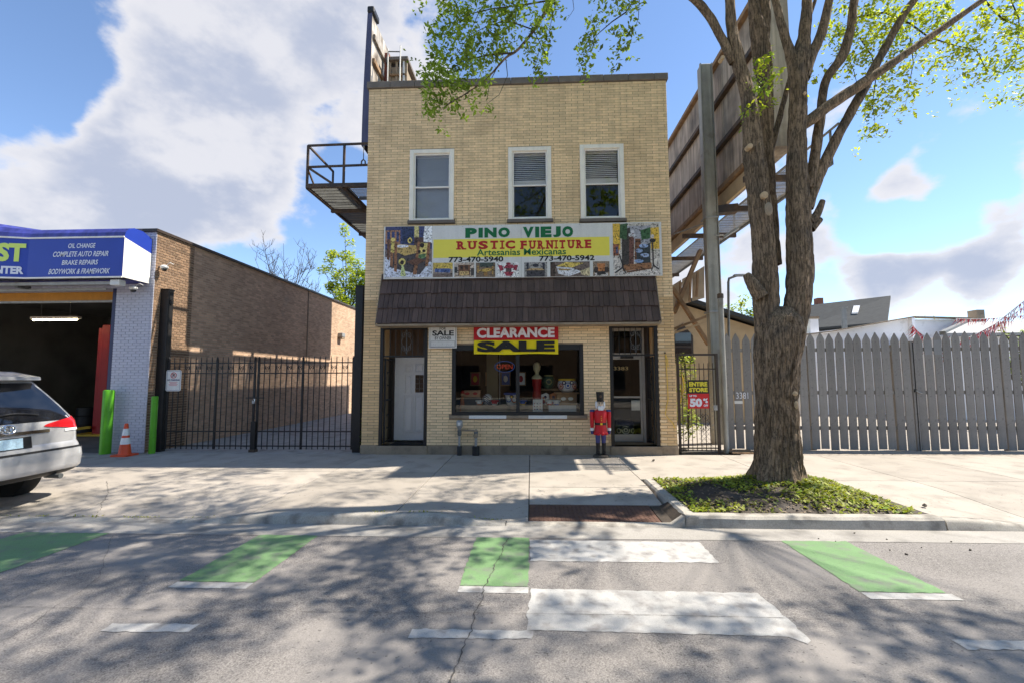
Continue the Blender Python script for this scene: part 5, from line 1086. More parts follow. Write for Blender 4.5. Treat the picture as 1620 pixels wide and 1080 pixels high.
# ================================================================== IRON GATE
YG = .30
def gate_post(xa, xb, ytop, label):
    x0, x1 = P(xa, 650, YG).x, P(xb, 650, YG).x; zt = P((xa+xb)/2, ytop, YG).z; t = thing('gate_post', label, 'gate post', ((x0+x1)/2, YG, 0), 0, 'tall black gate posts')
    MB().box(x0, x1, YG-.08, YG+.08, -.02, zt).build('post', 'black_metal', t, bevel=.008); MB().box(x0-.012, x1+.012, YG-.092, YG+.092, zt, zt+.03).build('cap', 'black_metal', t); MB().box(x1-.02, x1+.05, YG-.05, YG+.02, zt-.35, zt-.25).build('hinge_lug', 'black_metal', t); return x0, x1
pl0, pl1 = gate_post(246.5, 261, 460, 'tall black steel gate post against the brown brick corner'); pr0, pr1 = gate_post(560, 572, 455, 'tall black steel gate post beside the buff brick shop')
zT, zB = P(400, 565, YG).z, .06
def gate_leaf(x0, x1, label, thick):
    t = thing('iron_gate', label, 'gate', ((x0+x1)/2, YG, .05), 0, 'double iron driveway gate'); n = int(round((x1-x0)/.143))
    for i in range(n+1):
        x = x0+(x1-x0)*i/n; w = .045 if i in thick or i in (0, n) else .017
        pk = MB().box(x-w/2, x+w/2, YG-w/2, YG+w/2, zB, zT-.08)
        o = pk.build('picket', 'black_metal', t); MB().lathe((x, YG, zT-.08), [(w*.5, 0), (w*.9, .02), (w*.5, .035), (w*.75, .05), (.002, .11)], 6).build('finial', 'black_metal', o)
    for z, nm in ((zT-.14, 'rail'), (zT-.40, 'rail'), (.50, 'rail'), (.14, 'rail')): MB().box(x0, x1, YG-.014, YG+.014, z-.014, z+.014).build(nm, 'black_metal', t)
    for i in range(0, n):
        xc = x0+(x1-x0)*(i+.5)/n; mb = MB()
        if i % 2 == 0: continue
        for s in (-1, 1):
            pts = [(xc+s*(.035-.033*(1-k/13)*math.cos(k*.55)), YG, zT-.27+.055*(1-k/16)*math.sin(k*.55)) for k in range(13)]; mb.tube(pts, .006, 4)
        mb.tube([(xc-.06, YG, zT-.20), (xc, YG, zT-.37), (xc+.06, YG, zT-.20)], .006, 4); mb.build('scroll', 'black_metal', t)
    return t
xc1, xc2 = P(401, 650, YG).x, P(407, 650, YG).x
gate_leaf(pl1+.04, xc1, 'left leaf of the black iron driveway gate with no parking sign', (9, )); gate_leaf(xc2, pr0-.04, 'right leaf of the black iron driveway gate by the buff brick shop', (8, ))
t = thing('gate_padlock', 'silver padlock and latch bar where the iron gate leaves meet', 'padlock', (xc2, YG-.05, 1.3)); p = P(402, 630, YG-.06); MB().bar((p.x-.22, YG-.05, p.z+.02), (p.x+.25, YG-.05, p.z+.02), .025).build('latch_bar', 'black_metal', t); MB().box(p.x-.035, p.x+.035, YG-.10, YG-.06, p.z-.12, p.z-.05).build('lock_body', 'galvanised', t, bevel=.008); MB().tube([(p.x+.028*math.cos(a*.393), YG-.08, p.z-.05+.05*math.sin(a*.393)) for a in range(9)], .008, 6).build('shackle', 'chrome', t)
t = thing('drop_bolt', 'rusty drop bolt foot under the centre of the iron gate', 'drop bolt', ((xc1+xc2)/2, YG-.03, 0)); MB().box(xc1-.01, xc2+.01, YG-.08, YG-.03, .03, .75).build('bolt', 'black_metal', t); MB().box(xc1-.03, xc2+.03, YG-.1, YG+.04, -.004, .06).build('socket', 'rusty_steel', t)
YN = YG-.04; r_ = RC(263.5, 585, 285.5, 618, YN); t = thing('no_parking_sign', 'white NO PARKING sign wired to the iron gate', 'sign', ((r_[0]+r_[1])/2, YN, r_[2])); x0, x1, z0, z1 = r_
def rrect(x0, x1, z0, z1, c): return [(x0+c, z0), (x1-c, z0), (x1, z0+c), (x1, z1-c), (x1-c, z1), (x0+c, z1), (x0, z1-c), (x0, z0+c)]
MB().prism(rrect(x0, x1, z0, z1, .03), YN, YN+.006).build('plate', 'sign_white', t); cxs, czs = (x0+x1)/2, z1-.13; RDN, BLN = flat(185, 40, 50), flat(60, 66, 105)
e = .022; mb = MB()
for (a, b, c, d) in ((x0+e, x1-e, z1-e-.007, z1-e), (x0+e, x1-e, z0+e, z0+e+.007), (x0+e, x0+e+.007, z0+e, z1-e), (x1-e-.007, x1-e, z0+e, z1-e)): mb.face([(a, YN-.001, c), (b, YN-.001, c), (b, YN-.001, d), (a, YN-.001, d)])
mb.build('border', BLN, t)
mb = MB(); mb.tube([(cxs+.07*math.cos(a*.2618), YN-.004, czs+.07*math.sin(a*.2618)) for a in range(25)], .008, 4, False); mb.bar((cxs-.05, YN-.005, czs+.05), (cxs+.05, YN-.005, czs-.05), .014, .004); mb.build('prohibition_ring', RDN, t)
text('lettering', 'P', (cxs-.03, YN-.003, czs-.045), (.06, 0, 0), (0, 0, .09), BLK, t, .03); textR('lettering', 'NO PARKING', (x0+.04, x1-.04, z1-.27, z1-.225), YN-.002, BLN, t, .04)
mb = MB()
for i, w in enumerate((.11, .09, .12, .1)):
    z = z1-.31-.028*i; mb.face([(cxs-w, YN-.002, z), (cxs+w, YN-.002, z), (cxs+w, YN-.002, z+.012), (cxs-w, YN-.002, z+.012)])
mb.build('small_print', flat(205, 120, 125), t)
# ================================================================== MINIVAN
CARX, CARY, CARZ = -7.36, -4.73, -.085
car = thing('parked_minivan', 'silver minivan parked at the garage driveway, seen from behind', 'car', (CARX, CARY, CARZ), R_(90)); car.scale = (1.14, 1.10, 1.14)
LV = [(.35, .86, .16, .10), (.39, .93, .07, .14), (.46, .975, .01, .17), (.60, .985, .0, .18), (.70, .985, .02, .18), (.76, .985, .05, .17), (.80, .985, .09, .16), (.95, .985, .10, .17), (1.08, .975, .13, .18), (1.15, .955, .18, .18), (1.30, .90, .30, .17), (1.45, .845, .44, .16), (1.60, .785, .585, .15), (1.68, .75, .66, .15), (1.735, .70, .76, .16), (1.765, .58, .95, .2)]
def lvl(z):
    for a, b in zip(LV, LV[1:]):
        if a[0] <= z <= b[0]:
            t = (z-a[0])/(b[0]-a[0]); return [a[i]+(b[i]-a[i])*t for i in range(4)]
    return list(LV[-1] if z > 1 else LV[0])
def fz(z):  # front limit of the body at height z (car length 5.08)
    pts = [(.24, 4.95), (.45, 5.08), (.75, 5.04), (.95, 4.85), (1.05, 4.2), (1.15, 3.95), (1.5, 3.2), (1.7, 2.75), (1.77, 2.5)]
    for a, b in zip(pts, pts[1:]):
        if a[0] <= z <= b[0]: return a[1]+(b[1]-a[1])*(z-a[0])/(b[0]-a[0])
    return pts[0][1] if z < .3 else pts[-1][1]
def surf(s, z, off=0.):
    """point on the body: s runs from the centre of the tail round the corner and along the side"""
    _, w, r, c = lvl(z); sg_ = 1 if s >= 0 else -1; s = abs(s); flatw = w-c; arc = c*math.pi/2
    if s < flatw: p, n = (s, r+.05*(s/w)**2), (0, -1)
    elif s < flatw+arc:
        a = (s-flatw)/c; y0 = r+.05*(flatw/w)**2; p, n = (flatw+c*math.sin(a), y0+c-c*math.cos(a)), (math.sin(a), -math.cos(a))
    else: p, n = (w, r+.05*(flatw/w)**2+c+(s-flatw-arc)), (1, 0)
    return (sg_*(p[0]+n[0]*off), p[1]+n[1]*off, z)
body = MB(); lv2 = []
for a, b in zip(LV, LV[1:]):
    n = max(1, int((b[0]-a[0])/.05)); lv2 += [a[0]+(b[0]-a[0])*i/n for i in range(n)]
lv2.append(LV[-1][0]); ring = []
for z in lv2:
    _, w, r, c = lvl(z); row = []
    ss = [-(w-c)*1.0+2*(w-c)*i/14 for i in range(15)]; rr = [(w-c)+c*math.pi/2*i/6 for i in range(1, 7)]
    right = [surf(s, z) for s in rr]; left = [surf(-s, z) for s in rr[::-1]]; rear = [surf(s, z) for s in ss]
    yb = right[-1][1]; F = fz(z); ys = [yb+(F-.35-yb)*i/9 for i in range(1, 10)]
    row = left+rear+right+[(w, y, z) for y in ys]+[(w*.8, F-.08, z), (w*.35, F, z), (-w*.35, F, z), (-w*.8, F-.08, z)]+[(-w, y, z) for y in ys[::-1]]
    ring.append(row)
nn = len(ring[0])
for row in ring: body.v += row
for i in range(len(ring)-1):
    for k in range(nn): body.f.append((i*nn+k, i*nn+(k+1) % nn, (i+1)*nn+(k+1) % nn, (i+1)*nn+k)); body.m.append(0)
body.f += [tuple((len(ring)-1)*nn+k for k in range(nn)), tuple(range(nn))[::-1]]; body.m += [0, 0]
body.build('body', 'car_silver', car, True, True)
def patch(name, mt, s0, s1, z0, z1, off, parent=car, nu=16, nv=8, fs=None):
    mb = MB()
    for j in range(nv+1):
        z = z0+(z1-z0)*j/nv; a, b = (fs(z) if fs else (s0, s1))
        for i in range(nu+1): mb.v.append(surf(a+(b-a)*i/nu, z, off))
    for j in range(nv):
        for i in range(nu): mb.f.append((j*(nu+1)+i, j*(nu+1)+i+1, (j+1)*(nu+1)+i+1, (j+1)*(nu+1)+i)); mb.m.append(0)
    return mb.build(name, mt, parent, True, True)
rwf = lambda z: (-(lvl(z)[1]-.11), lvl(z)[1]-.11)
patch('rear_window', 'car_glass', 0, 0, 1.10, 1.615, .004, fs=rwf)
mb = MB(); mb.tube([surf(-.2+.62*i/8, 1.17+.05*math.sin(i*.35), .02) for i in range(9)], .012, 6); mb.build('wiper', 'car_black', car, True)
sp = MB(); n = 12
for i in range(n):
    x0 = -.72+1.44*i/n; x1 = -.72+1.44*(i+1)/n; f = lambda x: .45+.10*(x/.72)**2
    for A, B in (((f(x0), 1.665), (f(x1), 1.665)), ): sp.face([(x0, f(x0), 1.655), (x1, f(x1), 1.655), (x1, f(x1)+.01, 1.70), (x0, f(x0)+.01, 1.70)]); sp.face([(x0, f(x0)+.01, 1.70), (x1, f(x1)+.01, 1.70), (x1, 1.0, 1.775), (x0, 1.0, 1.775)]); sp.face([(x1, f(x1), 1.655), (x0, f(x0), 1.655), (x0, .75, 1.64), (x1, .75, 1.64)])
sp.build('roof_spoiler', 'car_silver', car, True, True)
for sgn in (-1, 1):
    patch('tail_lamp', 'tail_red', 0, 0, .98, 1.165, .012, fs=(lambda z, q=sgn: (q*(.80-.36*sst(.98, 1.035, z)+.50*sst(1.04, 1.165, z)), q*(1.26-.05*sst(1.06, 1.165, z)))), nu=20, nv=14)
    patch('reversing_lamp', 'white_reflective', 0, 0, .945, .979, .011, fs=(lambda z, q=sgn: (q*.72, q*1.22)), nu=14, nv=2)
    patch('reflector', 'tail_red', 0, 0, .50, .535, .008, fs=(lambda z, q=sgn: (q*.60, q*.84)), nu=8, nv=1)
    patch('side_window', 'car_glass', sgn*1.45, sgn*3.6, 1.12, 1.56, .004, nu=10)
    mb = MB(); mb.tube([(sgn*.60, 1.15, 1.76), (sgn*.62, 1.35, 1.82), (sgn*.62, 2.9, 1.83), (sgn*.60, 3.1, 1.78)], .022, 8); mb.build('roof_rail', 'galvanised', car, True, True)
patch('bumper', 'car_silver', 0, 0, .43, .70, .022, fs=lambda z: (-1.5, 1.5), nu=40)
patch('bumper_gap', 'car_black', 0, 0, .705, .73, .006, fs=lambda z: (-1.0, 1.0), nu=30, nv=1)
patch('lower_valance', 'car_black', 0, 0, .36, .425, .012, fs=lambda z: (-.9, .9), nu=20, nv=2)
patch('garnish_strip', 'chrome', 0, 0, .955, .995, .016, fs=lambda z: (-.50, .50), nu=16, nv=2)
mb = MB(); A = [surf(x, z, .014) for x, z in ((-.26, .78), (.26, .78), (.26, .925), (-.26, .925))]; mb.face(A); o = mb.build('plate_recess', 'car_black', car, True)
mb = MB(); A = [surf(x, z, .020) for x, z in ((-.155, .79), (.155, .79), (.155, .915), (-.155, .915))]; mb.face(A); mb.build('licence_plate', 'plate_blue', car, True)
em = MB(); ez = 1.035
for rx, rz2, cx_, cz_ in ((.085, .055, 0, 0), (.032, .05, 0, .002), (.062, .022, 0, .024)):
    em.tube([surf(cx_+rx*math.cos(a*.2618), ez+cz_+rz2*math.sin(a*.2618), .014) for a in range(25)], .008, 5, False)
em.build('emblem', 'chrome', car, True)
mb = MB(); mb.tube([(.62, .25, .35), (.62, .02, .345)], .035, 10); mb.build('exhaust_pipe', 'grey_steel', car, True)
for x in (-.83, .83):
    for y in (.98, 4.0):
        t_ = MB(); pr = [(.20, -.11), (.32, -.115), (.345, -.08), (.348, 0), (.345, .08), (.32, .115), (.20, .11)]; q = MB().lathe((0, 0, 0), pr, 28); q.v = [(z+x, rx_+y, ry_+.348) for rx_, ry_, z in q.v]; w_ = q.build('wheel', 'rubber', car, True, True)
        q = MB().lathe((0, 0, 0), [(.02, .06), (.15, .07), (.20, .10), (.21, .112)], 20); q.v = [((z if x > 0 else -z)+x, rx_+y, ry_+.348) for rx_, ry_, z in q.v]; q.build('rim', 'galvanised', w_, True)
# ================================================================== RIGHT BILLBOARD
rb = thing('monopole_billboard', 'weathered back of a billboard on a steel pole right of the shop', 'billboard', (5.15, 2, 0))
PXC, PYC = 5.16, 2.0
zpt = P(1118, 106, PYC).z
MB().box(PXC-.15, PXC+.15, PYC-.16, PYC+.16, -.05, zpt).build('pole', 'pole_steel', rb, bevel=.03)
for x_ in (-.175, .152): MB().box(PXC+x_, PXC+x_+.022, PYC-.18, PYC-.10, 0, zpt-.002).build('pole_flange', 'pole_steel', rb)
for z in (3.6, 6.3): MB().box(PXC-.19, PXC+.19, PYC-.20, PYC+.20, z, z+.06).build('pole_collar', 'galvanised', rb, bevel=.01)
XB = 5.62; BY0, BY1_, BZ0, BZ1 = -.55, 14, 7.15, 11.25
n = 6
for i in range(n):
    ya = BY0+(BY1_-BY0)*i/n; yb = BY0+(BY1_-BY0)*(i+1)/n
    for za, zb in ((BZ0, 8.5), (8.5, 9.9), (9.9, BZ1)): MB().box(XB, XB+.06, ya+.008, yb-.008, za+.008, zb-.008).build('board_panel', 'board_panel', rb)
MB().box(XB+.07, XB+.55, BY0, BY1_, BZ0, BZ1-.1).build('core', 'board_panel', rb)
for z in (BZ0+.1, 8.5, 9.9, BZ1-.15): MB().box(XB-.14, XB-.002, BY0, BY1_, z-.06, z+.06).build('stringer', 'rusty_steel' if z in (8.5, 9.9) else 'timber_brown', rb)
MB().box(XB-.05, XB+.6, BY0, BY1_, BZ1, BZ1+.07).build('top_cap', 'grey_steel', rb)
MB().box(XB-.06, XB, BY0, BY1_, BZ0-.42, BZ0-.02).build('apron', 'house_beige', rb)
for y in (.0, 2.0, 4.5, 7.5, 10.5): MB().bar((XB-.4, y, 6.62), (7.0, y, 6.62), .10, .14).build('outrigger', 'rusty_steel', rb)
g_ = MB()
for i in range(16): g_.bar((6.0+.06*i, BY0, 6.74), (6.0+.06*i, BY1_, 6.74), .012, .03)
for i in range(60): g_.bar((5.98, BY0+.24*i, 6.72), (6.93, BY0+.24*i, 6.72), .02, .014)
o = g_.build('grating', 'galvanised', rb); o['kind'] = 'stuff'
MB().bar((6.97, BY0, 6.74), (6.97, BY1_, 6.74), .07, .12).build('catwalk_edge', 'grey_steel', rb); MB().bar((6.97, BY0-.3, 7.5), (6.97, BY1_, 7.5), .04).build('catwalk_rail', 'grey_steel', rb)
for y in (BY0, 2, 4.5, 7): MB().bar((6.97, y, 6.74), (6.97, y, 7.5), .04).build('rail_post', 'grey_steel', rb)
MB().bar((PXC, PYC, 6.55), (XB+.3, PYC, 6.62), .3, .22).build('cross_head', 'rusty_steel', rb)
def brace(p, q, w, nm='brace', mt='timber_brown'): MB().bar(p, q, w, w*.6).build(nm, mt, rb)
brace(P(1108, 396, 3.2), P(1066, 496, 3.2), .18); brace(P(1063, 455, 3.0), P(1121, 545, 3.0), .16); brace(P(1064, 521, 2.7), P(1122, 499, 2.7), .12); brace(P(1064, 528, 2.9), P(1122, 507, 2.9), .10, 'brace', 'house_beige')
tp_ = MB()
pa = [P(x, y, 5.5) for x, y in ((1063, 452), (1079, 442), (1095, 433), (1116, 420))]; pb_ = [P(x, y, 5.5) for x, y in ((1063, 486), (1079, 482), (1095, 477), (1116, 471))]
for i in range(3): tp_.face([pb_[i], pb_[i+1]+Vector((0, .1, 0)), pa[i+1]+Vector((0, .1, 0)), pa[i]])
tp_.build('tarp', 'tarp', rb)
for x, y0_, y1__ in ((1077, 447, 484), (1093, 437, 478), (1104, 430, 470)): MB().bar(P(x, y0_, 5.42), P(x-2, y1__, 5.42), .07).build('tarp_batten', 'timber_brown', rb)
fl_ = thing('billboard_floodlight', 'slim floodlight on an arm below the billboard', 'floodlight', tuple(P(1150, 370, 1.6))); a, b = P(1066, 371, 3.2), P(1147, 373, 1.7)
MB().tube([Vector((PXC, PYC-.28, b.z+.02)), b], .02, 6).build('arm', 'galvanised', fl_); MB().bar(P(1146, 375, 1.7), P(1168, 361, 1.6), .16, .06).build('lamp_head', 'galvanised', fl_); MB().tube([Vector((PXC-.05, PYC+.2, a.z)), a], .02, 6).build('rear_arm', 'galvanised', fl_)
# ---- beige house behind the gate
hs = thing('beige_house', 'beige brick bungalow gable glimpsed behind the billboard pole', 'house', (7, 9, 0)); YH = 8
gp_ = [P(x, y, YH) for x, y in ((1030, 470), (1082, 478), (1168, 526))]
pts = [(3.6, -.05), (10.4, -.05), (10.4, P(1168, 526, YH).z-.2), (P(1082, 478, YH).x, gp_[1].z-.12), (3.6, gp_[1].z-.5)]
MB().prism(pts, YH, YH+5).build('wall', 'house_beige', hs)
a, b, c = (3.2, gp_[1].z-.55), (P(1082, 478, YH).x, gp_[1].z), (10.9, P(1168, 526, YH).z-.25)
MB().prism([a, b, c, (c[0], c[1]+.16), (b[0], b[1]+.17), (a[0], a[1]+.16)], YH-.35, YH+5.3).build('roof', 'roof_grey', hs)
q = RC(1067, 520, 1094, 574, YH-.02); w_ = MB().prism([(q[0]-.08, q[2]), (q[1]+.08, q[2]), (q[1]+.08, q[3]-.3), ((q[0]+q[1])/2, q[3]+.2), (q[0]-.08, q[3]-.3)], YH-.06, YH-.01).build('window', 'brown_metal', hs)
for i in range(2): MB().box(q[0], q[1], YH-.075, YH-.061, q[2]+.05+.66*i, q[2]+.62+.62*i).build('pane', 'car_glass', w_)
# ---- small side gate
YS_ = .28; sgx0, sgx1 = P(1074, 650, YS_).x, P(1136, 650, YS_).x
st_ = thing('side_gate', 'narrow rusty iron gate between the shop and the pole', 'gate', ((sgx0+sgx1)/2, YS_, 0)); zt = P(1105, 574, YS_).z; zh = P(1105, 559, YS_).z
MB().box(sgx0-.02, sgx0+.03, YS_-.03, YS_+.03, -.02, zh).build('gate_post', 'brown_metal', st_); MB().box(sgx1-.03, sgx1+.03, YS_-.03, YS_+.03, -.02, zh).build('gate_post', 'brown_metal', st_); MB().box(sgx0+.031, sgx1-.031, YS_-.02, YS_+.02, zh-.05, zh).build('header', 'brown_metal', st_)
for i in range(8):
    x = sgx0+.09+(sgx1-sgx0-.18)*i/7; MB().tube([(x, YS_, .05), (x, YS_, zt)], .009, 6).build('bar', 'brown_metal', st_)
for z in (.12, zt-.14): MB().box(sgx0+.031, sgx1-.031, YS_-.012, YS_+.012, z-.015, z+.015).build('rail', 'brown_metal', st_)
mb = MB(); scroll(mb, (sgx0+sgx1)/2+.1, .72, YS_, .32, .45); mb.build('scrollwork', 'brown_metal', st_)
MB().box(sgx1-.12, sgx1-.03, YS_-.05, YS_-.021, 1.02, 1.14).build('lock_box', 'galvanised', st_)
cl_ = MB()
for i in range(14): 
    for s in (-1, 1): cl_.bar((sgx1-.35, YS_+.3, .2+.11*i), (sgx1+.05, YS_+.3, .2+.11*i+s*.4), .006)
o = cl_.build('chain_link', 'galvanised', st_); o['kind'] = 'stuff'
YQ = YS_-.045; r1, r2 = RC(1088, 600.5, 1121, 622, YQ), RC(1088, 622, 1122.5, 645.5, YQ)
t = thing('sale_placard', 'ENTIRE STORE UP TO 50% OFF placard on the side gate', 'placard', (r1[0], YQ, r2[2])); MB().box(r1[0], r1[1], YQ, YQ+.008, r1[2]+.001, r1[3]).build('black_board', flat(42, 38, 34), t); MB().box(r2[0], r2[1], YQ, YQ+.008, r2[2], r2[3]).build('red_board', flat(196, 38, 40), t)
yl = flat(222, 206, 60); textR('lettering', 'ENTIRE', RC(1090, 603.5, 1119, 610.5, YQ), YQ-.002, yl, t, .06); textR('lettering', 'STORE', RC(1090, 612.5, 1119.5, 619.5, YQ), YQ-.002, yl, t, .06); textR('lettering', 'UP TO', RC(1090.5, 624, 1102, 627, YQ), YQ-.002, WL, t, .05); textR('lettering', '50', RC(1091, 629.5, 1111, 643, YQ), YQ-.002, WL, t, .06); textR('lettering', '%', RC(1112, 629.5, 1120, 637, YQ), YQ-.002, WL, t, .06); textR('lettering', 'OFF', RC(1113, 639, 1120, 642.5, YQ), YQ-.002, WL, t, .05)
mb = MB(); mb.tube([P(x, y, YS_+.05) for x, y in ((1078, 590), (1080, 600), (1077, 612), (1079, 625), (1076, 638), (1082, 612), (1081, 596))], .012, 6); tag(mb.build('yellow_hose', flat(225, 190, 70)), 'yellow cord looped on the narrow side gate', 'cord')
pp = P(1145, 600, .42); t = thing('steel_fence_post', 'tall capped steel pipe post left of the picket fence', 'fence post', (pp.x, .42, 0)); zt = P(1145, 466, .42).z; MB().lathe((pp.x, .42, -.02), [(.062, 0), (.062, zt)], 16).build('pipe', 'pole_steel', t, smooth=True); MB().lathe((pp.x, .42, zt-.10), [(.072, 0), (.075, .05), (.072, .11), (.04, .13)], 16).build('cap', 'rusty_steel', t, smooth=True)
# ---- leaf helpers
def leaf(mb, c, s, r, k, droop=.4):
    a = r.uniform(0, 6.283); d = Vector((math.cos(a), math.sin(a), r.uniform(-1, .35)*droop*2)).normalized()*s; e = d.cross(Vector((r.uniform(-.6, .6), r.uniform(-.6, .6), 1))).normalized()*s*.5
    mb.face([c-d*.9, c+e-d*.05, c+d*1.1, c-e-d*.05], k)
def clump(mb, c, R, n, s, r, ks=(0, 1), w=(.7, ), flat_=.8):
    for _ in range(n):
        while True:
            v = Vector((r.uniform(-1, 1), r.uniform(-1, 1), r.uniform(-1, 1)))
            if v.length < 1: break
        leaf(mb, Vector(c)+Vector((v.x*R, v.y*R, v.z*R*flat_)), s*r.uniform(.6, 1.25), r, ks[0] if r.random() < w[0] else ks[1])
# shrub behind the side gate
r = random.Random(21); t = thing('leafy_vine', 'yellow green leafy vine behind the narrow side gate', 'shrub', (4.1, 1.0, 0)); mb = MB()
for (px, py, R, n) in ((1082, 570, .28, 130), (1085, 590, .3, 150), (1083, 615, .28, 130), (1082, 640, .3, 130), (1090, 660, .3, 120), (1086, 685, .25, 90), (1098, 672, .22, 60)): clump(mb, P(px, py, 1.0), R, n, .055, r)
o = mb.build('foliage', ['weed_leaf', 'leaf_green'], t); o['kind'] = 'stuff'; mb = MB(); mb.tube([(4.0, 1.0, 0), (4.05, 1.0, 1.2), (3.95, 1.0, 2.4)], .02, 6); mb.build('stem', 'twig', t)
t = thing('leafy_vine', 'small green creeper on the gate post beside the shop', 'creeper', (pr1, .2, 0)); mb = MB()
for z in range(12): clump(mb, (pr1+.07, .22, .08+.12*z), .08, 9, .03, r, (0, 1), (.5, ), 1)
o = mb.build('foliage', ['leaf_dark', 'leaf_green'], t); o['kind'] = 'stuff'
# ================================================================== PICKET FENCE
YK = .72
def picket_mesh(h):
    w = .093; mb = MB(); mb.prism([(-w, 0), (w, 0), (w, h-.20), (w*.86, h-.15), (0, h), (-w*.86, h-.15), (-w, h-.20)], -.012, .012); return mb.mesh('picket', 'fence_grey')
zb_ = .03; ztop = P(1450, 525.5, YK).z; pmA = picket_mesh(ztop-zb_)
def fence(xs, label, extra=None):
    t = thing('picket_fence', label, 'fence', (xs[0], YK, 0), 0, 'grey picket fence leaves'); rr = random.Random(len(xs))
    for x in xs: inst('picket', pmA, (x+rr.uniform(-.006, .006), YK+rr.uniform(-.003, .003), zb_+rr.uniform(-.022, .02)), t, (rr.uniform(-.003, .003), rr.uniform(-.007, .007), 0))
    for z in (.55, 1.42, ztop-.42): MB().box(xs[0]-.08, xs[-1]+.08, YK+.016, YK+.06, z-.045, z+.045).build('rail', 'fence_grey', t)
    for x in xs[::9]: MB().box(x-.05, x+.05, YK+.061, YK+.16, -.02, ztop-.3).build('post', 'fence_grey', t)
    return t
x0 = P(1154.5, 650, YK).x; x1 = P(1437, 620, YK).x; n = int(round((x1-x0)/.226)); fl1 = fence([x0+(x1-x0)*i/n for i in range(n+1)], 'long grey pointed picket fence leaf behind the tree, numbered 3381')
x2 = P(1458, 620, YK).x; fl2 = fence([x2+.226*i for i in range(26)], 'grey pointed picket fence leaf running out of frame right')
for i in range(3): MB().box(x2+.226*i-.094, x2+.226*i+.094, YK-.0135, YK-.0125, ztop-.56, ztop-.20).build('lighter_patch', 'fence_patch', fl2)
MB().box(x1+.11, x1+.18, YK-.02, YK+.08, 0, ztop-.22).build('meeting_post', 'fence_grey', fl1); MB().box(x2-.16, x2-.105, YK-.02, YK+.08, 0, ztop-.25).build('meeting_post', 'fence_grey', fl2)
t = thing('fence_latch', 'small chain latch where the picket fence leaves meet', 'latch', (x2-.12, YK-.04, 1.4)); MB().tube([(x1+.15, YK-.04, 1.47), (x2-.1, YK-.05, 1.42), (x2-.02, YK-.03, 1.40)], .014, 6).build('chain', 'galvanised', t); MB().box(x1+.12, x1+.17, YK-.05, YK-.021, 1.43, 1.5).build('staple', 'black_frame', t)
textR('house_number', '33', RC(1164.5, 620, 1174.5, 630, YK-.02), YK-.016, WL, fl1, .0); textR('house_number', '81', RC(1175.5, 620, 1184, 630, YK-.02), YK-.016, WL, fl1, .0)
q = RC(1162, 633.5, 1175, 638, YK-.02); MB().box(q[0], q[1], YK-.016, YK-.0125, q[2], q[3]).build('mail_slot', 'sign_white', fl1)
tag(MB().box(P(1150, 715, .5).x, P(1190, 715, .5).x, .15, .7, .003, .03).build('leaf_litter', 'timber_brown'), 'strip of brown leaf litter at the fence foot', 'leaf litter')
# ================================================================== BACKGROUND RIGHT
ho = thing('grey_roof_house', 'house with grey shingle roof and red chimney beyond the fence', 'house', (14, 24, 0)); YR = 22.
rl, rr_, el, er = P(1262, 485, YR+11), P(1409, 468, YR+4), P(1262, 521, YR+7), P(1404, 509, YR)
rz = rr_.z; ez_ = er.z; dn = Vector((0, 0, -.15)); bk = Vector((2.2, 4.5, 0))
mb = MB(); mb.face([el, er, rr_, rl]); mb.face([rl, rr_, Vector((er.x, er.y, ez_))+bk*1.8, Vector((el.x, el.y, ez_))+bk*1.8]); mb.face([el+dn, er+dn, er, el]); mb.face([er+dn, rr_+dn, rr_, er])
roof_ = mb.build('roof', 'roof_grey', ho)
MB().face([er+dn+Vector((-.2, .1, 0)), er+bk*1.7+dn+Vector((-.2, 0, 0)), rr_+dn+Vector((-.1, .1, 0))]).build('gable', 'stucco_white', ho)
mb = MB(); A = [Vector((p.x, p.y, 0)) for p in (el+Vector((.2, .4, 0)), er+Vector((-.3, .4, 0)), er+bk*1.7, el+bk*1.7)]
for i in range(4): mb.face([A[i], A[(i+1) % 4], A[(i+1) % 4]+Vector((0, 0, ez_-.16)), A[i]+Vector((0, 0, ez_-.16))])
mb.build('wall', 'stucco_white', ho)
a = P(1294, 478, YR+10); MB().box(a.x-.25, a.x+.25, YR+9.6, YR+10.2, rz-1.2, P(1294, 472.5, YR+10).z).build('chimney', 'brick_red', roof_)
def onroof(px, py):
    d = ray(px, py); # plane through eave and ridge
    n_ = (er-el).cross(rr_-er).normalized(); p0 = er+n_*.02; t_ = (p0-Vector((0, CAMY, CAMZ))).dot(n_)/d.dot(n_); return Vector((0, CAMY, CAMZ))+d*t_
mb = MB(); A = [onroof(x, y) for x, y in ((1347, 497), (1357, 496.5), (1360, 485.5), (1350, 486))]; up_ = Vector((0, -.05, .1)); mb.face([p+up_ for p in A]); 
for i in range(4): mb.face([A[i], A[(i+1) % 4], A[(i+1) % 4]+up_, A[i]+up_])
mb.build('skylight', 'white_reflective', roof_)
rr2 = random.Random(4)
vp = thing('vent_pipe', 'dark vent flue standing before the grey roof', 'vent', tuple(P(1336, 520, 16))); a, b = P(1334, 515, 16), P(1339, 487, 16); MB().box(a.x, b.x, 16, 16.15, 2, b.z).build('flue', 'grey_steel', vp); MB().box(a.x-.04, b.x+.04, 15.96, 16.19, b.z, b.z+.05).build('cap', 'grey_steel', vp)
gw = thing('white_garage', 'long white painted garage wall beyond the picket fence', 'garage', (14, 13, 0)); YW = 12.
pts = [P(x, y, YW) for x, y in ((1262, 532), (1313, 526), (1440, 503.5), (1531, 505.5))]
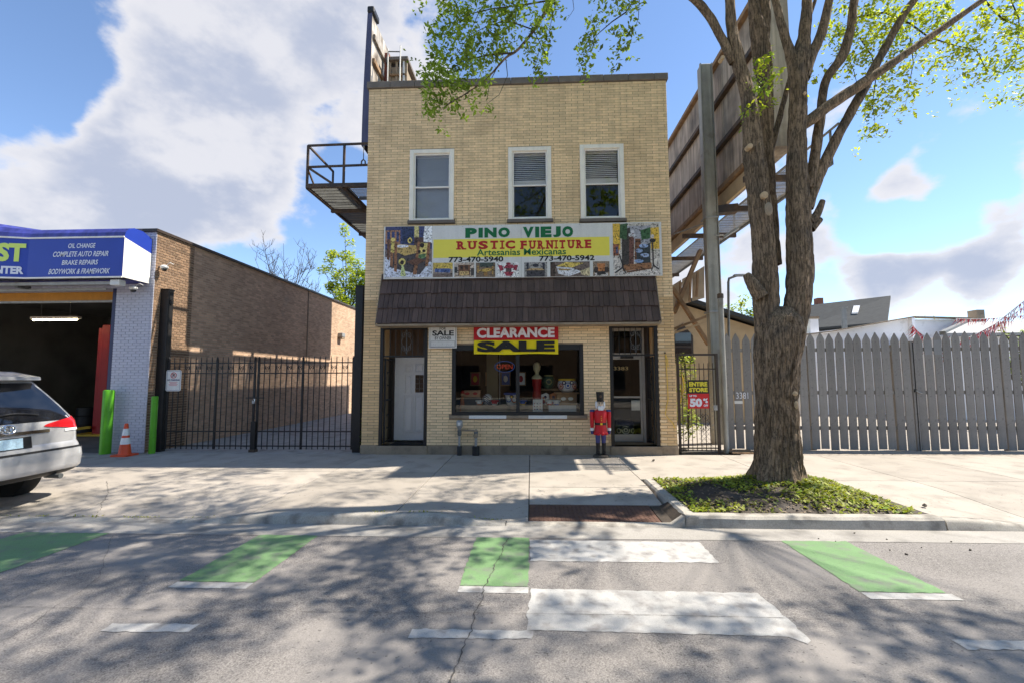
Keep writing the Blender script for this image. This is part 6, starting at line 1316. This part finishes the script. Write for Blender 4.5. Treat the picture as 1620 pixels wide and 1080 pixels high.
MB().prism([(pts[0].x, 0), (pts[3].x, 0), (pts[3].x, pts[3].z), (pts[2].x+.02, pts[3].z+.03), (pts[2].x, pts[2].z), (pts[1].x, pts[1].z), (pts[0].x, pts[0].z)], YW, YW+6).build('wall', 'stucco_white', gw)
mb = MB()
for a, b in zip(pts, pts[1:]): mb.bar(a+Vector((0, -.05, .04)), b+Vector((0, -.05, .04)), .4, .06)
mb.build('coping', 'limestone', gw); a, b = P(1441, 503, YW-.2), P(1449, 540, YW-.2); MB().box(a.x, b.x, YW-.25, YW-.003, 0, a.z).build('pilaster', 'stucco_white', gw)
a, b = P(1281, 504.5, YW+.5), P(1296, 530, YW+.5); t = thing('white_chimney', 'white painted chimney beside the tree trunk', 'chimney', ((a.x+b.x)/2, YW+1, 0)); MB().box(a.x, b.x, YW+.5, YW+1.3, pts[0].z-.6, a.z).build('stack', 'stucco_white', t); MB().box(a.x-.03, b.x+.03, YW+.47, YW+1.33, a.z, a.z+.12).build('cap', 'limestone', t)
sd_ = thing('white_shed', 'white shed with pale grey sloped roof right of the garage', 'shed', (20, 10, 0)); YD = 9.
a, b, c = P(1487, 528, YD), P(1530, 509, YD+3), P(1640, 509, YD+3)
MB().box(a.x, 26, YD, YD+2.7, 0, a.z-.13).build('wall', 'stucco_white', sd_); mb = MB(); A = [Vector((a.x-.15, YD-.3, a.z)), Vector((27, YD-.3, a.z)), Vector((28, YD+3, b.z)), Vector((b.x, YD+3, b.z))]; mb.face(A); mb.face([p-Vector((0, 0, .12)) for p in A][::-1]); mb.face([A[0]-Vector((0, 0, .12)), A[1]-Vector((0, 0, .12)), A[1], A[0]]); mb.face([A[3], A[2], Vector((28, YD+6, a.z)), Vector((b.x, YD+6, a.z))])
mb.build('roof', mat('roof_pale', (.34, .34, .345), var=.15, scale=3), sd_); MB().bar(A[0], A[3], .2, .16).build('barge_board', 'grey_steel', sd_); MB().box(b.x+.1, 26, YD+2.8, YD+5.9, 0, b.z-.15).build('rear_wall', 'stucco_white', sd_)
a = P(1545, 491, YD+3.2); MB().box(a.x-.18, a.x+.18, YD+3.0, YD+3.5, b.z-.3, a.z).build('chimney', 'limestone', sd_)
# pennant strings
r = random.Random(9)
for pts, Yp, n, ln, l in ((((1620, 476), (1600, 492), (1575, 512), (1545, 528), (1520, 540)), 2.2, 30, .34, 'red and white pennant string sweeping down to the fence at right'), (((1625, 482), (1590, 506), (1560, 525), (1535, 538)), 2.6, 24, .36, 'second red and white pennant string just behind the sweeping one'), (((1512, 504), (1545, 505), (1580, 503), (1625, 499)), 3.5, 18, .22, 'level red pennant string along the white shed roof'), (((1443, 514), (1452, 524), (1466, 534), (1477, 560)), 1.6, 16, .26, 'short red and white pennant string dropping behind the fence joint'), (((1505, 530), (1497, 545), (1493, 570)), 1.6, 8, .2, 'red pennant string hanging straight down behind the fence pickets')):
    t = thing('pennant_string', l, 'pennants', tuple(P(*pts[0], Yp)), 0, 'red and white pennant strings'); W3 = [P(x, y, Yp) for x, y in pts]; MB().tube(W3, .008, 5).build('cord', 'sign_white', t); m_ = [MB(), MB()]
    n *= 3
    for i in range(n):
        f = (i+r.uniform(.2, .8))/n*(len(W3)-1); k = min(int(f), len(W3)-2); p = W3[k].lerp(W3[k+1], f-k)
        fl__ = MB(); d = (W3[k+1]-W3[k]).normalized()*.018; tip = p+Vector((r.uniform(-.22, .02), r.uniform(-.1, .1), -ln*r.uniform(.5, 1.25)))
        fl__.face([p-d, p+d, tip+d*.4]); fl__.build('pennant', flat(206, 40, 52) if i % 3 else 'sign_white', t)
# ---- background trees
def bgtree(name, label, base, h, spread, nleaf, s, mats, seed, px=None, bare=False, nb=26, group='trees beyond the lots'):
    r = random.Random(seed); t = thing(name, label, 'tree', base, 0, group); base = Vector(base); tr = MB(); cr_ = MB()
    top = base+Vector((0, 0, h*.55)); tr.tube([base, base+Vector((.1, 0, h*.3)), top], [.16, .13, .08], 8); tips = []
    for i in range(nb):
        st = base+Vector((0, 0, h*r.uniform(.25, .55))); a = r.uniform(0, 6.283); q = st+Vector((math.cos(a)*spread*r.uniform(.3, .95), math.sin(a)*spread*r.uniform(.3, .95), h*r.uniform(.12, .48))); q.z = min(q.z, base.z+h)
        md = st.lerp(q, .5)+Vector((r.uniform(-.2, .2), r.uniform(-.2, .2), -.1*h*.3)); tr.tube([st, md, q], [.06, .035, .012], 5); tips += [q, md.lerp(q, .5)]
        for _ in range(5 if bare else 3):
            b0 = md.lerp(q, r.uniform(.1, .95)); e = b0+Vector((r.uniform(-1, 1)*spread*.3, r.uniform(-1, 1)*spread*.3, r.uniform(.1, .9)*spread*.45)); tr.tube([b0, e], [.025, .011], 4); tips.append(e)
            if bare:
                for _ in range(4): b1 = b0.lerp(e, r.uniform(.3, 1)); tr.tube([b1, b1+Vector((r.uniform(-1, 1)*.4, r.uniform(-1, 1)*.4, r.uniform(.2, .7)))], [.014, .008], 4)
    tr.build('trunk', 'twig', t)
    if nleaf:
        for p in tips: clump(cr_, p, spread*.17, max(1, nleaf//len(tips)), s, r)
        o = cr_.build('crown', mats, t); o['kind'] = 'stuff'
    return t
def base_at(px, Y): p = P(px, 600, Y); return (p.x, Y, -.02)
bgtree('bare_tree', 'bare leafless tree behind the alley wall', base_at(447, 32), 16.3, 3.6, 0, .1, [], 31, bare=True, nb=34)
bgtree('young_leaf_tree', 'yellow green spring tree beside the shop\'s left wall', base_at(543, 30), 15.6, 3.0, 9000, .15, ['leaf_bright', 'leaf_green'], 32, nb=30)
bgtree('forsythia_tree', 'sparse pale yellow blossoming tree behind the white garage', base_at(1447, 21), 5.9, 2.2, 1100, .08, [mat('blossom', (.50, .46, .12), var=.2, island=.2, trans=.3), 'leaf_bright'], 33, nb=30)
bgtree('garden_tree', 'bright green bushy tree behind the street lamp', base_at(1185, 13), 6.0, 1.7, 3600, .10, ['leaf_bright', 'leaf_green'], 34, nb=26)
bgtree('garden_tree', 'green shrub top at the right edge above the fence', base_at(1632, 5.5), 3.9, 1.0, 1500, .07, ['leaf_green', 'leaf_dark'], 35, nb=20)
bgtree('garden_tree', 'yellow green bush in front of the grey roofed house', base_at(1420, 18.5), 4.9, 1.4, 900, .08, ['weed_leaf', 'leaf_bright'], 36, nb=18)
sl_ = thing('street_lamp', 'slim grey lamp post with flat head between pole and tree', 'street lamp', base_at(1151, 7)); a, b, c = P(1151, 600, 7), P(1152, 441, 7), P(1166, 436, 7)
MB().tube([(a.x, 7, 0), (b.x, 7, b.z-.15), (b.x+.03, 7, b.z), (c.x, 7, c.z)], .05, 8).build('post', 'grey_steel', sl_, smooth=True); MB().bar((c.x-.12, 7, c.z), (c.x+.25, 7, c.z+.0), .2, .07).build('lamp_head', 'galvanised', sl_)
# ================================================================== STREET TREE
tree = thing('street_tree', 'large forked street tree with spring leaves in the planting bed', 'tree', (TX, TY, 0))
def barktube(spec, name, nseg=30, rough=.05, closed_top=True, flare=False):
    """spec: (point, radius) list, smoothed, with furrowed bark"""
    pts = [Vector(p) for p, _ in spec]; rs = [q for _, q in spec]; out = []; n = len(pts)
    for i in range(n-1):
        p0, p1, p2, p3 = pts[max(i-1, 0)], pts[i], pts[i+1], pts[min(i+2, n-1)]; m_ = max(3, int((p2-p1).length/.045))
        for k in range(m_):
            t = k/m_; a = .5*((2*p1)+(p2-p0)*t+(2*p0-5*p1+4*p2-p3)*t*t+(3*p1-p0-3*p2+p3)*t**3); out.append((a, rs[i]+(rs[i+1]-rs[i])*t))
    out.append((pts[-1], rs[-1])); mb = MB(); pa = None; L_ = 0
    for i, (p, R) in enumerate(out):
        d = (out[min(i+1, len(out)-1)][0]-out[max(i-1, 0)][0]).normalized()
        if i: L_ += (p-out[i-1][0]).length
        pa = Vector((1, 0, 0)) if pa is None else pa; pa = (pa-d*pa.dot(d)).normalized(); b = d.cross(pa)
        for k in range(nseg):
            a = 6.2832*k/nseg; ca, sa = math.cos(a), math.sin(a)
            ridge = min(1, abs(noise.noise((ca*R*17, sa*R*17, L_*1.7)))*2.4)*.65+min(1, abs(noise.noise((ca*R*38+7, sa*R*38, L_*4.5)))*2.4)*.35
            lump = noise.noise((ca*1.6, sa*1.6, L_*1.1+3))*.06
            rr_ = R*(.97+lump)+(ridge-.75)*.055*min(1., R/.28)
            if flare: h = max(0, .85-L_); rr_ += h*h*.22*(1+.9*math.cos(a*5+.6)+.4*math.cos(a*3))
            mb.v.append(tuple(p+(pa*ca+b*sa)*rr_))
    for i in range(len(out)-1):
        for k in range(nseg): mb.f.append((i*nseg+k, i*nseg+(k+1) % nseg, (i+1)*nseg+(k+1) % nseg, (i+1)*nseg+k)); mb.m.append(0)
    mb.f.append(tuple((len(out)-1)*nseg+k for k in range(nseg))); mb.m.append(0)
    return mb.build(name, 'bark', tree, smooth=True)
def S_(px, py, w, Y=TY): p = P(px, py, Y); return (p, w*.5*(Y-CAMY)/FPX*.96/math.sqrt(1+((px-838)/FPX)**2))
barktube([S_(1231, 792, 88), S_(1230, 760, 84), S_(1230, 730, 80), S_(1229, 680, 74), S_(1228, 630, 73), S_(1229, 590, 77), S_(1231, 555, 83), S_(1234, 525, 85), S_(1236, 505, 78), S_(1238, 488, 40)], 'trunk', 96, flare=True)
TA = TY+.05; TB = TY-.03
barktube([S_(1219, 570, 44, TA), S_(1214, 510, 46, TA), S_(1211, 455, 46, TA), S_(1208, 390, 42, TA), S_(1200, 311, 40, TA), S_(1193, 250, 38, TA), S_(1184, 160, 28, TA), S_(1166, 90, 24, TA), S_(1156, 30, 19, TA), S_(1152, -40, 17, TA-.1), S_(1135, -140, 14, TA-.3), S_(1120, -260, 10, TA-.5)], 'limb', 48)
TC = TY+.30
barktube([S_(1222, 420, 32, TC), S_(1215, 330, 32, TC), S_(1213, 240, 26, TC), S_(1212, 150, 26, TC), S_(1206, 90, 36, TC), S_(1200, 50, 34, TC), S_(1192, 0, 20, TC), S_(1190, -120, 16, TC+.2), S_(1185, -260, 11, TC+.3)], 'limb', 36)
barktube([S_(1206, 70, 24, TC), S_(1209, 30, 23, TC), S_(1209, -20, 22, TC), S_(1225, -150, 15, TC), S_(1240, -280, 10, TC+.2)], 'limb', 32)
barktube([S_(1240, 585, 44, TB), S_(1254, 530, 46, TB), S_(1264, 455, 48, TB), S_(1265, 390, 48, TB), S_(1262, 311, 42, TB), S_(1261, 233, 34, TB), S_(1262, 155, 33, TB), S_(1264, 105, 40, TB), S_(1272, 60, 24, TB), S_(1277, 0, 20, TB), S_(1282, -100, 16, TB), S_(1290, -240, 11, TB-.3)], 'limb', 48)
barktube([S_(1260, 118, 28, TB), S_(1250, 84, 20, TB), S_(1238, 45, 15, TB), S_(1224, -10, 13, TB), S_(1205, -110, 10, TB-.4), S_(1160, -230, 7, TB-.9)], 'limb', 24)
barktube([S_(1270, 125, 28, TB), S_(1282, 90, 22, TB), S_(1300, 52, 19, TB), S_(1312, 0, 17, TB), S_(1340, -110, 13, TB-.3), S_(1380, -240, 9, TB-.6)], 'limb', 28)
TD = TY+.22
barktube([S_(1278, 300, 26, TD), S_(1288, 255, 20, TD), S_(1297, 190, 18, TD), S_(1306, 130, 17, TD), S_(1333, 88, 20, TD), S_(1346, 45, 18, TD), S_(1354, -10, 16, TD), S_(1385, -130, 12, TD+.3), S_(1420, -260, 8, TD+.6)], 'limb', 28)
barktube([S_(1268, 200, 20, TB), S_(1285, 188, 24, TB), S_(1315, 165, 23, TB), S_(1371, 128, 21, TB), S_(1412, 100, 18, TB), S_(1488, 47, 15, TB), S_(1550, 4, 13, TB), S_(1640, -60, 11, TB), S_(1780, -180, 7, TB)], 'limb', 28)
barktube([S_(1276, 330, 24, TD), S_(1290, 288, 24, TD), S_(1324, 218, 20, TD), S_(1363, 148, 20, TD), S_(1391, 93, 18, TD), S_(1433, 19, 16, TD), S_(1462, -20, 15, TD), S_(1540, -130, 11, TD), S_(1620, -260, 8, TD)], 'limb', 28)
barktube([S_(1160, 100, 16, TA), S_(1142, 62, 16, TA), S_(1118, 20, 15, TA), S_(1085, -12, 14, TA-.1), S_(1030, -55, 12, TA-.4), S_(960, -75, 10, TA-.8), S_(905, -45, 8.5, TA-1.0), S_(870, 8, 6.5, TA-1.1), S_(845, 48, 5.2, TA-1.15), S_(818, 80, 4.4, TA-1.2), S_(800, 92, 4, TA-1.2), S_(770, 125, 3, TA-1.25), S_(738, 148, 2.2, TA-1.3), S_(705, 168, 1.6, TA-1.3)], 'limb', 20)
barktube([S_(1216, 255, 10, TC), S_(1230, 200, 11, TC), S_(1248, 130, 9, TC), S_(1268, 60, 8, TC+.1), S_(1290, 0, 7, TC+.2), S_(1320, -120, 5, TC+.3)], 'limb', 16)
# knots and saw cuts
for px, py, w, Y in ((1189, 229, 9, TA-.24), (1212, 307, 12, TA-.27), (1276, 145, 5, TB-.2), (1145, 88, 7, TA-.12)):
    p = P(px, py, Y); R = w*.5*(Y-CAMY)/FPX; q = MB().lathe((0, 0, 0), [(R*1.0, -.16), (R*.95, -.04), (R*.8, -.035)], 12); q.v = [(x+p.x, -z+p.y, y+p.z) for x, y, z in q.v]; q.build('saw_cut', 'cut_wood', tree, smooth=True)
for pth in ([(1281, 352, 20), (1292, 340, 16), (1301, 318, 11)], [(1283, 362, 18), (1293, 352, 14), (1298, 347, 11)], [(1204, 470, 30), (1192, 452, 24), (1184, 440, 17), (1180, 434, 12)]):
    sp_ = [S_(x, y, w, TB-.05) for x, y, w in pth]; barktube(sp_, 'stump', 16); e = sp_[-1][0]; d = (sp_[-1][0]-sp_[-2][0]).normalized(); MB().tube([e, e+d*.006], sp_[-1][1]*.85, 12).build('saw_cut', 'cut_wood', tree)
for px, py, w, h in ((1216, 331, 13, 22), (1258, 622, 8, 7), (1260, 640, 6, 12)):
    p = P(px, py, TA-.33 if py < 400 else TB-.43); k = (p.y-CAMY)/FPX; q = MB().ell((0, 0, 0), w*.5*k, .03, h*.5*k, 10, 8); q.v = [(x+p.x, y+p.y, z+p.z) for x, y, z in q.v]; q.build('bare_patch', 'cut_wood' if py > 400 else 'limestone', tree, smooth=True)
# crown: visible boughs first
r = random.Random(77); cr_ = MB(); tw = MB()
def bough(pts, Y, w0, w1):
    W3 = [P(x, y, Y+r.uniform(-.1, .1)) for x, y in pts]; n = len(W3); tw.tube(W3, [(w0+(w1-w0)*i/(n-1))*.5*(Y-CAMY)/FPX for i in range(n)], 6); return W3
BGH = [([(875, 0), (830, 8), (780, 14), (745, 22), (712, 46)], 3.2, .8), ([(845, 48), (800, 32), (765, 45), (730, 62)], 2.4, .8), ([(812, 84), (770, 88), (735, 96), (700, 120), (680, 135)], 3, .8), ([(790, 100), (775, 130), (770, 160)], 1.8, .7), ([(800, 92), (803, 120), (790, 150), (770, 165)], 1.6, .5), ([(880, -5), (872, 35), (868, 55)], 1.6, .6), ([(840, 40), (855, 70), (850, 95), (843, 115)], 1.4, .5), ([(1010, -10), (990, 20), (968, 35), (945, 55), (925, 90)], 3, .7), ([(1012, -15), (1010, 30), (1000, 55)], 1.5, .5), ([(740, 148), (715, 160), (690, 180)], 1.5, .6), ([(905, -10), (908, 15), (895, 35)], 1.2, .4), ([(760, 15), (740, 60), (720, 90)], 1.4, .5)]
YV = TY-1.2
bp = []
for pts, a, b in BGH: bp.append(bough(pts, YV, a, b))
def cl2(px, py, rpx, n, Y, s, ks=(0, 1), w=.7, ry=None):
    c = P(px, py, Y); k = (Y-CAMY)/FPX
    for _ in range(n):
        while True:
            u, v = r.uniform(-1, 1), r.uniform(-1, 1)
            if u*u+v*v < 1: break
        y = r.gauss(0, .25)
        if _ % 7 == 0: cc_ = c+Vector((u*rpx*k, y, v*(ry or rpx)*k)); kk = ks[0] if r.random() < w else ks[1]; ss = r.uniform(.65, 1.2)
        leaf(cr_, cc_+Vector((r.gauss(0, .045), r.gauss(0, .045), r.gauss(-.01, .05))), s*ss*r.uniform(.6, 1.3), r, kk, .7)
for px, py, rp, n in ((745, 12, 30, 210), (790, 8, 30, 190), (715, 30, 20, 130), (712, 50, 16, 70), (690, 68, 14, 80), (678, 62, 7, 26), (725, 68, 22, 120), (700, 95, 16, 60), (765, 62, 28, 170), (800, 50, 26, 150), (820, 15, 22, 110), (785, 78, 24, 130), (745, 95, 22, 100), (690, 112, 18, 90), (720, 118, 22, 100), (755, 110, 20, 80), (678, 135, 14, 90), (700, 142, 22, 150), (672, 155, 7, 26), (690, 165, 16, 100), (682, 185, 9, 40), (735, 140, 20, 90), (720, 165, 14, 60), (765, 150, 14, 50), (772, 162, 8, 26), (845, 48, 14, 60), (862, 62, 14, 55), (868, 45, 9, 40), (850, 85, 12, 50), (858, 84, 8, 34), (845, 108, 9, 30), (835, 90, 8, 26), (870, 8, 18, 70), (890, 12, 8, 20), (865, 120, 6, 14),
                      (948, 22, 12, 60), (965, 30, 10, 40), (940, 45, 13, 56), (930, 55, 8, 26), (925, 88, 10, 44), (917, 105, 6, 20), (930, 110, 5, 18), (990, 38, 12, 50), (1000, 42, 8, 36), (975, 70, 9, 36), (978, 85, 6, 20), (1010, 22, 10, 26), (985, 3, 16, 50), (1020, 40, 6, 12), (1012, 62, 5, 8)): cl2(px, py-4, rp*.95, int(n*1.35), YV, .042, (0, 2), .85)
# right side, backlit
YV2 = TY+.7
for pts, a, b in (([(1345, 30), (1400, 20), (1440, 38), (1470, 60), (1510, 72), (1545, 80), (1560, 110)], 4, .8), ([(1360, 60), (1380, 90), (1385, 130), (1380, 165), (1385, 200)], 2.5, .5), ([(1440, 60), (1445, 100), (1437, 140), (1432, 170)], 2, .4), ([(1556, 0), (1585, 30), (1620, 45)], 3.5, 2), ([(1590, -20), (1612, 30), (1610, 70), (1605, 110)], 2.4, .4), ([(1330, 70), (1350, 110), (1360, 150)], 2, .5)): bough(pts, YV2, a, b)
for px, py, rp, n in ((1340, 25, 24, 120), (1390, 12, 26, 130), (1430, 20, 28, 140), (1480, 20, 26, 110), (1330, 60, 20, 80), (1365, 60, 22, 100), (1400, 62, 22, 100), (1450, 60, 24, 110), (1495, 75, 22, 90), (1530, 65, 20, 70), (1350, 98, 18, 60), (1385, 105, 22, 90), (1430, 105, 22, 70), (1390, 145, 20, 70), (1420, 140, 20, 55), (1375, 172, 14, 40), (1400, 175, 16, 40), (1395, 205, 12, 26), (1385, 195, 8, 18), (1440, 165, 10, 18), (1505, 100, 14, 36), (1515, 120, 10, 20), (1545, 90, 12, 26), (1300, 120, 10, 20), (1560, 20, 22, 70), (1590, 12, 24, 90), (1615, 35, 24, 90), (1600, 60, 18, 60), (1585, 95, 20, 70), (1610, 105, 22, 90), (1570, 115, 14, 40), (1605, 140, 16, 50), (1618, 160, 10, 24), (1520, 145, 6, 8)): cl2(px, py, rp*1.08, int(n*3.0), YV2, .044, (1, 0), .85)
for px, py, n in ((1203, 105, 60), (1208, 125, 80), (1205, 150, 80), (1200, 172, 50), (1215, 140, 40), (1220, 160, 22), (1177, 186, 20), (1208, 95, 26)): cl2(px, py, 15, n, TA-.32, .042, (1, 0), .6)
# crown above the frame: unseen branches and leaf clumps, shaped for the shade they cast
tips = []
for _ in range(1300):
    a = r.uniform(0, 6.283); rad = 7.2*math.sqrt(r.random()); z = r.uniform(7.6, 16.2)
    x = TX-.1+rad*math.cos(a)*1.12; y = TY-.8+rad*math.sin(a)*.80
    if (Vector((x-TX, (y-TY)*1.1, (z-11.2)*1.35))).length > 7.4: continue
    if z < CAMZ+(y-CAMY)*.90+.6 and y > -10.5: continue
    if y > -1.2 and z < 10.5: continue
    gx_, gy_ = x-.723*z, y-.18*z
    if gx_ > .6 and gy_ > -7.0: continue  # unseen clumps left out where they would shade the right-hand road
    if noise.noise((gx_*1.1, gy_*1.5, 2)) < (.02 if gy_ > -6.8 else .07): continue  # noise over the shadow landing points opens lit gaps in the dapple
    tips.append(Vector((x, y, z)))
for _ in range(34): tips.append(Vector((r.uniform(8.8, 12.6), r.uniform(-6.9, -5.2), r.uniform(9.3, 11.6))))  # extra clumps out of view, added to dapple the road at lower right
hubs = [P(1152, -140, TA-.2), P(1185, -230, TC), P(1240, -240, TC), P(1290, -200, TB), P(1380, -200, TB-.5), P(1420, -220, TD+.5), P(1620, -200, TD), P(1700, -110, TB), P(1000, -70, TA-.7), P(1160, -220, TB-.9)]
for p in tips:
    h = min(hubs, key=lambda q: (q-p).length); md = h.lerp(p, .5)+Vector((r.uniform(-.3, .3), r.uniform(-.3, .3), r.uniform(-.1, .4))); tw.tube([h, md, p], [.007, .006, .004], 5)
    for _ in range(3):
        e = p+Vector((r.uniform(-.7, .7), r.uniform(-.7, .7), r.uniform(-.5, .3))); tw.tube([md.lerp(p, .7), e], [.010, .003], 4)
    clump(cr_, p, r.uniform(.40, .8), r.randint(55, 110), .064, r, (0, 1), (.6, ), .7)
tw.build('branches', 'twig', tree)['kind'] = 'stuff'
o = cr_.build('crown', ['leaf_green', 'leaf_bright', 'leaf_dark'], tree); o['kind'] = 'stuff'
# trees across the street, mirrored in the upstairs glass
for i, (x, y, h, l) in enumerate(((-6.5, -24, 15, 'tall leafy tree across the street, mirrored in the left windows'), (3.5, -23, 16.5, 'tall leafy tree across the street, mirrored in the middle window'), (13, -25, 15.5, 'tall leafy tree across the street, mirrored in the right window'))):
    bgtree('far_street_tree', l, (x, y, 0), h, 5.0, 4200, .30, ['leaf_green', 'leaf_dark'], 50+i, nb=34, group='trees across the street')

ac = thing('added_far_row', 'low brown brick row across the street, added out of view to darken the shop window reflection', 'building', (0, -34, 0))  # added block out of view, keeps bright sky out of the shop glass
MB().box(-34, 34, -40, -32, 0, 6.2).build('wall', 'brick_brown', ac); MB().box(-34.1, 34.1, -40.1, -31.9, 6.2, 6.4).build('coping', 'coping_stone', ac)
for i in range(9): MB().box(-30+7*i, -26+7*i, -31.99, -31.9, .6, 3.0).build('window', 'car_glass', ac)

for i, (x, z, w, l) in enumerate(((-15.2, .9, .5, 'grey tool cabinet on the garage workbench'), (-14.2, .9, .3, 'small parts box on the garage workbench'))):
    t = thing('tool_box', l, 'tool box', (x, 7.9, z)); MB().box(x-w/2, x+w/2, 7.7, 8.1, z+.001, z+.45).build('case', 'grey_steel', t, bevel=.01); MB().box(x-w/2+.03, x+w/2-.03, 7.69, 7.699, z+.2, z+.24).build('handle', 'galvanised', t)
t = thing('tyre_stack', 'stack of black tyres beside the garage lift', 'tyres', (-12.9, 5.2, 0))
for i in range(4):
    q = MB(); n = 24
    for k in range(n): q.v += [(-12.9+(.24+.08*math.cos(j*1.047))*math.cos(6.2832*k/n), 5.2+(.24+.08*math.cos(j*1.047))*math.sin(6.2832*k/n), .10+.2*i+.1*math.sin(j*1.047)) for j in range(6)]
    q.f = [(k*6+j, ((k+1) % n)*6+j, ((k+1) % n)*6+(j+1) % 6, k*6+(j+1) % 6) for k in range(n) for j in range(6)]; q.m = [0]*len(q.f); q.build('tyre', 'rubber', t, smooth=True)
